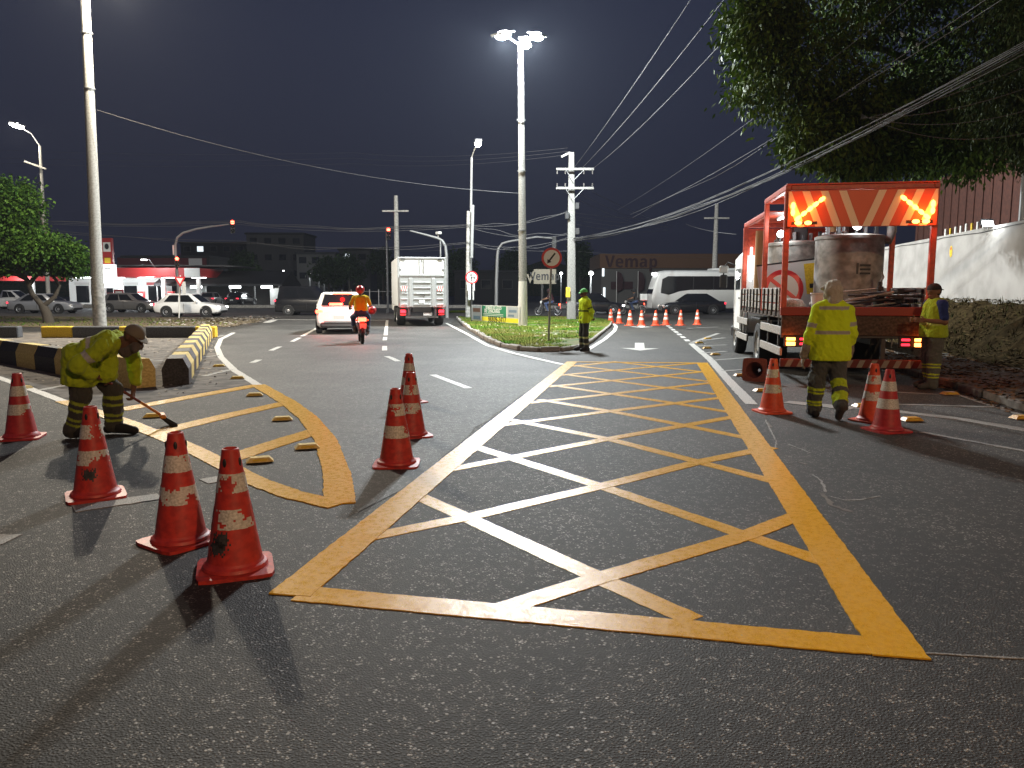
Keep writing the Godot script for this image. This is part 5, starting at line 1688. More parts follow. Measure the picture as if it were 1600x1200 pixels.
	for k in 2:
		b = MB.new()
		b.box(Vector3(W * 0.48, h * (0.47 - 0.09 * k), 0.010), Vector3(W * 0.42, h * 0.03, 0.003))
		part("print_line", b, M.sign_white, t)
	text("98809-2417", 0.25, 0.004, M.sign_black, t, Transform3D(Basis.IDENTITY, Vector3(W * 0.56, h * 0.15, 0.012)), true)


func wheel(parent: Node, at: Vector3, r: float, w: float, rimm: Material) -> void:
	# axle along x
	var n := Node3D.new()
	n.name = "wheel"
	parent.add_child(n, true)
	n.position = at
	var bs := Basis(Vector3.BACK, PI / 2)
	var b := MB.new()
	b.lathe([Vector2(r * 0.62, -w * 0.5), Vector2(r * 0.93, -w * 0.5), Vector2(r, -w * 0.36), Vector2(r, w * 0.36), Vector2(r * 0.93, w * 0.5), Vector2(r * 0.62, w * 0.5)], 26, Vector3.ZERO, bs)
	part("tyre", b, M.rubber, n)
	b = MB.new()
	b.lathe([Vector2(0, -w * 0.40), Vector2(r * 0.2, -w * 0.42), Vector2(r * 0.52, -w * 0.3), Vector2(r * 0.64, -w * 0.5), Vector2(r * 0.64, w * 0.5), Vector2(r * 0.52, w * 0.3), Vector2(r * 0.2, w * 0.42), Vector2(0, w * 0.40)], 20, Vector3.ZERO, bs)
	part("rim", b, rimm, n)
	b = MB.new()
	for k in 10:
		var a := TAU * k / 10
		for s in [-1.0, 1.0]:
			b.box(Vector3(s * w * 0.36, cos(a) * r * 0.42, sin(a) * r * 0.42), Vector3(0.015, r * 0.16, r * 0.1), Basis(Vector3.RIGHT, a))
	part("rim_hole", b, M.sign_black, n)


func piece(t: Node, called: String, c: Vector3, s: Vector3, m: Material, bev := 0.0, bs := Basis.IDENTITY) -> MeshInstance3D:
	var b := MB.new()
	b.box(c, s, bs, bev)
	return part(called, b, m, t)


func build_marking_truck() -> void:
	var t := thing("marking_truck", "road marking truck with an orange frame, striped arrow board and melting tanks", "truck", Vector3(5.97, 0, -13.41), -0.154)
	var R: Material = M.truck_red
	piece(t, "chassis", Vector3(-0.42, 0.8, -3.8), Vector3(0.12, 0.26, 7.0), M.steel_dark, 0.01)
	piece(t, "chassis", Vector3(0.42, 0.8, -3.8), Vector3(0.12, 0.26, 7.0), M.steel_dark, 0.01)
	piece(t, "deck", Vector3(0, 1.19, -2.62), Vector3(2.42, 0.1, 5.1), M.tail_board, 0.01)
	piece(t, "rear_beam", Vector3(0, 1.27, -0.04), Vector3(2.5, 0.15, 0.09), M.beam_red, 0.012)
	piece(t, "tail_board", Vector3(0, 1.02, -0.02), Vector3(2.46, 0.34, 0.05), M.tail_board, 0.01)
	piece(t, "lamp_beam", Vector3(0, 0.845, -0.07), Vector3(2.44, 0.09, 0.08), M.steel_dark, 0.01)
	var bp := piece(t, "bumper", Vector3(0, 0.36, 0.0), Vector3(2.46, 0.15, 0.06), M.dull_red, 0.012)
	for k in 12:
		var b := MB.new()
		var x := -1.15 + k * 0.2
		b.prism(Vector3(x, 0.295, 0.032), Vector3.RIGHT, Vector3.UP, [Vector2(0, 0), Vector2(0.09, 0), Vector2(0.15, 0.13), Vector2(0.06, 0.13)], Vector3(0, 0, 0.003))
		part("stripe", b, M.dull_white, bp)
	for s in [-1.0, 1.0]:
		piece(t, "bumper_bracket", Vector3(s * 0.5, 0.58, -0.08), Vector3(0.07, 0.5, 0.07), M.steel_dark)
		piece(t, "mud_flap", Vector3(s * 0.92, 0.55, -2.45), Vector3(0.56, 0.62, 0.02), M.rubber)
		var lb := piece(t, "tail_lamp", Vector3(s * 0.95, 0.74, -0.01), Vector3(0.44, 0.19, 0.05), M.black_plastic, 0.012)
		for k in 2:
			piece(lb, "amber_lens", Vector3(s * 1.06, 0.70 + k * 0.085, 0.02), Vector3(0.15, 0.05 if k == 1 else 0.065, 0.02), M.amber_glow, 0.006)
			piece(lb, "red_lens", Vector3(s * 0.84, 0.70 + k * 0.085, 0.02), Vector3(0.14, 0.04, 0.02), M.tail_red, 0.006)
		lamp(0.10, Color(1, 0.4, 0.1), Vector3(s * 1.115, 0.74, 0.12), 0.06, t)
	piece(t, "number_plate", Vector3(-0.62, 0.60, 0.0), Vector3(0.42, 0.14, 0.015), M.plate)
	# frame
	for s in [-1.0, 1.0]:
		var x: float = s * 1.2
		piece(t, "frame_post", Vector3(x, 2.29, -0.05), Vector3(0.095, 2.12, 0.095), R, 0.012)
		piece(t, "frame_post", Vector3(x, 2.29, -2.15), Vector3(0.09, 2.12, 0.09), R, 0.012)
		piece(t, "frame_post", Vector3(x, 2.17, -5.0), Vector3(0.10, 1.88, 0.10), R, 0.012)
		piece(t, "frame_rail", Vector3(x, 3.395, -1.1), Vector3(0.095, 0.09, 2.2), R, 0.012)
		piece(t, "frame_rail", Vector3(x, 3.155, -3.6), Vector3(0.095, 0.09, 2.8), R, 0.012)
		# drop sides of boards and stakes
		for k in 3:
			piece(t, "side_board", Vector3(s * 1.22, 1.33 + k * 0.145, -2.68), Vector3(0.03, 0.125, 4.75), M.side_board, 0.006)
		for k in 11:
			piece(t, "stake", Vector3(s * 1.25, 1.42, -0.45 - k * 0.45), Vector3(0.03, 0.5, 0.035), M.steel_dark, 0.006)
		# side guards
		for y in [0.92, 0.55]:
			piece(t, "side_guard", Vector3(s * 1.2, y, -1.2), Vector3(0.04, 0.15, 2.2), M.side_board, 0.008)
			piece(t, "side_guard", Vector3(s * 1.2, y, -5.05), Vector3(0.04, 0.15, 1.75), M.side_board, 0.008)
		for z in [-0.6, -1.7, -4.6, -5.5]:
			piece(t, "guard_stay", Vector3(s * 1.16, 0.85, z), Vector3(0.03, 0.62, 0.03), M.galvanised)
		for w in [[-3.15, 1.02], [-3.15, 0.72]]:
			wheel(t, Vector3(s * w[1], 0.48, w[0]), 0.48, 0.26, M.dirty_steel)
		wheel(t, Vector3(s * 1.0, 0.48, -6.9), 0.48, 0.27, M.dirty_steel)
		piece(t, "mud_guard", Vector3(s * 0.9, 1.04, -3.15), Vector3(0.6, 0.04, 1.2), M.rubber, 0.01)
	piece(t, "frame_rail", Vector3(0, 3.395, -0.05), Vector3(2.31, 0.09, 0.095), R, 0.012)
	piece(t, "frame_rail", Vector3(0, 3.395, -2.15), Vector3(2.31, 0.09, 0.09), R, 0.012)
	piece(t, "frame_rail", Vector3(0, 3.155, -5.0), Vector3(2.3, 0.09, 0.1), R, 0.012)
	piece(t, "roof_sheet", Vector3(0, 3.452, -1.1), Vector3(2.46, 0.02, 2.25), R, 0.004)
	piece(t, "roof_sheet", Vector3(0, 3.212, -3.65), Vector3(2.46, 0.02, 2.85), R, 0.004)
	piece(t, "head_board", Vector3(0, 2.78, -5.02), Vector3(2.3, 0.62, 0.03), R, 0.006)
	for k in 2:
		var bx := piece(t, "roof_lamp", Vector3(-0.98 + k * 0.35, 3.07, -1.7), Vector3(0.08, 0.05, 0.9), M.plate, 0.01)
		if k == 0:
			piece(bx, "lamp_tube", Vector3(-0.98, 3.035, -1.7), Vector3(0.05, 0.025, 0.8), M.tube_glow, 0.008)
	lamp(0.5, COOL, Vector3(-0.98, 2.95, -1.7), 0.1, t)
	# arrow board
	mat("board_orange", Color(0.62, 0.12, 0.045), 0.5)
	var ab := piece(t, "arrow_board", Vector3(0, 3.03, 0.03), Vector3(2.42, 0.62, 0.04), M.board_orange, 0.01)
	mat("board_cream", Color(0.80, 0.74, 0.54), 0.55)
	for s in [-1.0, 1.0]:
		for k in 4:
			var b := MB.new()
			var x0: float = 0.02 + k * 0.30
			b.prism(Vector3(0, 2.725, 0.052), Vector3(s, 0, 0), Vector3.UP, [Vector2(x0, 0), Vector2(x0 + 0.125, 0), Vector2(x0 + 0.365, 0.60), Vector2(x0 + 0.24, 0.60)] if k < 3 else [Vector2(x0, 0), Vector2(x0 + 0.125, 0), Vector2(1.2, 0.36), Vector2(1.2, 0.60), Vector2(x0 + 0.24, 0.60)], Vector3(0, 0, 0.003))
			part("stripe", b, M.board_cream, ab)
		var tip := Vector2(1.10, 2.82)
		var pts := []
		for k in 5:
			pts.append([Vector2(0.66, 3.18).lerp(tip + Vector2(-0.06, 0.05), k / 4.0), 0.69])
		for k in 2:
			pts.append([Vector2(1.125, 3.08 - k * 0.11), PI / 2])
			pts.append([Vector2(1.03 - k * 0.16, 2.79), 0.0])
		for q in pts:
			var b := MB.new()
			var an: float = -q[1] * s if q[1] < 1.0 else q[1]
			b.ball(Vector3(s * q[0].x, q[0].y, 0.065), Vector3(0.062, 0.036, 0.03), 6, Basis(Vector3.BACK, an))
			part("arrow_lamp", b, M.amber_glow, ab)
		piece(ab, "lamp_bar", Vector3(s * 0.93, 2.79, 0.055), Vector3(0.42, 0.05, 0.012), M.black_plastic)
		lamp(0.35, Color(1, 0.4, 0.1), Vector3(s * 1.0, 2.92, 0.22), 0.1, t)
	# melting tanks
	for q in [[0.30, -1.75, 0.62, 1.0], [-0.26, -3.75, 0.62, 1.06]]:
		var tk := Node3D.new()
		tk.name = "melting_tank"
		t.add_child(tk, true)
		tk.position = Vector3(q[0], 1.24, q[1])
		var b := MB.new()
		var r: float = q[2]
		b.lathe([Vector2(0, 0.04), Vector2(r, 0.04), Vector2(r, 1.36), Vector2(r + 0.02, 1.365), Vector2(r + 0.02, 1.42), Vector2(r - 0.02, 1.44), Vector2(r * 0.6, 1.47), Vector2(0, 1.475)], 32)
		part("shell", b, M.dirty_steel, tk)
		b = MB.new()
		b.tube([Vector3(r * 0.7, 1.38, 0.2), Vector3(r * 1.05, 1.34, 0.2), Vector3(r * 1.12, 1.5, 0.2), Vector3(r * 1.12, 2.0, 0.2)], 0.085, 10)
		part("exhaust", b, M.wood if q[3] > 1.03 else M.dirty_steel, tk)
		for k in 6:
			piece(tk, "fitting", Vector3(-0.45 + k * 0.17, 1.53, 0.15 + 0.1 * (k % 2)), Vector3(0.07, 0.16 + 0.05 * (k % 3), 0.08), M.steel_dark if k % 2 else M.galvanised, 0.01)
		piece(tk, "mixer_motor", Vector3(0.05, 1.62, -0.1), Vector3(0.3, 0.34, 0.3), M.steel_dark, 0.03)
		piece(tk, "hatch", Vector3(-0.3, 1.49, -0.05), Vector3(0.36, 0.06, 0.3), M.galvanised, 0.02)
		for k in 3:
			piece(tk, "stencil", Vector3(0.14, 0.86 - k * 0.075, sqrt(r * r - 0.0196) + 0.004), Vector3(0.2, 0.035, 0.012), M.steel_dark, 0.0, Basis(Vector3.UP, 0.22))
		piece(tk, "stencil", Vector3(0.0, 0.8, r + 0.004), Vector3(0.035, 0.2, 0.012), M.steel_dark)
		var wl := Vector3(0.0 if q[3] < 1.03 else -0.45, 1.6, 0.45)
		b = MB.new()
		b.lathe([Vector2(0, 0.05), Vector2(0.05, 0.04), Vector2(0.08, 0.0)], 14, wl + Vector3(0, 0, 0.01), Basis(Vector3.RIGHT, PI / 2))
		part("work_lamp", b, M.lamp_glow_soft, tk)
		b = MB.new()
		b.lathe([Vector2(0.085, 0.0), Vector2(0.09, -0.02), Vector2(0.06, -0.09), Vector2(0, -0.1)], 14, wl, Basis(Vector3.RIGHT, PI / 2))
		part("lamp_housing", b, M.black_plastic, tk)
		piece(tk, "lamp_stem", wl + Vector3(0, -0.1, -0.06), Vector3(0.03, 0.2, 0.03), M.steel_dark)
		lamp(0.45, COOL, wl + Vector3(0, 0.02, 0.2), 0.06, tk)
	var pi := MB.new()
	pi.tube([Vector3(-0.95, 1.24, -4.5), Vector3(-0.95, 3.0, -4.5)], 0.1, 12)
	part("flue", pi, M.wood, t)
	piece(t, "service_lamp", Vector3(-1.08, 2.25, -4.85), Vector3(0.05, 0.8, 0.05), M.tube_glow, 0.01)
	lamp(0.5, COOL, Vector3(-0.98, 2.25, -4.72), 0.1, t)
	# cab
	var cb := MB.new()
	var sec := func(z: float, y1: float, w: float) -> Array:
		return [Vector3(-w, 0.62, z), Vector3(-w, y1 - 0.12, z), Vector3(-w + 0.1, y1, z), Vector3(w - 0.1, y1, z), Vector3(w, y1 - 0.12, z), Vector3(w, 0.62, z)]
	cb.loft([sec.call(-5.3, 2.58, 1.14), sec.call(-6.4, 2.62, 1.15), sec.call(-7.2, 2.56, 1.14), sec.call(-7.55, 1.6, 1.1), sec.call(-7.6, 0.7, 1.08)])
	part("cab", cb, M.box_white, t)
	for s in [-1.0, 1.0]:
		var dr := piece(t, "door", Vector3(s * 1.155, 1.42, -6.35), Vector3(0.02, 1.5, 1.05), M.box_white, 0.004)
		piece(dr, "side_window", Vector3(s * 1.166, 1.92, -6.35), Vector3(0.012, 0.52, 0.85), M.glass_dark)
		piece(dr, "handle", Vector3(s * 1.17, 1.45, -6.0), Vector3(0.03, 0.04, 0.16), M.black_plastic, 0.005)
		var ar := MB.new()
		ar.tube([Vector3(s * 1.12, 2.3, -7.15), Vector3(s * 1.32, 2.38, -7.3), Vector3(s * 1.42, 2.25, -7.35), Vector3(s * 1.42, 1.7, -7.35)], 0.018, 6)
		var mi := part("mirror_arm", ar, M.black_plastic, t)
		piece(mi, "mirror", Vector3(s * 1.42, 2.2, -7.3), Vector3(0.24, 0.2, 0.08), M.plate, 0.03)
		piece(mi, "mirror", Vector3(s * 1.42, 1.88, -7.3), Vector3(0.2, 0.36, 0.08), M.black_plastic, 0.03)
		piece(t, "head_lamp", Vector3(s * 0.85, 0.85, -7.6), Vector3(0.3, 0.18, 0.05), M.plate, 0.02)
		piece(t, "cab_step", Vector3(s * 1.1, 0.5, -6.15), Vector3(0.2, 0.06, 0.4), M.black_plastic, 0.01)
	piece(t, "windscreen", Vector3(0, 2.05, -7.42), Vector3(2.0, 0.8, 0.02), M.glass_dark, 0.005, Basis(Vector3.RIGHT, 0.35))
	piece(t, "front_bumper", Vector3(0, 0.55, -7.55), Vector3(2.3, 0.28, 0.2), M.black_plastic, 0.04)
	# load on the deck
	var base := t.transform
	var put := func(called: String, label: String, cat: String, at: Vector3, turn := 0.0, group := "") -> Node3D:
		return thing(called, label, cat, base * at, -0.154 + turn, group)
	var sb: Node3D = put.call("folded_sign", "white board with a red ring and a yellow panel leaning on the truck tanks", "sign", Vector3(-0.55, 1.24, -2.35))
	sb.rotation.z = 0.12
	sb.rotation.x = -0.1
	piece(sb, "board", Vector3(0, 0.5, 0), Vector3(1.3, 0.95, 0.02), M.plate, 0.004)
	piece(sb, "board_edge", Vector3(0, 0.985, 0), Vector3(1.32, 0.03, 0.03), M.sign_black)
	piece(sb, "yellow_panel", Vector3(0.45, 0.6, 0.013), Vector3(0.36, 0.62, 0.006), M.kerb_yellow)
	piece(sb, "black_mark", Vector3(0.42, 0.45, 0.018), Vector3(0.16, 0.09, 0.004), M.sign_black)
	var rg := MB.new()
	rg.lathe([Vector2(0.3, 0.012), Vector2(0.4, 0.012)], 30, Vector3(-0.18, 0.45, 0.0), Basis(Vector3.RIGHT, PI / 2))
	part("red_ring", rg, M.sign_red, sb)
	piece(sb, "red_bar", Vector3(-0.18, 0.45, 0.013), Vector3(0.62, 0.08, 0.004), M.sign_red, 0.0, Basis(Vector3.BACK, -0.8))
	for q in [[Vector3(-0.52, 1.24, -0.45), "white paint bucket at the tail of the truck deck"], [Vector3(-0.36, 1.24, -0.62), "second white bucket beside the first on the truck deck"]]:
		var bk: Node3D = put.call("bucket", q[1], "bucket", q[0])
		var b := MB.new()
		b.lathe([Vector2(0, 0.0), Vector2(0.11, 0.0), Vector2(0.135, 0.32), Vector2(0.145, 0.33), Vector2(0.145, 0.35), Vector2(0.128, 0.35), Vector2(0.105, 0.02)], 20)
		part("shell", b, M.box_white, bk)
		b = MB.new()
		var hp := []
		for k in 9:
			hp.append(Vector3(0.14 * cos(PI * k / 8.0), 0.33 - 0.1 * sin(PI * k / 8.0), 0.05 * sin(PI * k / 8.0)))
		b.tube(hp, 0.005, 5)
		part("handle", b, M.galvanised, bk)
	var r2 := RandomNumberGenerator.new()
	r2.seed = 77
	for k in 13:
		var o: Node3D = put.call("tool_pole", "dark tool pole in the tangled heap on the truck deck", "tool", Vector3(r2.randf_range(0.15, 0.75), 1.27 + 0.03 * k, r2.randf_range(-0.45, -0.7)), 0.0, "tool poles heaped on the truck")
		var b := MB.new()
		var d := Vector3(cos(0.35 * r2.randfn()), r2.randf_range(-0.03, 0.22), 0.3 * r2.randfn()).normalized() * r2.randf_range(0.35, 0.6)
		b.tube([-d, d], r2.randf_range(0.014, 0.026), 7)
		part("shaft", b, M.black_plastic if k % 4 else M.side_board, o)
		b = MB.new()
		b.box(d, Vector3(0.1, 0.07, 0.16), Basis(Vector3.UP, r2.randf() * 3.0), 0.01)
		part("tool_head", b, M.black_plastic, o)
	for k in 4:
		var o: Node3D = put.call("sack", ["pale crumpled sack behind the buckets", "pale sack in the middle of the deck load", "grey sack under the tool poles", "dusty sack at the right of the deck load"][k], "sack", Vector3(-0.9 + k * 0.55, 1.24, -0.85 - 0.05 * k), k * 0.5)
		var b := MB.new()
		b.ball(Vector3(0, 0.12, 0), Vector3(0.26, 0.13, 0.2), 8)
		for i in b.v.size():
			b.v[i] += Vector3(1, 0.6, 1) * 0.03 * jit.get_noise_3d(b.v[i].x * 9.0 + k, b.v[i].y * 9.0, b.v[i].z * 9.0)
		part("bag", b, M.side_board if k != 2 else M.concrete, o)
	var gb: Node3D = put.call("gas_burner", "small black gas burner standing beside the rear tank", "burner", Vector3(0.62, 1.24, -0.85))
	var b4 := MB.new()
	b4.lathe([Vector2(0, 0), Vector2(0.1, 0), Vector2(0.1, 0.3), Vector2(0.06, 0.36), Vector2(0.03, 0.38), Vector2(0.03, 0.55), Vector2(0, 0.56)], 14)
	part("bottle", b4, M.black_plastic, gb)
	b4 = MB.new()
	b4.tube([Vector3(0, 0.5, 0), Vector3(0.06, 0.64, 0), Vector3(0.02, 0.72, 0)], 0.02, 6)
	part("valve", b4, M.galvanised, gb)


# a car facing -z: a lofted lower body, a tapered cabin with glass on each side, wheels and lamps
func car(label: String, at: Vector3, turn: float, body: Material, L: float, W: float, H: float, o: Dictionary) -> Node3D:
	var t := thing(o.get("name", "car"), label, o.get("cat", "car"), at, turn, o.get("group", "cars on the avenue"))
	var hw := W * 0.5
	var belt: float = o.get("belt", 0.92)
	var hood: float = o.get("hood", 0.86)
	var tail: float = o.get("tail", 0.95)
	var ring := func(z: float, w: float, y0: float, y1: float) -> Array:
		return [Vector3(-w * 0.84, y0, z), Vector3(-w * 0.98, y0 + 0.1, z), Vector3(-w, (y0 + y1) * 0.52, z), Vector3(-w * 0.97, y1 - 0.09, z), Vector3(-w * 0.86, y1, z), Vector3(w * 0.86, y1, z), Vector3(w * 0.97, y1 - 0.09, z), Vector3(w, (y0 + y1) * 0.52, z), Vector3(w * 0.98, y0 + 0.1, z), Vector3(w * 0.84, y0, z)]
	var b := MB.new()
	b.loft([ring.call(-L * 0.5, hw * 0.74, 0.34, hood - 0.26), ring.call(-L * 0.5 + 0.12, hw * 0.88, 0.24, hood - 0.16), ring.call(-L * 0.5 + 0.45, hw * 0.97, 0.2, hood - 0.04), ring.call(-L * 0.25, hw, 0.2, hood + 0.03), ring.call(-L * 0.2, hw, 0.2, belt), ring.call(L * 0.2, hw, 0.2, belt + 0.02), ring.call(L * 0.38, hw * 0.98, 0.2, tail), ring.call(L * 0.5 - 0.1, hw * 0.93, 0.26, tail - 0.02), ring.call(L * 0.5, hw * 0.86, 0.36, tail - 0.14)])
	part("body", b, body, t)
	# cabin
	var f0: float = o.get("f0", -L * 0.24)
	var f1: float = o.get("f1", -L * 0.06)
	var r0: float = o.get("r0", L * 0.44)
	var r1: float = o.get("r1", L * 0.34)
	var wb := hw * 0.94
	var wr := hw * 0.74
	var yb := belt - 0.05
	var C := [Vector3(-wb, yb, f0), Vector3(wb, yb, f0), Vector3(wb, yb, r0), Vector3(-wb, yb, r0), Vector3(-wr, H - 0.03, f1), Vector3(wr, H - 0.03, f1), Vector3(wr, H - 0.03, r1), Vector3(-wr, H - 0.03, r1)]
	b = MB.new()
	b.loft([[C[0], C[1], C[2], C[3]], [C[0].lerp(C[4], 0.5) + Vector3(-0.02, 0, 0), C[1].lerp(C[5], 0.5) + Vector3(0.02, 0, 0), C[2].lerp(C[6], 0.5) + Vector3(0.02, 0, 0), C[3].lerp(C[7], 0.5) + Vector3(-0.02, 0, 0)], [C[4], C[5], C[6], C[7]]], false)
	b.poly([C[4], C[5], C[6], C[7]], Vector3.UP)
	b.box(Vector3(0, H - 0.02, (f1 + r1) * 0.5), Vector3(wr * 1.86, 0.05, (r1 - f1) * 0.97), Basis.IDENTITY, 0.022)
	part("cabin", b, body, t)
	var pane := func(called: String, p: Array, a0: float, a1: float, b0: float, b1: float, out: Vector3) -> void:
		var g := MB.new()
		var q := []
		for w in [[a0, b0], [a1, b0], [a1, b1], [a0, b1]]:
			var lo: Vector3 = p[0].lerp(p[1], w[0])
			var hi: Vector3 = p[2].lerp(p[3], w[0])
			q.append(lo.lerp(hi, w[1]) + out * 0.03)
		g.poly(q, out)
		var q2 := []
		for e in q:
			q2.append(e - out * 0.02)
		for i in 4:
			g.poly([q[i], q[(i + 1) % 4], q2[(i + 1) % 4], q2[i]], q[i] + q[(i + 1) % 4] - q[(i + 2) % 4] - q[(i + 3) % 4])
		part(called, g, M.glass_dark, t)
	for s in [-1.0, 1.0]:
		var p := [C[0], C[3], C[4], C[7]] if s < 0 else [C[1], C[2], C[5], C[6]]
		pane.call("side_window", p, 0.13, 0.48, 0.14, 0.88, Vector3(s, 0.1, 0))
		pane.call("side_window", p, 0.52, 0.86, 0.14, 0.88, Vector3(s, 0.1, 0))
		piece(t, "wing_mirror", Vector3(s * (hw + 0.07), belt + 0.04, f0 + 0.28), Vector3(0.18, 0.12, 0.1), body, 0.03)
		piece(t, "head_light", Vector3(s * hw * 0.68, hood - 0.24, -L * 0.5 + 0.14), Vector3(0.42, 0.12, 0.2), M.head_glow if o.get("head", false) else M.plate, 0.04, Basis(Vector3.UP, s * 0.4))
		piece(t, "tail_light", Vector3(s * hw * 0.80, tail - 0.16, L * 0.5 - 0.06), Vector3(0.3, 0.13, 0.12), M.brake_red if o.get("brake", false) else (M.tail_red if o.get("lit", true) else M.sign_red), 0.03)
		for z in [-L * 0.30, L * 0.295]:
			var ar := MB.new()
			ar.lathe([Vector2(0, 0.012), Vector2(0.385, 0.012), Vector2(0.385, -0.05)], 24, Vector3(s * hw * 0.985, 0.34, z), Basis(Vector3.BACK, -s * PI / 2))
			part("wheel_arch", ar, M.sign_black, t)
			wheel(t, Vector3(s * (hw - 0.085), 0.325, z), 0.325, 0.22, M.rim)
		piece(t, "door_seam", Vector3(s * hw * 1.0, 0.6, L * 0.03), Vector3(0.012, 0.5, 0.015), M.sign_black)
		piece(t, "door_handle", Vector3(s * (hw + 0.004), 0.78, L * 0.0), Vector3(0.03, 0.03, 0.16), body, 0.008)
	pane.call("windscreen", [C[0], C[1], C[4], C[5]], 0.08, 0.92, 0.1, 0.92, Vector3(0, 0.5, -0.85))
	pane.call("rear_window", [C[3], C[2], C[7], C[6]], 0.1, 0.9, 0.18, 0.9, Vector3(0, 0.4, 0.9))
	piece(t, "front_bumper", Vector3(0, 0.36, -L * 0.5 + 0.05), Vector3(W * 0.66, 0.16, 0.16), M.black_plastic, 0.05)
	piece(t, "rear_bumper", Vector3(0, 0.34, L * 0.5 - 0.03), Vector3(W * 0.78, 0.2, 0.14), M.black_plastic, 0.05)
	piece(t, "number_plate", Vector3(0, 0.62, L * 0.5 + 0.01), Vector3(0.4, 0.13, 0.02), M.plate)
	if o.get("head", false):
		for s in [-1.0, 1.0]:
			spot(6.0, Color(1, 0.97, 0.9), Vector3(s * hw * 0.68, hood - 0.24, -L * 0.5 - 0.12), Vector3(0, -0.12, -1), 35.0, 0.06, t)
	if o.get("brake", false):
		for s in [-1.0, 1.0]:
			lamp(0.6, Color(1, 0.06, 0.03), Vector3(s * hw * 0.8, tail - 0.16, L * 0.5 + 0.12), 0.06, t)
	return t


func build_traffic() -> void:
	# white car braking in the left lane
	var t := car("white hatchback with its brake lights on, stopped behind the box truck", Vector3(-6.85, 0.02, -31.1), 0.16, M.white_body, 4.15, 1.78, 1.56, {"brake": true, "r0": 1.98, "r1": 1.62, "tail": 1.0, "belt": 1.0, "hood": 0.98, "group": "vehicles waiting in the left lane"})
	piece(t, "brake_strip", Vector3(0.12, 1.50, 1.66), Vector3(0.7, 0.06, 0.06), M.brake_red, 0.02)
	piece(t, "reflector_strip", Vector3(-0.1, 1.12, 2.02), Vector3(0.5, 0.09, 0.03), M.brake_red, 0.02)
	piece(t, "bumper_trim", Vector3(0, 0.46, 2.09), Vector3(1.1, 0.05, 0.05), M.galvanised, 0.01)
	lamp(0.4, Color(1, 0.06, 0.03), Vector3(0.12, 1.47, 1.9), 0.1, t)
	# cars on the avenue
	car("white hatchback driving right past the yield sign", Vector3(-20.6, 0, -49.6), -PI / 2, M.white_body, 4.2, 1.74, 1.47, {"head": true, "r0": 1.85, "r1": 1.2})
	car("silver saloon waiting behind the forked tree", Vector3(-34.4, 0, -57.0), -PI / 2, M.silver_body, 4.75, 1.8, 1.45, {"r0": 1.9, "r1": 0.95, "head": false})
	car("dark grey car half hidden by the concrete lamp standard", Vector3(-29.4, 0, -59.6), -PI / 2 - 0.05, M.grey_body, 4.2, 1.74, 1.48, {"head": true})
	car("white pickup parked at the station behind the silver saloon", Vector3(-45.5, 0, -70.5), -PI / 2, M.white_body, 4.9, 1.8, 1.7, {"r0": 0.7, "r1": 0.5, "belt": 1.05, "hood": 1.02, "tail": 1.05, "lit": false})
	car("red car at the extreme left edge of the avenue", Vector3(-44.6, 0, -60.5), PI / 2, M.red_body, 4.0, 1.7, 1.48, {"brake": false})
	car("black van passing with one tail light showing left of the white hatchback", Vector3(-13.6, 0, -52.5), -PI / 2, M.black_body, 4.6, 1.85, 1.95, {"r0": 2.1, "r1": 1.95, "belt": 1.12, "hood": 1.08, "tail": 1.15})
	car("red car parked by the petrol station pumps", Vector3(-42.0, 0, -82.0), 0.3, M.red_body, 4.0, 1.7, 1.45, {"lit": true})
	car("black car parked under the long shed roof", Vector3(-31.5, 0, -90.0), -0.2, M.black_body, 4.2, 1.75, 1.5, {"lit": true})
	car("grey car parked under the lit shed beside the kiosk", Vector3(-35.0, 0, -90.0), 0.1, M.grey_body, 4.2, 1.75, 1.5, {"lit": true})
	car("black saloon driving left in front of the coach", Vector3(12.6, 0, -54.2), PI / 2, M.black_body, 4.4, 1.78, 1.45, {"head": false, "r0": 1.85, "r1": 0.95})
	car("black hatchback passing right behind the waiting worker", Vector3(5.9, 0, -54.8), -PI / 2, M.black_body, 4.0, 1.74, 1.5, {"head": true})
	# coach
	var at := Vector3(15.6, 0, -58.5)
	t = thing("coach", "white coach with dark windows driving left behind the far cones", "coach", at, PI / 2)
	var b := MB.new()
	var sec := func(z: float, y1: float, w: float) -> Array:
		return [Vector3(-w, 0.4, z), Vector3(-w, y1 - 0.25, z), Vector3(-w + 0.2, y1, z), Vector3(w - 0.2, y1, z), Vector3(w, y1 - 0.25, z), Vector3(w, 0.4, z)]
	b.loft([sec.call(-5.2, 1.3, 1.05), sec.call(-5.1, 2.0, 1.18), sec.call(-4.75, 3.0, 1.22), sec.call(-4.3, 3.15, 1.25), sec.call(5.2, 3.15, 1.25), sec.call(5.4, 3.0, 1.2)])
	part("body", b, M.box_white, t)
	for s in [-1.0, 1.0]:
		b = MB.new()
		b.prism(Vector3(s * 1.252, 0, 0), Vector3.BACK, Vector3.UP, [Vector2(-4.6, 1.5), Vector2(-4.0, 1.35), Vector2(-3.2, 1.62), Vector2(-2.4, 1.72), Vector2(5.0, 1.72), Vector2(5.0, 2.72), Vector2(-4.1, 2.72), Vector2(-4.5, 2.5)], Vector3(s * 0.012, 0, 0))
		var wn := part("window_band", b, M.glass_dark, t)
		for k in 5:
			piece(wn, "pillar", Vector3(s * 1.268, 2.2, -2.2 + k * 1.5), Vector3(0.01, 1.0, 0.05), M.black_plastic)
		for z in [-3.1, 2.9]:
			wheel(t, Vector3(s * 1.1, 0.48, z), 0.48, 0.28, M.rim)
		piece(t, "head_light", Vector3(s * 0.85, 0.85, -5.15), Vector3(0.4, 0.2, 0.1), M.plate, 0.03)
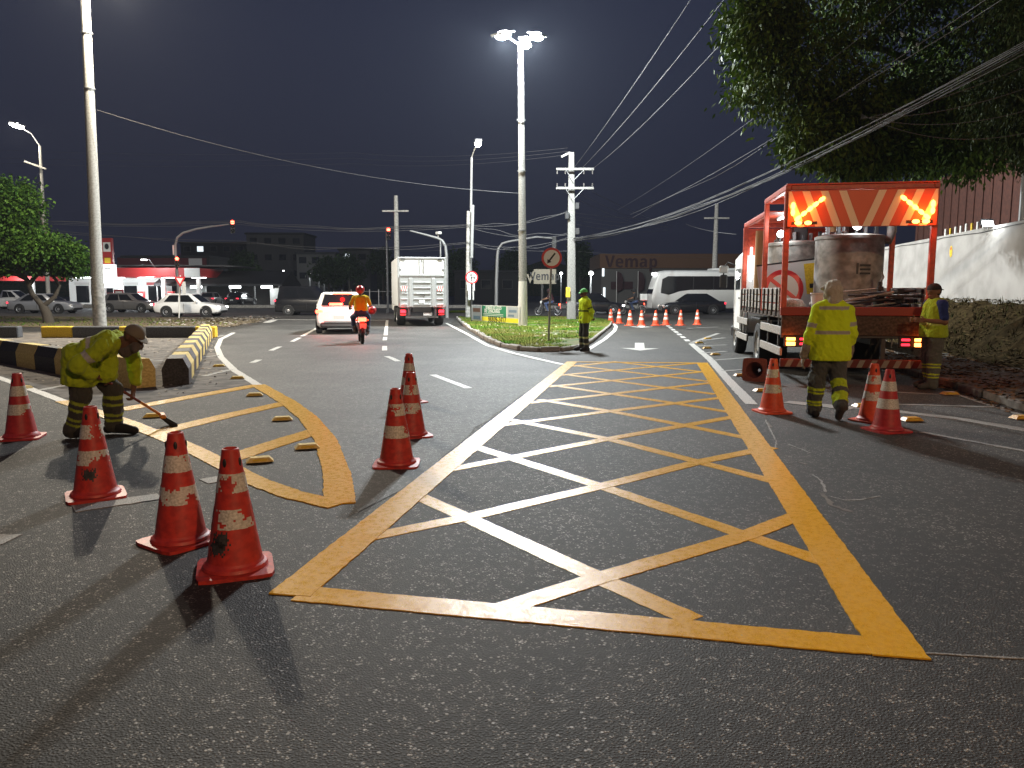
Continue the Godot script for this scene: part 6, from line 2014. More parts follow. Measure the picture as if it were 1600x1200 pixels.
	piece(t, "windscreen", Vector3(0, 2.1, -5.0), Vector3(2.1, 1.4, 0.04), M.glass_dark, 0.01, Basis(Vector3.RIGHT, 0.33))
	piece(t, "destination_lamp", Vector3(0, 2.92, -4.9), Vector3(1.6, 0.18, 0.1), M.tube_glow, 0.03)
	piece(t, "roof_unit", Vector3(0, 3.22, 0.5), Vector3(1.6, 0.2, 2.4), M.box_white, 0.06)
	# box truck
	t = thing("box_truck", "white box truck seen from behind with its aluminium tail lift folded up", "truck", Vector3(-4.14, 0.02, -35.6), 0.2, "vehicles waiting in the left lane")
	b = MB.new()
	b.box(Vector3(0, 2.03, -3.0), Vector3(2.2, 2.24, 5.9), Basis.IDENTITY, 0.03)
	part("cargo_box", b, M.box_white, t)
	for s in [-1.0, 1.0]:
		piece(t, "rear_door", Vector3(s * 0.52, 2.05, -0.02), Vector3(0.98, 2.1, 0.05), M.box_white, 0.008)
		piece(t, "corner_post", Vector3(s * 1.07, 2.03, -0.01), Vector3(0.07, 2.26, 0.1), M.aluminium, 0.012)
		for x in [0.1]:
			var lr := MB.new()
			lr.tube([Vector3(s * x, 1.0, 0.03), Vector3(s * x, 3.05, 0.03)], 0.016, 6)
			part("lock_rod", lr, M.galvanised, t)
		for y in [1.3, 1.95, 2.6]:
			piece(t, "hinge", Vector3(s * 0.98, y, 0.02), Vector3(0.12, 0.07, 0.03), M.galvanised, 0.008)
		piece(t, "top_lamp", Vector3(s * 0.85, 3.05, 0.03), Vector3(0.2, 0.04, 0.03), M.sign_black)
	piece(t, "top_sill", Vector3(0, 3.11, 0.0), Vector3(2.2, 0.06, 0.08), M.aluminium, 0.01)
	var tl := piece(t, "tail_lift", Vector3(0, 1.60, 0.09), Vector3(2.06, 1.46, 0.04), M.aluminium, 0.01)
	piece(tl, "lift_edge", Vector3(0, 2.32, 0.11), Vector3(2.06, 0.08, 0.06), M.aluminium, 0.01)
	for k in 5:
		piece(tl, "lift_rib", Vector3(0, 1.0 + k * 0.25, 0.125), Vector3(0.78, 0.05, 0.035), M.aluminium, 0.012)
		for s in [-1.0, 1.0]:
			piece(tl, "lift_rib", Vector3(s * 0.82, 1.0 + k * 0.25, 0.125), Vector3(0.3, 0.05, 0.035), M.aluminium, 0.012)
	for s in [-1.0, 1.0]:
		piece(tl, "lift_channel", Vector3(s * 0.52, 1.55, 0.12), Vector3(0.16, 1.3, 0.03), M.aluminium, 0.012)
		var sq := piece(tl, "warning_square", Vector3(s * 0.82, 1.72, 0.145), Vector3(0.28, 0.22, 0.006), M.sign_white)
		for k in 3:
			var sp := MB.new()
			sp.prism(Vector3(s * 0.82 - 0.14 + k * 0.09, 1.61, 0.149), Vector3.RIGHT, Vector3.UP, [Vector2(0, 0), Vector2(0.04, 0), Vector2(0.10, 0.22), Vector2(0.06, 0.22)], Vector3(0, 0, 0.003))
			part("red_stripe", sp, M.sign_red, sq)
	piece(tl, "label_plate", Vector3(-0.02, 1.13, 0.15), Vector3(0.26, 0.15, 0.006), M.sign_white)
	var mk := MB.new()
	mk.tube([Vector3(-0.12, 1.44, 0.13), Vector3(0.03, 1.46, 0.13), Vector3(0.12, 1.42, 0.13), Vector3(0.06, 1.36, 0.13)], 0.016, 5)
	part("lift_emblem", mk, M.sign_black, tl)
	piece(t, "chassis", Vector3(0, 0.75, -3.2), Vector3(0.9, 0.25, 6.2), M.steel_dark, 0.02)
	piece(t, "underrun_bar", Vector3(0, 0.42, -0.1), Vector3(1.5, 0.1, 0.08), M.galvanised, 0.01)
	for s in [-1.0, 1.0]:
		var tb := piece(t, "tail_lamp", Vector3(s * 0.88, 0.66, -0.02), Vector3(0.34, 0.3, 0.1), M.black_plastic, 0.02)
		piece(tb, "red_lens", Vector3(s * 0.88, 0.68, 0.04), Vector3(0.24, 0.13, 0.03), M.tail_red, 0.01)
		piece(tb, "reflector", Vector3(s * 0.88, 0.53, 0.04), Vector3(0.26, 0.05, 0.02), M.sign_red)
		piece(t, "lift_arm", Vector3(s * 0.6, 0.7, 0.02), Vector3(0.1, 0.5, 0.12), M.steel_dark, 0.01)
		for z in [-1.5, -5.4]:
			wheel(t, Vector3(s * 0.9, 0.42, z), 0.42, 0.24 if z < -3 else 0.4, M.rim)
		lamp(0.25, Color(1, 0.05, 0.06), Vector3(s * 0.88, 0.68, 0.16), 0.06, t)
	piece(t, "number_plate", Vector3(0.25, 0.55, 0.0), Vector3(0.4, 0.13, 0.02), M.plate)
	b = MB.new()
	b.box(Vector3(0, 1.45, -7.0), Vector3(2.05, 1.9, 1.7), Basis.IDENTITY, 0.12)
	part("cab", b, M.box_white, t)
	# motorcycles
	var m := motorcycle("motorcycle with a glowing tail light waiting behind the white hatchback", Vector3(-4.78, 0, -24.35), 0.25)
	m.set_meta("group", "motorcycles")
	for q in [[Vector3(2.35, 0, -50.5), 1.3, "small far motorcycle passing behind the arrow sign post"], [Vector3(8.2, 0, -52.6), 1.5, "far motorcycle in front of the coach with a box on its rack"]]:
		var f := copy(m, q[0], q[1], q[2])
		for e in f.get_children():
			if e is SpotLight3D:
				f.remove_child(e)
				e.queue_free()
			elif str(e.name).begins_with("head_light"):
				e.material_override = M.plate
			elif str(e.name).begins_with("fuel_tank") or str(e.name).begins_with("tail_fairing"):
				e.material_override = M.black_body
	piece(thing("delivery_box", "white delivery box strapped to the far motorcycle", "box", Vector3(8.95, 1.0, -52.6)), "shell", Vector3(0, 0.22, 0), Vector3(0.46, 0.44, 0.46), M.box_white, 0.03)


func motorcycle(label: String, at: Vector3, turn: float) -> Node3D:
	var t := thing("motorcycle", label, "motorcycle", at, turn)
	for z in [-0.64, 0.64]:
		var n := Node3D.new()
		n.name = "wheel"
		t.add_child(n, true)
		n.position = Vector3(0, 0.3, z)
		var bs := Basis(Vector3.BACK, PI / 2)
		var b := MB.new()
		b.lathe([Vector2(0.225, -0.045), Vector2(0.27, -0.05), Vector2(0.3, -0.02), Vector2(0.3, 0.02), Vector2(0.27, 0.05), Vector2(0.225, 0.045), Vector2(0.225, -0.045)], 24, Vector3.ZERO, bs)
		part("tyre", b, M.rubber, n)
		b = MB.new()
		b.lathe([Vector2(0.21, -0.02), Vector2(0.228, -0.03), Vector2(0.228, 0.03), Vector2(0.21, 0.02)], 24, Vector3.ZERO, bs)
		b.lathe([Vector2(0, -0.05), Vector2(0.05, -0.05), Vector2(0.05, 0.05), Vector2(0, 0.05)], 12, Vector3.ZERO, bs)
		for k in 8:
			var a := TAU * k / 8
			b.tube([Vector3(0, cos(a) * 0.04, sin(a) * 0.04), Vector3(0, cos(a) * 0.215, sin(a) * 0.215)], 0.006, 4)
		part("rim", b, M.rim, n)
	var b2 := MB.new()
	b2.tube([Vector3(0, 0.95, -0.38), Vector3(0, 0.62, -0.2), Vector3(0, 0.38, 0.1), Vector3(0, 0.36, 0.3), Vector3(0, 0.7, 0.42)], 0.028, 8)
	b2.tube([Vector3(-0.09, 0.3, 0.64), Vector3(-0.09, 0.36, 0.2)], 0.022, 6)
	b2.tube([Vector3(0.09, 0.3, 0.64), Vector3(0.09, 0.36, 0.2)], 0.022, 6)
	part("frame", b2, M.steel_dark, t)
	b2 = MB.new()
	for s in [-0.08, 0.08]:
		b2.tube([Vector3(s, 0.3, -0.64), Vector3(s, 0.98, -0.36)], 0.02, 6)
		b2.tube([Vector3(s, 0.3, 0.64), Vector3(s * 1.3, 0.66, 0.45)], 0.03, 8)
	part("fork", b2, M.galvanised, t)
	piece(t, "engine", Vector3(0, 0.42, -0.02), Vector3(0.26, 0.3, 0.36), M.steel_dark, 0.05)
	b2 = MB.new()
	b2.ball(Vector3(0, 0.84, -0.16), Vector3(0.13, 0.12, 0.26), 8)
	part("fuel_tank", b2, M.red_body, t)
	piece(t, "seat", Vector3(0, 0.80, 0.32), Vector3(0.24, 0.1, 0.62), M.black_plastic, 0.04)
	piece(t, "tail_fairing", Vector3(0, 0.75, 0.66), Vector3(0.2, 0.14, 0.24), M.red_body, 0.04)
	piece(t, "tail_light", Vector3(0, 0.76, 0.79), Vector3(0.26, 0.12, 0.05), M.brake_red, 0.02)
	piece(t, "number_plate", Vector3(0.02, 0.56, 0.84), Vector3(0.2, 0.16, 0.012), M.plate)
	piece(t, "rear_mudguard", Vector3(0, 0.58, 0.8), Vector3(0.12, 0.3, 0.02), M.black_plastic, 0.0, Basis(Vector3.RIGHT, -0.2))
	b2 = MB.new()
	b2.tube([Vector3(-0.36, 1.08, -0.24), Vector3(-0.16, 1.05, -0.36), Vector3(0.16, 1.05, -0.36), Vector3(0.36, 1.08, -0.24)], 0.014, 6)
	part("handlebar", b2, M.steel_dark, t)
	for s in [-1.0, 1.0]:
		b2 = MB.new()
		b2.tube([Vector3(s * 0.24, 1.06, -0.3), Vector3(s * 0.28, 1.22, -0.3)], 0.007, 5)
		b2.ball(Vector3(s * 0.3, 1.25, -0.3), Vector3(0.06, 0.04, 0.015), 5)
		part("mirror", b2, M.black_plastic, t)
		piece(t, "indicator", Vector3(s * 0.17, 0.74, 0.76), Vector3(0.06, 0.05, 0.05), M.poster_orange, 0.015)
		b2 = MB.new()
		b2.tube([Vector3(s * 0.1, 0.34, 0.02), Vector3(s * 0.24, 0.32, 0.02)], 0.014, 5)
		part("foot_peg", b2, M.steel_dark, t)
	b2 = MB.new()
	b2.tube([Vector3(0.14, 0.34, -0.1), Vector3(0.16, 0.26, 0.1), Vector3(0.17, 0.34, 0.75)], 0.04, 8)
	part("exhaust", b2, M.galvanised, t)
	b2 = MB.new()
	b2.ball(Vector3(0, 0.9, -0.46), Vector3(0.09, 0.1, 0.08), 7)
	part("head_light", b2, M.head_glow, t)
	lamp(0.5, Color(1, 0.12, 0.04), Vector3(0, 0.76, 0.92), 0.06, t)
	spot(26.0, Color(1, 0.98, 0.94), Vector3(0, 0.92, -0.62), Vector3(0, -0.02, -1), 32.0, 0.06, t)
	return t


# tapered capsules joined by a smooth minimum, meshed as surface nets into b. A bone is [a, b, ra, rb, colour, bands]; bands are [t0, t1, colour] along it. cuts are planes that trim cloth
func skin(b: MB, bones: Array, cell: float, k: float, amp := 0.0, freq := 8.0, cuts := []) -> void:
	var lo := Vector3.ONE * 1e9
	var hi := -lo
	for q in bones:
		var r := maxf(q[2], q[3]) + k + cell * 4.0
		lo = lo.min(q[0].min(q[1]) - Vector3.ONE * r)
		hi = hi.max(q[0].max(q[1]) + Vector3.ONE * r)
	var nx := int((hi.x - lo.x) / cell) + 2
	var ny := int((hi.y - lo.y) / cell) + 2
	var nz := int((hi.z - lo.z) / cell) + 2
	var sy := nx
	var sz := nx * ny
	var F := PackedFloat32Array()
	F.resize(nx * ny * nz)
	F.fill(1000.0)
	for q in bones:
		var A: Vector3 = q[0]
		var ab: Vector3 = q[1] - A
		var l2 := maxf(ab.length_squared(), 1e-9)
		var ra: float = q[2]
		var dr: float = q[3] - ra
		var m := maxf(q[2], q[3]) + k + cell * 3.0
		var i0 := Vector3i(((A.min(q[1]) - Vector3.ONE * m - lo) / cell).floor())
		var i1 := Vector3i(((A.max(q[1]) + Vector3.ONE * m - lo) / cell).ceil())
		for z in range(maxi(i0.z, 0), mini(i1.z, nz - 1) + 1):
			for y in range(maxi(i0.y, 0), mini(i1.y, ny - 1) + 1):
				var i := z * sz + y * sy + maxi(i0.x, 0)
				for x in range(maxi(i0.x, 0), mini(i1.x, nx - 1) + 1):
					var p := lo + Vector3(x, y, z) * cell - A
					var t := clampf(p.dot(ab) / l2, 0.0, 1.0)
					var d := (p - ab * t).length() - ra - dr * t
					var f := F[i]
					var h := k - absf(f - d)
					if h > 0.0:
						F[i] = minf(f, d) - h * h * 0.25 / k
					elif d < f:
						F[i] = d
					i += 1
	if amp > 0.0 or cuts.size() > 0:
		for z in nz:
			for y in ny:
				for x in nx:
					var i := z * sz + y * sy + x
					if absf(F[i]) < 0.06:
						var p := lo + Vector3(x, y, z) * cell
						if amp > 0.0:
							F[i] += amp * (jit.get_noise_3d(p.x * freq, p.y * freq * 0.6, p.z * freq) + 0.45 * jit.get_noise_3d(p.x * freq * 3.1 + p.y * freq * 1.4, p.y * freq * 2.2, p.z * freq * 2.4))
						for c in cuts:
							F[i] = maxf(F[i], c.distance_to(p))
					elif F[i] < 0.0:
						for c in cuts:
							F[i] = maxf(F[i], c.distance_to(lo + Vector3(x, y, z) * cell))
	var at := PackedInt32Array()
	at.resize(F.size())
	at.fill(-1)
	var V := PackedVector3Array()
	var N := PackedVector3Array()
	var C := PackedColorArray()
	var off := [0, 1, sy, sy + 1, sz, sz + 1, sz + sy, sz + sy + 1]
	var pos := [Vector3(0, 0, 0), Vector3(1, 0, 0), Vector3(0, 1, 0), Vector3(1, 1, 0), Vector3(0, 0, 1), Vector3(1, 0, 1), Vector3(0, 1, 1), Vector3(1, 1, 1)]
	var ed := [[0, 1], [2, 3], [4, 5], [6, 7], [0, 2], [1, 3], [4, 6], [5, 7], [0, 4], [1, 5], [2, 6], [3, 7]]
	var cells := []
	for z in nz - 1:
		for y in ny - 1:
			var i := z * sz + y * sy - 1
			for x in nx - 1:
				i += 1
				if absf(F[i]) > cell * 2.5:
					continue
				var g := [F[i], F[i + 1], F[i + sy], F[i + sy + 1], F[i + sz], F[i + sz + 1], F[i + sz + sy], F[i + sz + sy + 1]]
				var neg := 0
				for e in g:
					if e < 0.0:
						neg += 1
				if neg == 0 or neg == 8:
					continue
				var s := Vector3.ZERO
				var n := 0
				for e in ed:
					var u: float = g[e[0]]
					var v: float = g[e[1]]
					if (u < 0.0) != (v < 0.0):
						s += pos[e[0]].lerp(pos[e[1]], u / (u - v))
						n += 1
				var p := lo + (Vector3(x, y, z) + s / n) * cell
				at[i] = V.size()
				V.append(p)
				N.append(Vector3(g[1] + g[3] + g[5] + g[7] - g[0] - g[2] - g[4] - g[6], g[2] + g[3] + g[6] + g[7] - g[0] - g[1] - g[4] - g[5], g[4] + g[5] + g[6] + g[7] - g[0] - g[1] - g[2] - g[3]).normalized())
				var best := 1e9
				var col := Color.WHITE
				for q in bones:
					var ab: Vector3 = q[1] - q[0]
					var t: float = (p - q[0]).dot(ab) / maxf(ab.length_squared(), 1e-9)
					var tc := clampf(t, 0.0, 1.0)
					var d: float = (p - q[0] - ab * tc).length() - lerpf(q[2], q[3], tc)
					if d < best:
						best = d
						col = q[4]
						if q.size() > 5:
							for w in q[5]:
								var u: float = p.y if w.size() > 3 else t
								if u >= w[0] and u <= w[1]:
									col = w[2]
				C.append(col)
				cells.append(i)
	for i in cells:
		for e in [[1, sy, sz], [sy, sz, 1], [sz, 1, sy]]:
			var u: float = F[i]
			var v: float = F[i + e[0]]
			if (u < 0.0) == (v < 0.0):
				continue
			var q := [at[i], at[i - e[1]], at[i - e[1] - e[2]], at[i - e[2]]]
			if q.min() < 0:
				continue
			if u > 0.0:
				q.reverse()
			for w in [[0, 1, 2], [0, 2, 3]]:
				var a: int = q[w[0]]
				var c: int = q[w[1]]
				var d: int = q[w[2]]
				if (V[c] - V[a]).cross(V[d] - V[a]).dot(N[a] + N[c] + N[d]) > 0.0:
					var sw := c
					c = d
					d = sw
				for j in [a, c, d]:
					b.v.append(V[j])
					b.n.append(N[j])
					b.u.append(Vector2.ZERO)
					b.c.append(C[j])


# palm and five bent fingers; along = wrist to knuckles, nrm = out of the palm, side = towards the thumb
func hand(b: MB, wrist: Vector3, along: Vector3, nrm: Vector3, side: Vector3, curl: float, c: Color, cell := 0.0045) -> void:
	along = along.normalized()
	nrm = (nrm - along * nrm.dot(along)).normalized()
	side = (side - along * side.dot(along) - nrm * side.dot(nrm)).normalized()
	var B := []
	for k in 4:
		var s := side * (0.03 - 0.02 * k)
		B.append([wrist + s * 0.5, wrist + along * 0.085 + s, 0.016, 0.0125, c])
		var p := wrist + along * 0.088 + s
		var d := along
		var len: float = [0.040, 0.045, 0.042, 0.033][k]
		for j in 3:
			d = d.rotated(nrm.cross(along).normalized(), -curl * [0.5, 0.9, 0.7][j])
			var e: Vector3 = p + d * len * [1.0, 0.68, 0.55][j]
			B.append([p, e, 0.0095 - 0.0008 * j, 0.0088 - 0.0009 * j, c])
			p = e
	var tp := wrist + side * 0.028 + along * 0.025
	var td := (side * 0.8 + along * 0.7 + nrm * 0.35 * curl).normalized()
	B.append([wrist + side * 0.014, tp, 0.018, 0.015, c])
	B.append([tp, tp + td * 0.038, 0.014, 0.0115, c])
	B.append([tp + td * 0.038, tp + td * 0.038 + (td + along * 0.6 + nrm * 0.6 * curl).normalized() * 0.03, 0.011, 0.009, c])
	skin(b, B, cell, 0.007)


func head(b: MB, c: Vector3, hb: Basis, col: Color) -> void:
	var f := func(x: float, y: float, z: float) -> Vector3: return c + hb * Vector3(x, y, z)
	var B := [
		[f.call(0, 0.02, 0.015), f.call(0, 0.03, -0.02), 0.092, 0.088, col], [f.call(0, -0.03, -0.035), f.call(0, -0.085, -0.06), 0.066, 0.036, col], [f.call(0, -0.02, 0.02), f.call(0, -0.16, 0.035), 0.06, 0.058, col],
		[f.call(0, 0.018, -0.1), f.call(0, -0.028, -0.122), 0.011, 0.016, col], [f.call(-0.04, 0.026, -0.088), f.call(0.04, 0.026, -0.088), 0.016, 0.016, col],
		[f.call(-0.02, -0.062, -0.093), f.call(0.02, -0.062, -0.093), 0.011, 0.011, col.lerp(Color(0.3, 0.09, 0.07), 0.5)],
		[f.call(-0.087, 0.0, 0.015), f.call(-0.091, -0.03, 0.008), 0.016, 0.011, col], [f.call(0.087, 0.0, 0.015), f.call(0.091, -0.03, 0.008), 0.016, 0.011, col]]
	skin(b, B, 0.007, 0.022)


func cap(t: Node, c: Vector3, hb: Basis, m: Material, brim_back := false) -> void:
	var b := MB.new()
	var prof := []
	for k in 9:
		var a := PI * 0.5 * k / 8.0
		prof.append(Vector2(0.112 * cos(a) + 0.001, 0.105 * sin(a)))
	prof.append(Vector2(0, 0.107))
	b.lathe(prof, 20, c + hb * Vector3(0, 0.035, 0), hb)
	var cp := part("cap", b, m, t)
	b = MB.new()
	var o := []
	for k in 11:
		var a := PI * k / 10.0
		o.append(Vector2(0.088 * cos(a), -0.06 - 0.115 * sin(a)))
	var zz := -1.0 if brim_back else 1.0
	b.prism(c + hb * Vector3(0, 0.042, 0), hb * Vector3(1, 0, 0), hb * Vector3(0, 0.22, zz).normalized(), o, hb * Vector3(0, 0.008, 0))
	part("brim", b, m, cp)


func eyes(t: Node, c: Vector3, hb: Basis) -> void:
	for s in [-1.0, 1.0]:
		var b := MB.new()
		b.ball(c + hb * Vector3(s * 0.033, 0.006, -0.098), Vector3(0.012, 0.006, 0.008), 5, hb)
		part("eye", b, M.sign_black, t)


const SKIN := Color(0.22, 0.115, 0.07)
const SKIN_DARK := Color(0.12, 0.062, 0.04)
const LIME := Color(0.58, 0.78, 0.02)
const LIME_DIM := Color(0.36, 0.47, 0.03)
const BAND := Color(0.34, 0.33, 0.29)
const TROUSER := Color(0.052, 0.056, 0.052)


func leg_bones(hip: Vector3, knee: Vector3, ankle: Vector3, c: Color, bands: Array, w := 1.0) -> Array:
	return [[hip, knee, 0.108 * w, 0.082 * w, c], [knee, ankle + (ankle - knee).normalized() * 0.02, 0.084 * w, 0.074 * w, c, bands]]


func boot(t: Node, ankle: Vector3, toe: Vector3, c: Color) -> void:
	var b := MB.new()
	var heel := ankle + (ankle - toe) * Vector3(1, 0, 1) * 0.28
	heel.y = ankle.y - 0.05
	skin(b, [[ankle + Vector3(0, 0.07, 0), ankle, 0.058, 0.056, c], [ankle, heel, 0.05, 0.042, c], [heel, toe, 0.042, 0.038, c], [ankle, toe + Vector3(0, 0.01, 0), 0.052, 0.038, c]], 0.012, 0.03)
	part("boot", b, M.vertex, t)


func build_people() -> void:
	mat("cap_green", Color(0.10, 0.50, 0.10), 0.8)
	mat("cap_khaki", Color(0.16, 0.14, 0.105), 0.9)
	mat("cap_black", Color(0.015, 0.015, 0.017), 0.85)
	mat("hair", Color(0.012, 0.010, 0.009), 0.6)
	waiting_worker()
	walking_worker()
	vest_worker()
	sweeping_worker()
	rider()


func waiting_worker() -> void:
	var t := thing("person", "person in a lime jacket and green cap standing with hands behind the back", "person", Vector3(1.98, 0.0, -21.0), 1.9, "road marking crew")
	t.scale = Vector3.ONE * 0.965
	var bl := [[0.18, 0.30, Color(0.5, 0.55, 0.2)], [0.62, 0.74, Color(0.4, 0.42, 0.25)]]
	var b := MB.new()
	skin(b, leg_bones(Vector3(-0.1, 0.9, 0), Vector3(-0.115, 0.48, -0.02), Vector3(-0.125, 0.1, 0.02), TROUSER, bl) + leg_bones(Vector3(0.1, 0.9, 0), Vector3(0.12, 0.48, -0.03), Vector3(0.135, 0.1, -0.02), TROUSER, bl) + [[Vector3(-0.08, 0.93, 0), Vector3(0.08, 0.93, 0), 0.125, 0.125, TROUSER]], 0.016, 0.04, 0.012, 9.0)
	part("trousers", b, M.cloth, t)
	b = MB.new()
	var dk := Color(0.10, 0.13, 0.03)
	var ch := [[Vector3(-0.085, 1.36, 0.0), Vector3(-0.09, 0.86, 0.0), 0.125, 0.135, LIME, [[0.42, 0.52, dk]]], [Vector3(0.085, 1.36, 0.0), Vector3(0.09, 0.86, 0.0), 0.125, 0.135, LIME, [[0.42, 0.52, dk]]], [Vector3(-0.16, 1.40, 0.0), Vector3(0.16, 1.40, 0.0), 0.075, 0.075, LIME], [Vector3(0, 1.43, 0.0), Vector3(0, 1.50, -0.005), 0.085, 0.07, LIME]]
	for s in [-1.0, 1.0]:
		var bb := [[0.55, 0.68, dk]]
		ch.append([Vector3(s * 0.2, 1.39, 0.0), Vector3(s * 0.27, 1.10, 0.09), 0.075, 0.066, LIME, bb])
		ch.append([Vector3(s * 0.27, 1.10, 0.09), Vector3(s * 0.08, 0.93, 0.17), 0.065, 0.05, LIME])
	skin(b, ch, 0.016, 0.05, 0.022, 8.0, [Plane(Vector3.DOWN, -0.78)])
	part("jacket", b, M.cloth, t)
	b = MB.new()
	var hc := Vector3(0.0, 1.62, -0.03)
	var hb := Basis(Vector3.UP, 0.1)
	skin(b, [[Vector3(0, 1.35, 0), Vector3(0, 1.0, 0), 0.1, 0.1, SKIN_DARK], [Vector3(0, 1.4, 0), Vector3(0, 1.56, -0.01), 0.055, 0.055, SKIN_DARK], [Vector3(-0.1, 0.95, 0), Vector3(-0.12, 0.12, 0), 0.06, 0.045, SKIN_DARK], [Vector3(0.1, 0.95, 0), Vector3(0.13, 0.12, -0.01), 0.06, 0.045, SKIN_DARK], [Vector3(0, 1.0, 0), Vector3(0, 0.93, 0), 0.09, 0.09, SKIN_DARK]], 0.016, 0.03)
	head(b, hc, hb, SKIN_DARK)
	hand(b, Vector3(-0.06, 0.925, 0.18), Vector3(1, -0.3, 0.1), Vector3(0, 0, 1), Vector3(0, 1, 0), 0.7, SKIN_DARK, 0.006)
	hand(b, Vector3(0.06, 0.925, 0.2), Vector3(-1, -0.3, 0.1), Vector3(0, 0, 1), Vector3(0, 1, 0), 0.7, SKIN_DARK, 0.006)
	part("body", b, M.vertex, t)
	eyes(t, hc, hb)
	cap(t, hc, hb, M.cap_green)
	boot(t, Vector3(-0.125, 0.1, 0.02), Vector3(-0.16, 0.04, -0.17), Color(0.012, 0.012, 0.012))
	boot(t, Vector3(0.135, 0.1, -0.02), Vector3(0.18, 0.04, -0.2), Color(0.03, 0.03, 0.03))


func walking_worker() -> void:
	var t := thing("person", "person in a lime jacket and beige hood walking away towards the truck", "person", Vector3(4.06, 0.0, -9.78), -0.12, "road marking crew")
	var lb := [[0.26, 0.36, Color(0.42, 0.55, 0.03)], [0.40, 0.46, Color(0.42, 0.55, 0.03)], [0.70, 0.77, Color(0.42, 0.55, 0.03)], [0.80, 0.86, Color(0.42, 0.55, 0.03)]]
	var rb := [[0.12, 0.42, Color(0.42, 0.57, 0.03)], [0.42, 0.60, Color(0.09, 0.095, 0.09)], [0.60, 0.92, Color(0.42, 0.57, 0.03)]]
	var tc := Color(0.075, 0.085, 0.08)
	var b := MB.new()
	skin(b, leg_bones(Vector3(-0.085, 0.86, 0), Vector3(-0.13, 0.49, -0.07), Vector3(-0.14, 0.12, -0.08), tc, lb, 1.2) + leg_bones(Vector3(0.085, 0.86, 0), Vector3(0.11, 0.50, 0.02), Vector3(0.09, 0.22, 0.24), tc, rb, 1.22) + [[Vector3(-0.06, 0.92, 0), Vector3(0.06, 0.92, 0), 0.115, 0.115, tc]], 0.011, 0.035, 0.028, 7.0)
	part("trousers", b, M.cloth, t)
	b = MB.new()
	var L := Color(0.56, 0.74, 0.02)
	var tb := [[1.385, 1.43, BAND, 1], [1.08, 1.128, BAND, 1]]
	var ch := [[Vector3(-0.075, 1.38, 0.0), Vector3(-0.10, 0.80, 0.0), 0.122, 0.158, L, tb], [Vector3(0.075, 1.38, 0.0), Vector3(0.10, 0.80, 0.0), 0.122, 0.158, L, tb], [Vector3(0, 1.40, 0.0), Vector3(0, 0.80, 0.0), 0.13, 0.168, L, tb], [Vector3(-0.145, 1.39, 0.0), Vector3(0, 1.455, 0.0), 0.075, 0.085, L, tb], [Vector3(0.145, 1.39, 0.0), Vector3(0, 1.455, 0.0), 0.075, 0.085, L, tb]]
	ch += [[Vector3(-0.185, 1.37, 0.0), Vector3(-0.25, 1.06, 0.0), 0.077, 0.07, L, [[0.50, 0.68, BAND]]], [Vector3(-0.25, 1.06, 0.0), Vector3(-0.265, 0.98, -0.01), 0.07, 0.066, L], [Vector3(0.185, 1.37, 0.0), Vector3(0.24, 1.08, 0.03), 0.077, 0.07, L, [[0.50, 0.68, BAND]]], [Vector3(0.24, 1.08, 0.03), Vector3(0.24, 1.0, 0.0), 0.07, 0.066, L]]
	skin(b, ch, 0.011, 0.045, 0.02, 7.0, [Plane(Vector3.DOWN, -0.745)])
	part("jacket", b, M.cloth, t)
	b = MB.new()
	var gl := Color(0.23, 0.205, 0.17)
	skin(b, [[Vector3(-0.26, 1.0, -0.01), Vector3(-0.305, 0.80, -0.06), 0.06, 0.052, gl], [Vector3(0.24, 1.0, 0.0), Vector3(0.25, 0.80, -0.10), 0.06, 0.05, gl]], 0.01, 0.03, 0.02, 11.0)
	part("gauntlet", b, M.cloth, t)
	b = MB.new()
	skin(b, [[Vector3(0, 1.4, 0), Vector3(0, 0.95, 0), 0.1, 0.1, SKIN], [Vector3(0, 1.42, 0), Vector3(0, 1.6, 0), 0.055, 0.055, SKIN], [Vector3(-0.1, 0.95, 0), Vector3(-0.13, 0.5, -0.07), 0.06, 0.05, SKIN], [Vector3(-0.13, 0.5, -0.07), Vector3(-0.14, 0.1, -0.08), 0.05, 0.04, SKIN], [Vector3(0.1, 0.95, 0), Vector3(0.11, 0.5, 0.02), 0.06, 0.05, SKIN], [Vector3(0.11, 0.5, 0.02), Vector3(0.09, 0.2, 0.25), 0.05, 0.04, SKIN], [Vector3(-0.1, 0.95, 0), Vector3(0.1, 0.95, 0), 0.08, 0.08, SKIN]], 0.014, 0.03)
	head(b, Vector3(0, 1.60, -0.02), Basis.IDENTITY, SKIN)
	hand(b, Vector3(-0.31, 0.79, -0.065), Vector3(-0.1, -1, -0.2), Vector3(1, 0, 0), Vector3(0, 0, -1), 0.45, gl)
	hand(b, Vector3(0.25, 0.79, -0.105), Vector3(0, -1, -0.2), Vector3(-1, 0, 0), Vector3(0, 0, -1), 0.45, gl)
	part("body", b, M.vertex, t)
	# cloth hood that falls over the neck, under a soft hat
	b = MB.new()
	var hd := Color(0.40, 0.365, 0.30)
	skin(b, [[Vector3(0, 1.63, 0.0), Vector3(0, 1.665, -0.025), 0.108, 0.102, hd], [Vector3(0, 1.61, 0.02), Vector3(0, 1.50, 0.035), 0.092, 0.084, hd], [Vector3(-0.075, 1.60, 0.0), Vector3(-0.085, 1.52, 0.0), 0.035, 0.03, hd], [Vector3(0.075, 1.60, 0.0), Vector3(0.085, 1.52, 0.0), 0.035, 0.03, hd], [Vector3(-0.13, 1.655, -0.03), Vector3(-0.02, 1.69, -0.15), 0.018, 0.02, hd], [Vector3(0.11, 1.655, -0.03), Vector3(-0.02, 1.69, -0.15), 0.018, 0.02, hd]], 0.008, 0.03, 0.02, 9.0)
	part("hood", b, M.cloth, t)
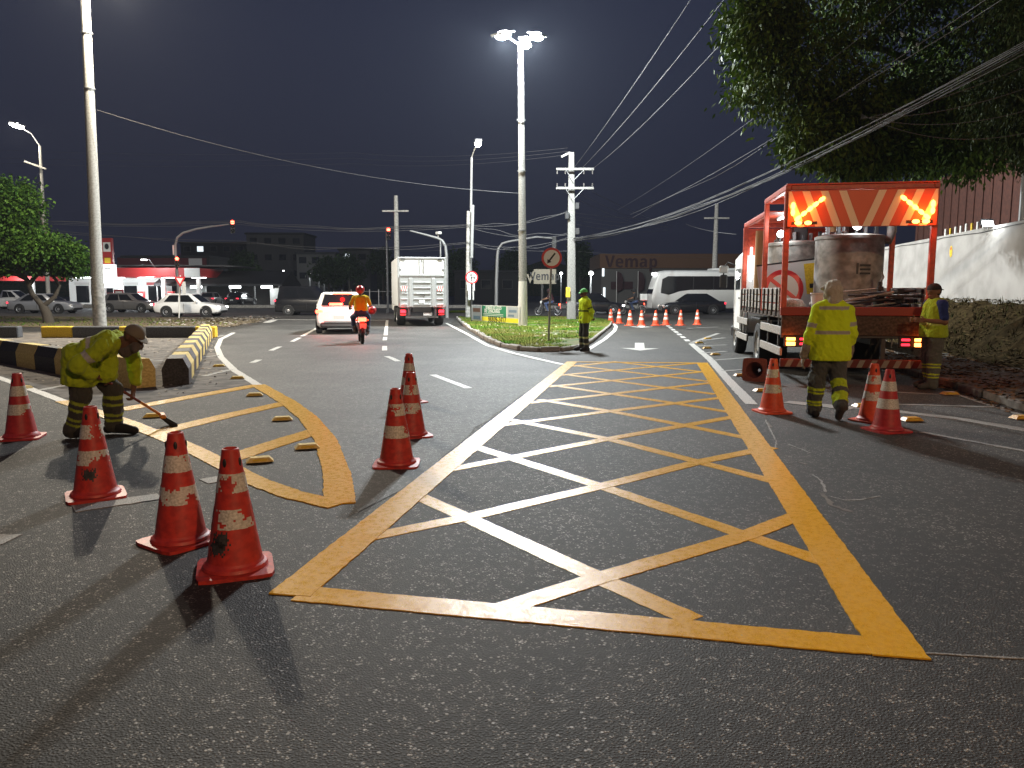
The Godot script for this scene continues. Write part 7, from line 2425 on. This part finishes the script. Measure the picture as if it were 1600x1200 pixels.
	boot(t, Vector3(-0.14, 0.1, -0.08), Vector3(-0.15, 0.04, -0.29), Color(0.015, 0.014, 0.013))
	var bt := MB.new()
	var bc := Color(0.055, 0.05, 0.045)
	skin(bt, [[Vector3(0.09, 0.26, 0.22), Vector3(0.09, 0.18, 0.27), 0.058, 0.056, bc], [Vector3(0.09, 0.20, 0.30), Vector3(0.085, 0.045, 0.20), 0.047, 0.042, bc], [Vector3(0.09, 0.17, 0.26), Vector3(0.085, 0.05, 0.16), 0.05, 0.036, bc]], 0.011, 0.03)
	part("boot", bt, M.vertex, t)


func vest_worker() -> void:
	var t := thing("person", "person in a lime vest over a blue shirt with a backwards black cap", "person", Vector3(7.04, 0.0, -12.85), 1.62, "road marking crew")
	var yb := Color(0.50, 0.60, 0.05)
	var lb := [[0.16, 0.22, yb], [0.28, 0.34, yb], [0.56, 0.62, yb], [0.68, 0.74, yb]]
	var tc := Color(0.115, 0.12, 0.105)
	var b := MB.new()
	skin(b, leg_bones(Vector3(-0.1, 0.92, 0), Vector3(-0.12, 0.49, -0.03), Vector3(-0.14, 0.1, -0.05), tc, lb, 1.22) + leg_bones(Vector3(0.1, 0.92, 0), Vector3(0.12, 0.49, 0.0), Vector3(0.13, 0.1, 0.06), tc, lb, 1.22) + [[Vector3(-0.08, 0.94, 0), Vector3(0.08, 0.94, 0), 0.12, 0.12, tc]], 0.012, 0.04, 0.026, 7.0)
	part("trousers", b, M.cloth, t)
	b = MB.new()
	var bl := Color(0.03, 0.045, 0.16)
	var sh := [[Vector3(-0.09, 1.38, 0), Vector3(-0.09, 1.15, 0), 0.112, 0.11, bl], [Vector3(0.09, 1.38, 0), Vector3(0.09, 1.15, 0), 0.112, 0.11, bl], [Vector3(-0.16, 1.41, 0), Vector3(0.16, 1.41, 0), 0.07, 0.07, bl]]
	for s in [-1.0, 1.0]:
		sh.append([Vector3(s * 0.2, 1.41, 0), Vector3(s * 0.235, 1.19, 0.02), 0.078, 0.074, bl])
	skin(b, sh, 0.012, 0.04, 0.014, 8.0)
	part("shirt", b, M.cloth, t)
	b = MB.new()
	var V := LIME_DIM
	skin(b, [[Vector3(-0.085, 1.36, 0), Vector3(-0.09, 0.9, 0), 0.138, 0.172, V, [[0.55, 0.66, Color(0.46, 0.52, 0.12)]]], [Vector3(0.085, 1.36, 0), Vector3(0.09, 0.9, 0), 0.138, 0.172, V, [[0.55, 0.66, Color(0.46, 0.52, 0.12)]]], [Vector3(-0.1, 1.43, 0), Vector3(0.1, 1.43, 0), 0.076, 0.076, V]], 0.012, 0.04, 0.024, 8.0, [Plane(Vector3.DOWN, -0.86)])
	part("vest", b, M.cloth, t)
	b = MB.new()
	var c := SKIN
	var bo := [[Vector3(0, 1.4, 0), Vector3(0, 0.95, 0), 0.09, 0.09, c], [Vector3(0, 1.42, 0), Vector3(0, 1.6, -0.01), 0.056, 0.056, c], [Vector3(-0.1, 0.95, 0), Vector3(-0.14, 0.12, -0.05), 0.06, 0.045, c], [Vector3(0.1, 0.95, 0), Vector3(0.13, 0.12, 0.06), 0.06, 0.045, c], [Vector3(-0.1, 0.95, 0), Vector3(0.1, 0.95, 0), 0.08, 0.08, c]]
	for s in [-1.0, 1.0]:
		bo.append([Vector3(s * 0.2, 1.38, 0), Vector3(s * 0.25, 1.12, 0.03), 0.05, 0.046, c])
		bo.append([Vector3(s * 0.25, 1.12, 0.03), Vector3(s * 0.14, 1.14, -0.24), 0.045, 0.031, c])
	skin(b, bo, 0.012, 0.03)
	for s in [-1.0, 1.0]:
		hand(b, Vector3(s * 0.14, 1.14, -0.24), Vector3(-s * 0.3, 0.1, -1), Vector3(-s, 0, -0.3), Vector3(0, 1, 0), 0.6, c)
	var hc := Vector3(0, 1.615, -0.03)
	var hb := Basis(Vector3.UP, 0.25) * Basis(Vector3.RIGHT, -0.12)
	head(b, hc, hb, c)
	part("body", b, M.vertex, t)
	eyes(t, hc, hb)
	cap(t, hc, hb, M.cap_black, true)
	b = MB.new()
	b.ball(hc + hb * Vector3(0, 0.0, 0.03), Vector3(0.094, 0.09, 0.085), 8, hb)
	part("hair", b, M.hair, t)
	boot(t, Vector3(-0.14, 0.1, -0.05), Vector3(-0.16, 0.04, -0.26), Color(0.06, 0.056, 0.05))
	boot(t, Vector3(0.13, 0.1, 0.06), Vector3(0.15, 0.04, -0.15), Color(0.05, 0.046, 0.04))


func sweeping_worker() -> void:
	var at := Vector3(-4.62, 0.0, -8.5)
	var t := thing("person", "person in a lime jacket and khaki cap bending over to sweep the fresh paint", "person", at, -1.68, "road marking crew")
	var yb := Color(0.26, 0.32, 0.04)
	var lb := [[0.10, 0.20, yb], [0.32, 0.40, yb], [0.62, 0.70, yb], [0.78, 0.85, yb]]
	var tc := Color(0.055, 0.056, 0.048)
	var b := MB.new()
	skin(b, leg_bones(Vector3(-0.1, 0.84, 0.14), Vector3(-0.13, 0.50, -0.10), Vector3(-0.15, 0.12, -0.06), tc, lb, 1.18) + leg_bones(Vector3(0.11, 0.84, 0.14), Vector3(0.14, 0.46, 0.10), Vector3(0.15, 0.12, 0.22), tc, lb, 1.18) + [[Vector3(-0.09, 0.88, 0.13), Vector3(0.09, 0.88, 0.13), 0.14, 0.14, tc]], 0.012, 0.04, 0.028, 7.0)
	part("trousers", b, M.cloth, t)
	b = MB.new()
	var J := Color(0.36, 0.47, 0.025)
	var gy := Color(0.42, 0.42, 0.40)
	var ch := []
	for s in [-1.0, 1.0]:
		ch.append([Vector3(s * 0.09, 1.06, -0.20), Vector3(s * 0.1, 0.90, 0.13), 0.13, 0.15, J, [[0.30, 0.42, gy]] if s > 0 else []])
		ch.append([Vector3(s * 0.1, 0.90, 0.13), Vector3(s * 0.12, 0.66, 0.13), 0.15, 0.17, J])
	ch += [[Vector3(-0.16, 1.05, -0.24), Vector3(0.16, 1.05, -0.24), 0.085, 0.085, J], [Vector3(0.21, 1.03, -0.24), Vector3(0.33, 0.84, -0.02), 0.088, 0.08, J, [[0.5, 0.68, gy]]], [Vector3(0.33, 0.84, -0.02), Vector3(0.19, 0.71, -0.07), 0.08, 0.062, J], [Vector3(-0.21, 1.03, -0.25), Vector3(-0.30, 0.77, -0.27), 0.085, 0.074, J], [Vector3(-0.30, 0.77, -0.27), Vector3(-0.32, 0.60, -0.24), 0.072, 0.062, J], [Vector3(0.0, 0.86, -0.16), Vector3(0.0, 0.72, -0.12), 0.09, 0.1, J]]
	skin(b, ch, 0.012, 0.05, 0.034, 6.0, [Plane(Vector3(0, -1, 0.15).normalized(), -0.565)])
	part("jacket", b, M.cloth, t)
	b = MB.new()
	var c := SKIN_DARK
	var hc := Vector3(0.0, 1.13, -0.46)
	var hb := Basis(Vector3.RIGHT, -0.55)
	skin(b, [[Vector3(0, 1.0, -0.2), Vector3(0, 0.9, 0.12), 0.09, 0.09, c], [Vector3(0, 1.05, -0.24), Vector3(0, 1.10, -0.42), 0.056, 0.054, c], [Vector3(-0.1, 0.88, 0.14), Vector3(-0.13, 0.5, -0.08), 0.06, 0.05, c], [Vector3(-0.13, 0.5, -0.08), Vector3(-0.15, 0.12, -0.06), 0.05, 0.045, c], [Vector3(0.1, 0.88, 0.14), Vector3(0.14, 0.46, 0.1), 0.06, 0.05, c], [Vector3(0.14, 0.46, 0.1), Vector3(0.15, 0.12, 0.22), 0.05, 0.045, c], [Vector3(-0.1, 0.88, 0.14), Vector3(0.1, 0.88, 0.14), 0.08, 0.08, c], [Vector3(-0.32, 0.62, -0.24), Vector3(-0.325, 0.50, -0.215), 0.036, 0.031, c], [Vector3(0.2, 0.72, -0.07), Vector3(0.10, 0.685, -0.085), 0.036, 0.031, c]], 0.012, 0.03)
	hand(b, Vector3(-0.325, 0.50, -0.215), Vector3(0.05, -1, 0.1), Vector3(0.1, 0, 1), Vector3(-1, -0.6, 0), 1.0, c)
	hand(b, Vector3(0.10, 0.685, -0.085), Vector3(-0.75, -0.35, -0.35), Vector3(0, -0.6, 0.6), Vector3(-0.5, 0.7, -0.3), 1.0, c)
	head(b, hc, hb, c)
	part("body", b, M.vertex, t)
	eyes(t, hc, hb)
	cap(t, hc, hb, M.cap_khaki)
	b = MB.new()
	var mk := Color(0.10, 0.085, 0.075)
	skin(b, [[hc + hb * Vector3(-0.03, -0.07, -0.09), hc + hb * Vector3(0.03, -0.07, -0.09), 0.05, 0.05, mk], [hc + hb * Vector3(0, -0.12, -0.06), hc + hb * Vector3(0, -0.2, 0.0), 0.055, 0.07, mk], [hc + hb * Vector3(0.05, -0.09, -0.1), hc + hb * Vector3(0.07, -0.1, -0.12), 0.035, 0.03, mk]], 0.01, 0.03, 0.012, 12.0)
	part("scarf", b, M.cloth, t)
	boot(t, Vector3(-0.15, 0.11, -0.06), Vector3(-0.17, 0.04, -0.30), Color(0.012, 0.012, 0.013))
	boot(t, Vector3(0.15, 0.11, 0.22), Vector3(0.17, 0.04, 0.0), Color(0.012, 0.012, 0.013))
	# broom held in both hands
	var q := t.transform
	var h0 := q * Vector3(0.03, 0.645, -0.115)
	var tip := Vector3(-4.238, 0, -9.16)
	tip.y = 0.14
	var br := thing("broom", "long handled broom with an orange lower shaft in the sweeper's hands", "broom", Vector3(tip.x, 0.0, tip.z))
	var dir := (tip - h0).normalized()
	var mb := MB.new()
	mb.tube([h0 - br.position - dir * 0.25, h0 - br.position + dir * 0.55], 0.017, 8)
	part("handle", mb, M.brush, br)
	mb = MB.new()
	mb.tube([h0 - br.position + dir * 0.55, tip - br.position], 0.0175, 8)
	mat("handle_orange", Color(0.55, 0.20, 0.03), 0.5)
	part("lower_shaft", mb, M.handle_orange, br)
	mb = MB.new()
	mb.box(tip - br.position + Vector3(0.02, -0.01, 0), Vector3(0.07, 0.05, 0.26), Basis(Vector3.UP, 0.5), 0.015)
	part("socket", mb, M.handle_orange, br)
	mb = MB.new()
	var r := RandomNumberGenerator.new()
	r.seed = 4
	for k in 160:
		var o := tip - br.position + Vector3(0.02, -0.03, 0) + Basis(Vector3.UP, 0.5) * Vector3(r.randf_range(-0.025, 0.025), 0, r.randf_range(-0.12, 0.12))
		var e := o + Vector3(0.13 + r.randf_range(-0.03, 0.03), -0.105, r.randf_range(-0.03, 0.03))
		mb.tube([o, e], 0.004, 3, false)
	part("bristles", mb, M.black_plastic, br)


func rider() -> void:
	var t := thing("person", "motorcycle rider in a yellow shirt and helmet behind the white hatchback", "person", Vector3(-4.78, 0.0, -24.35), 0.25, "riders")
	var b := MB.new()
	var jn := Color(0.05, 0.07, 0.13)
	var B := []
	for s in [-1.0, 1.0]:
		B += leg_bones(Vector3(s * 0.1, 0.93, 0.28), Vector3(s * 0.24, 0.80, -0.12), Vector3(s * 0.2, 0.40, 0.05), jn, [], 0.95)
	B.append([Vector3(-0.09, 0.95, 0.28), Vector3(0.09, 0.95, 0.28), 0.125, 0.125, jn])
	skin(b, B, 0.018, 0.04, 0.015, 8.0)
	part("trousers", b, M.cloth, t)
	b = MB.new()
	var y := Color(0.62, 0.42, 0.01)
	skin(b, [[Vector3(-0.09, 1.38, 0.16), Vector3(-0.08, 0.98, 0.27), 0.12, 0.125, y], [Vector3(0.09, 1.38, 0.16), Vector3(0.08, 0.98, 0.27), 0.12, 0.125, y], [Vector3(-0.17, 1.42, 0.14), Vector3(0.17, 1.42, 0.14), 0.07, 0.07, y], [Vector3(-0.2, 1.41, 0.14), Vector3(-0.29, 1.22, 0.04), 0.07, 0.06, y], [Vector3(0.2, 1.41, 0.14), Vector3(0.29, 1.22, 0.04), 0.07, 0.06, y]], 0.016, 0.04, 0.014, 8.0)
	part("shirt", b, M.cloth, t)
	b = MB.new()
	var c := SKIN
	var bo := [[Vector3(0, 1.38, 0.16), Vector3(0, 0.98, 0.27), 0.09, 0.09, c], [Vector3(0, 1.42, 0.14), Vector3(0, 1.58, 0.1), 0.055, 0.055, c]]
	for s in [-1.0, 1.0]:
		bo.append([Vector3(s * 0.2, 1.4, 0.14), Vector3(s * 0.31, 1.18, 0.0), 0.048, 0.044, c])
		bo.append([Vector3(s * 0.31, 1.18, 0.0), Vector3(s * 0.33, 1.10, -0.2), 0.042, 0.032, c])
		bo.append([Vector3(s * 0.1, 0.95, 0.28), Vector3(s * 0.24, 0.8, -0.12), 0.06, 0.05, c])
		bo.append([Vector3(s * 0.24, 0.8, -0.12), Vector3(s * 0.2, 0.36, 0.05), 0.05, 0.04, c])
	bo.append([Vector3(-0.1, 0.96, 0.27), Vector3(0.1, 0.96, 0.27), 0.08, 0.08, c])
	skin(b, bo, 0.016, 0.03)
	for s in [-1.0, 1.0]:
		hand(b, Vector3(s * 0.33, 1.1, -0.2), Vector3(-s * 0.15, -0.1, -1), Vector3(0, -1, 0), Vector3(-s, 0, 0), 0.9, c, 0.006)
	head(b, Vector3(0, 1.64, 0.07), Basis.IDENTITY, c)
	part("body", b, M.vertex, t)
	b = MB.new()
	b.ball(Vector3(0, 1.665, 0.075), Vector3(0.135, 0.14, 0.155), 10)
	var hm := part("helmet", b, M.red_body, t)
	b = MB.new()
	b.box(Vector3(0, 1.66, -0.06), Vector3(0.2, 0.09, 0.06), Basis.IDENTITY, 0.02)
	part("visor", b, M.glass_dark, hm)
	for s in [-1.0, 1.0]:
		boot(t, Vector3(s * 0.2, 0.42, 0.06), Vector3(s * 0.22, 0.365, -0.12), Color(0.08, 0.075, 0.07))
	var sp := t.transform * Vector3(0.36, 1.02, 0.1)
	var sh := thing("spare_helmet", "dark red spare helmet hanging from the rider's right arm", "helmet", sp)
	b = MB.new()
	b.ball(Vector3.ZERO, Vector3(0.13, 0.13, 0.15), 9)
	part("shell", b, M.sign_red, sh)
	b = MB.new()
	b.tube([Vector3(-0.04, 0.08, 0), Vector3(-0.05, 0.2, -0.06), Vector3(-0.03, 0.08, -0.05)], 0.008, 5)
	part("strap", b, M.black_plastic, sh)
	for q in [[Vector3(2.35, 0, -50.5), 1.3, "small far rider in dark red on the motorcycle behind the arrow sign post", M.maroon], [Vector3(8.2, 0, -52.6), 1.5, "far rider in dark clothes on the motorcycle in front of the coach", M.far_dark]]:
		var f := copy(t, q[0], q[1], q[2])
		for e in f.get_children():
			if str(e.name).begins_with("shirt") or str(e.name).begins_with("helmet"):
				e.material_override = q[3]


func scatter(called: String, label: String, cat: String, pts: Array, n: int, size: float, c0: Color, c1: Color, y: Callable, sd: int) -> void:
	var r := RandomNumberGenerator.new()
	r.seed = sd
	var b := MB.new()
	var pp := PackedVector2Array(pts)
	var lo := Vector2(1e9, 1e9)
	var hi := -lo
	for p in pts:
		lo = lo.min(p)
		hi = hi.max(p)
	var made := 0
	var tries := 0
	while made < n and tries < n * 30:
		tries += 1
		var p := Vector2(r.randf_range(lo.x, hi.x), r.randf_range(lo.y, hi.y))
		if not Geometry2D.is_point_in_polygon(p, pp) or jit.get_noise_2d(p.x * 1.3, p.y * 1.3 + 20.0) < r.randf_range(-0.5, 0.4):
			continue
		made += 1
		var o := Vector3(p.x, y.call(p) + 0.006, p.y)
		var a := r.randf() * TAU
		var d := Vector3(cos(a), 0, sin(a)) * size * r.randf_range(0.4, 1.3)
		var s := Vector3(-sin(a), 0, cos(a)) * size * r.randf_range(0.2, 0.5)
		var up := Vector3.UP * size * r.randf_range(0.05, 0.45)
		b.col = c0.lerp(c1, r.randf())
		b.tri(o - d, o + s + up, o + d + up * 0.4, Vector3.UP, Vector3.UP, Vector3.UP)
		b.tri(o - d, o + d + up * 0.4, o - s, Vector3.UP, Vector3.UP, Vector3.UP)
	var m := part(numbered(called), b, M.dry_leaf, self)
	meta(m, label, cat)
	m.set_meta("kind", "stuff")


func build_litter() -> void:
	var flat := func(_p: Vector2) -> float: return 0.004
	scatter("leaf_litter", "dry leaves and scraps lying round the barriers of the island", "litter", [Vector2(-17.134, -24.479), Vector2(-10.226, -26.124), Vector2(-7.071, -18.604), Vector2(-5.523, -14.989), Vector2(-4.948, -12.54), Vector2(-5.471, -11.416), Vector2(-7.068, -12.378), Vector2(-11.422, -16.254)], 900, 0.05, Color(0.10, 0.07, 0.045), Color(0.42, 0.37, 0.31), flat, 1)
	scatter("leaf_litter", "dry leaves drifted along the right kerb and the foot of the bank", "litter", [Vector2(kerb_x(-5.0) - 0.35, -5.0), Vector2(kerb_x(-5.0) + 1.9, -5.0), Vector2(kerb_x(-20.0) + 1.9, -20.0), Vector2(kerb_x(-20.0) - 0.25, -20.0)], 5200, 0.055, Color(0.03, 0.018, 0.009), Color(0.22, 0.13, 0.07), func(p: Vector2) -> float: return 0.13 if p.x > kerb_x(p.y) - 0.1 else 0.004, 2)
	scatter("leaf_litter", "dead leaves and weeds covering the earth bank below the wall", "litter", [Vector2(kerb_x(-2.0) + 1.9, -2.0), Vector2(kerb_x(-2.0) + 4.1, -2.0), Vector2(kerb_x(-34.0) + 4.1, -34.0), Vector2(kerb_x(-34.0) + 1.9, -34.0)], 9000, 0.06, Color(0.015, 0.010, 0.005), Color(0.12, 0.085, 0.04), func(p: Vector2) -> float: return 0.10 + 1.3 * smoothstep(0.0, 1.0, clampf((p.x - kerb_x(p.y) - 1.75) / 2.6, 0.0, 1.0)) + 0.03, 3)
	bank_weeds()
	scatter("road_crumbs", "pale crumbs and specks scattered over the road", "litter", [Vector2(-1.738, -2.14), Vector2(1.738, -2.14), Vector2(5.994, -7.861), Vector2(2.251, -13.418), Vector2(-2.117, -10.475), Vector2(-1.23, -5.526), Vector2(-1.616, -3.713), Vector2(-5.994, -7.861)], 260, 0.008, Color(0.3, 0.28, 0.2), Color(0.5, 0.48, 0.36), flat, 4)
	scatter("leaf_litter", "fallen leaves on the grass island", "litter", [Vector2(-1.4, -33), Vector2(0.6, -21.3), Vector2(1.6, -22), Vector2(4.2, -36), Vector2(0, -38)], 160, 0.06, Color(0.3, 0.26, 0.2), Color(0.5, 0.45, 0.36), func(_p: Vector2) -> float: return 0.16, 5)
	scatter("rubble", "pale rubble and stones along the broken far verge", "litter", [Vector2(-12.596, -34.436), Vector2(-13.661, -45.711), Vector2(-15.899, -50.419), Vector2(-19.944, -43.671), Vector2(-17.549, -37.049)], 420, 0.12, Color(0.14, 0.12, 0.10), Color(0.40, 0.37, 0.33), func(_p: Vector2) -> float: return 0.03, 6)


func bank_weeds() -> void:
	var b := MB.new()
	var r := RandomNumberGenerator.new()
	r.seed = 91
	for k in 3600:
		var z := r.randf_range(-2.0, -36.0)
		var t := r.randf()
		if jit.get_noise_2d(z * 0.8, t * 3.0 + 60.0) < r.randf_range(-0.5, 0.35):
			continue
		var o := Vector3(kerb_x(z) + 1.9 + 2.3 * t, 0.09 + 1.28 * smoothstep(0.0, 1.0, (2.3 * t + 0.15) / 2.6), z)
		b.col = Color(0.018, 0.024, 0.007).lerp(Color(0.085, 0.066, 0.028), r.randf())
		for j in 3:
			var a := r.randf() * TAU
			var h := r.randf_range(0.05, 0.2)
			var d := Vector3(cos(a), 0, sin(a))
			var s := Vector3(-d.z, 0, d.x) * r.randf_range(0.006, 0.02)
			var e := o + d * h * 0.6 + Vector3.UP * h
			b.tri(o - s, o + s, e, Vector3.UP, Vector3.UP, Vector3.UP)
	var m := part("bank_weeds", b, M.grass_blade, self)
	meta(m, "dry weeds and tufts growing over the earth bank", "weeds")
	m.set_meta("kind", "stuff")
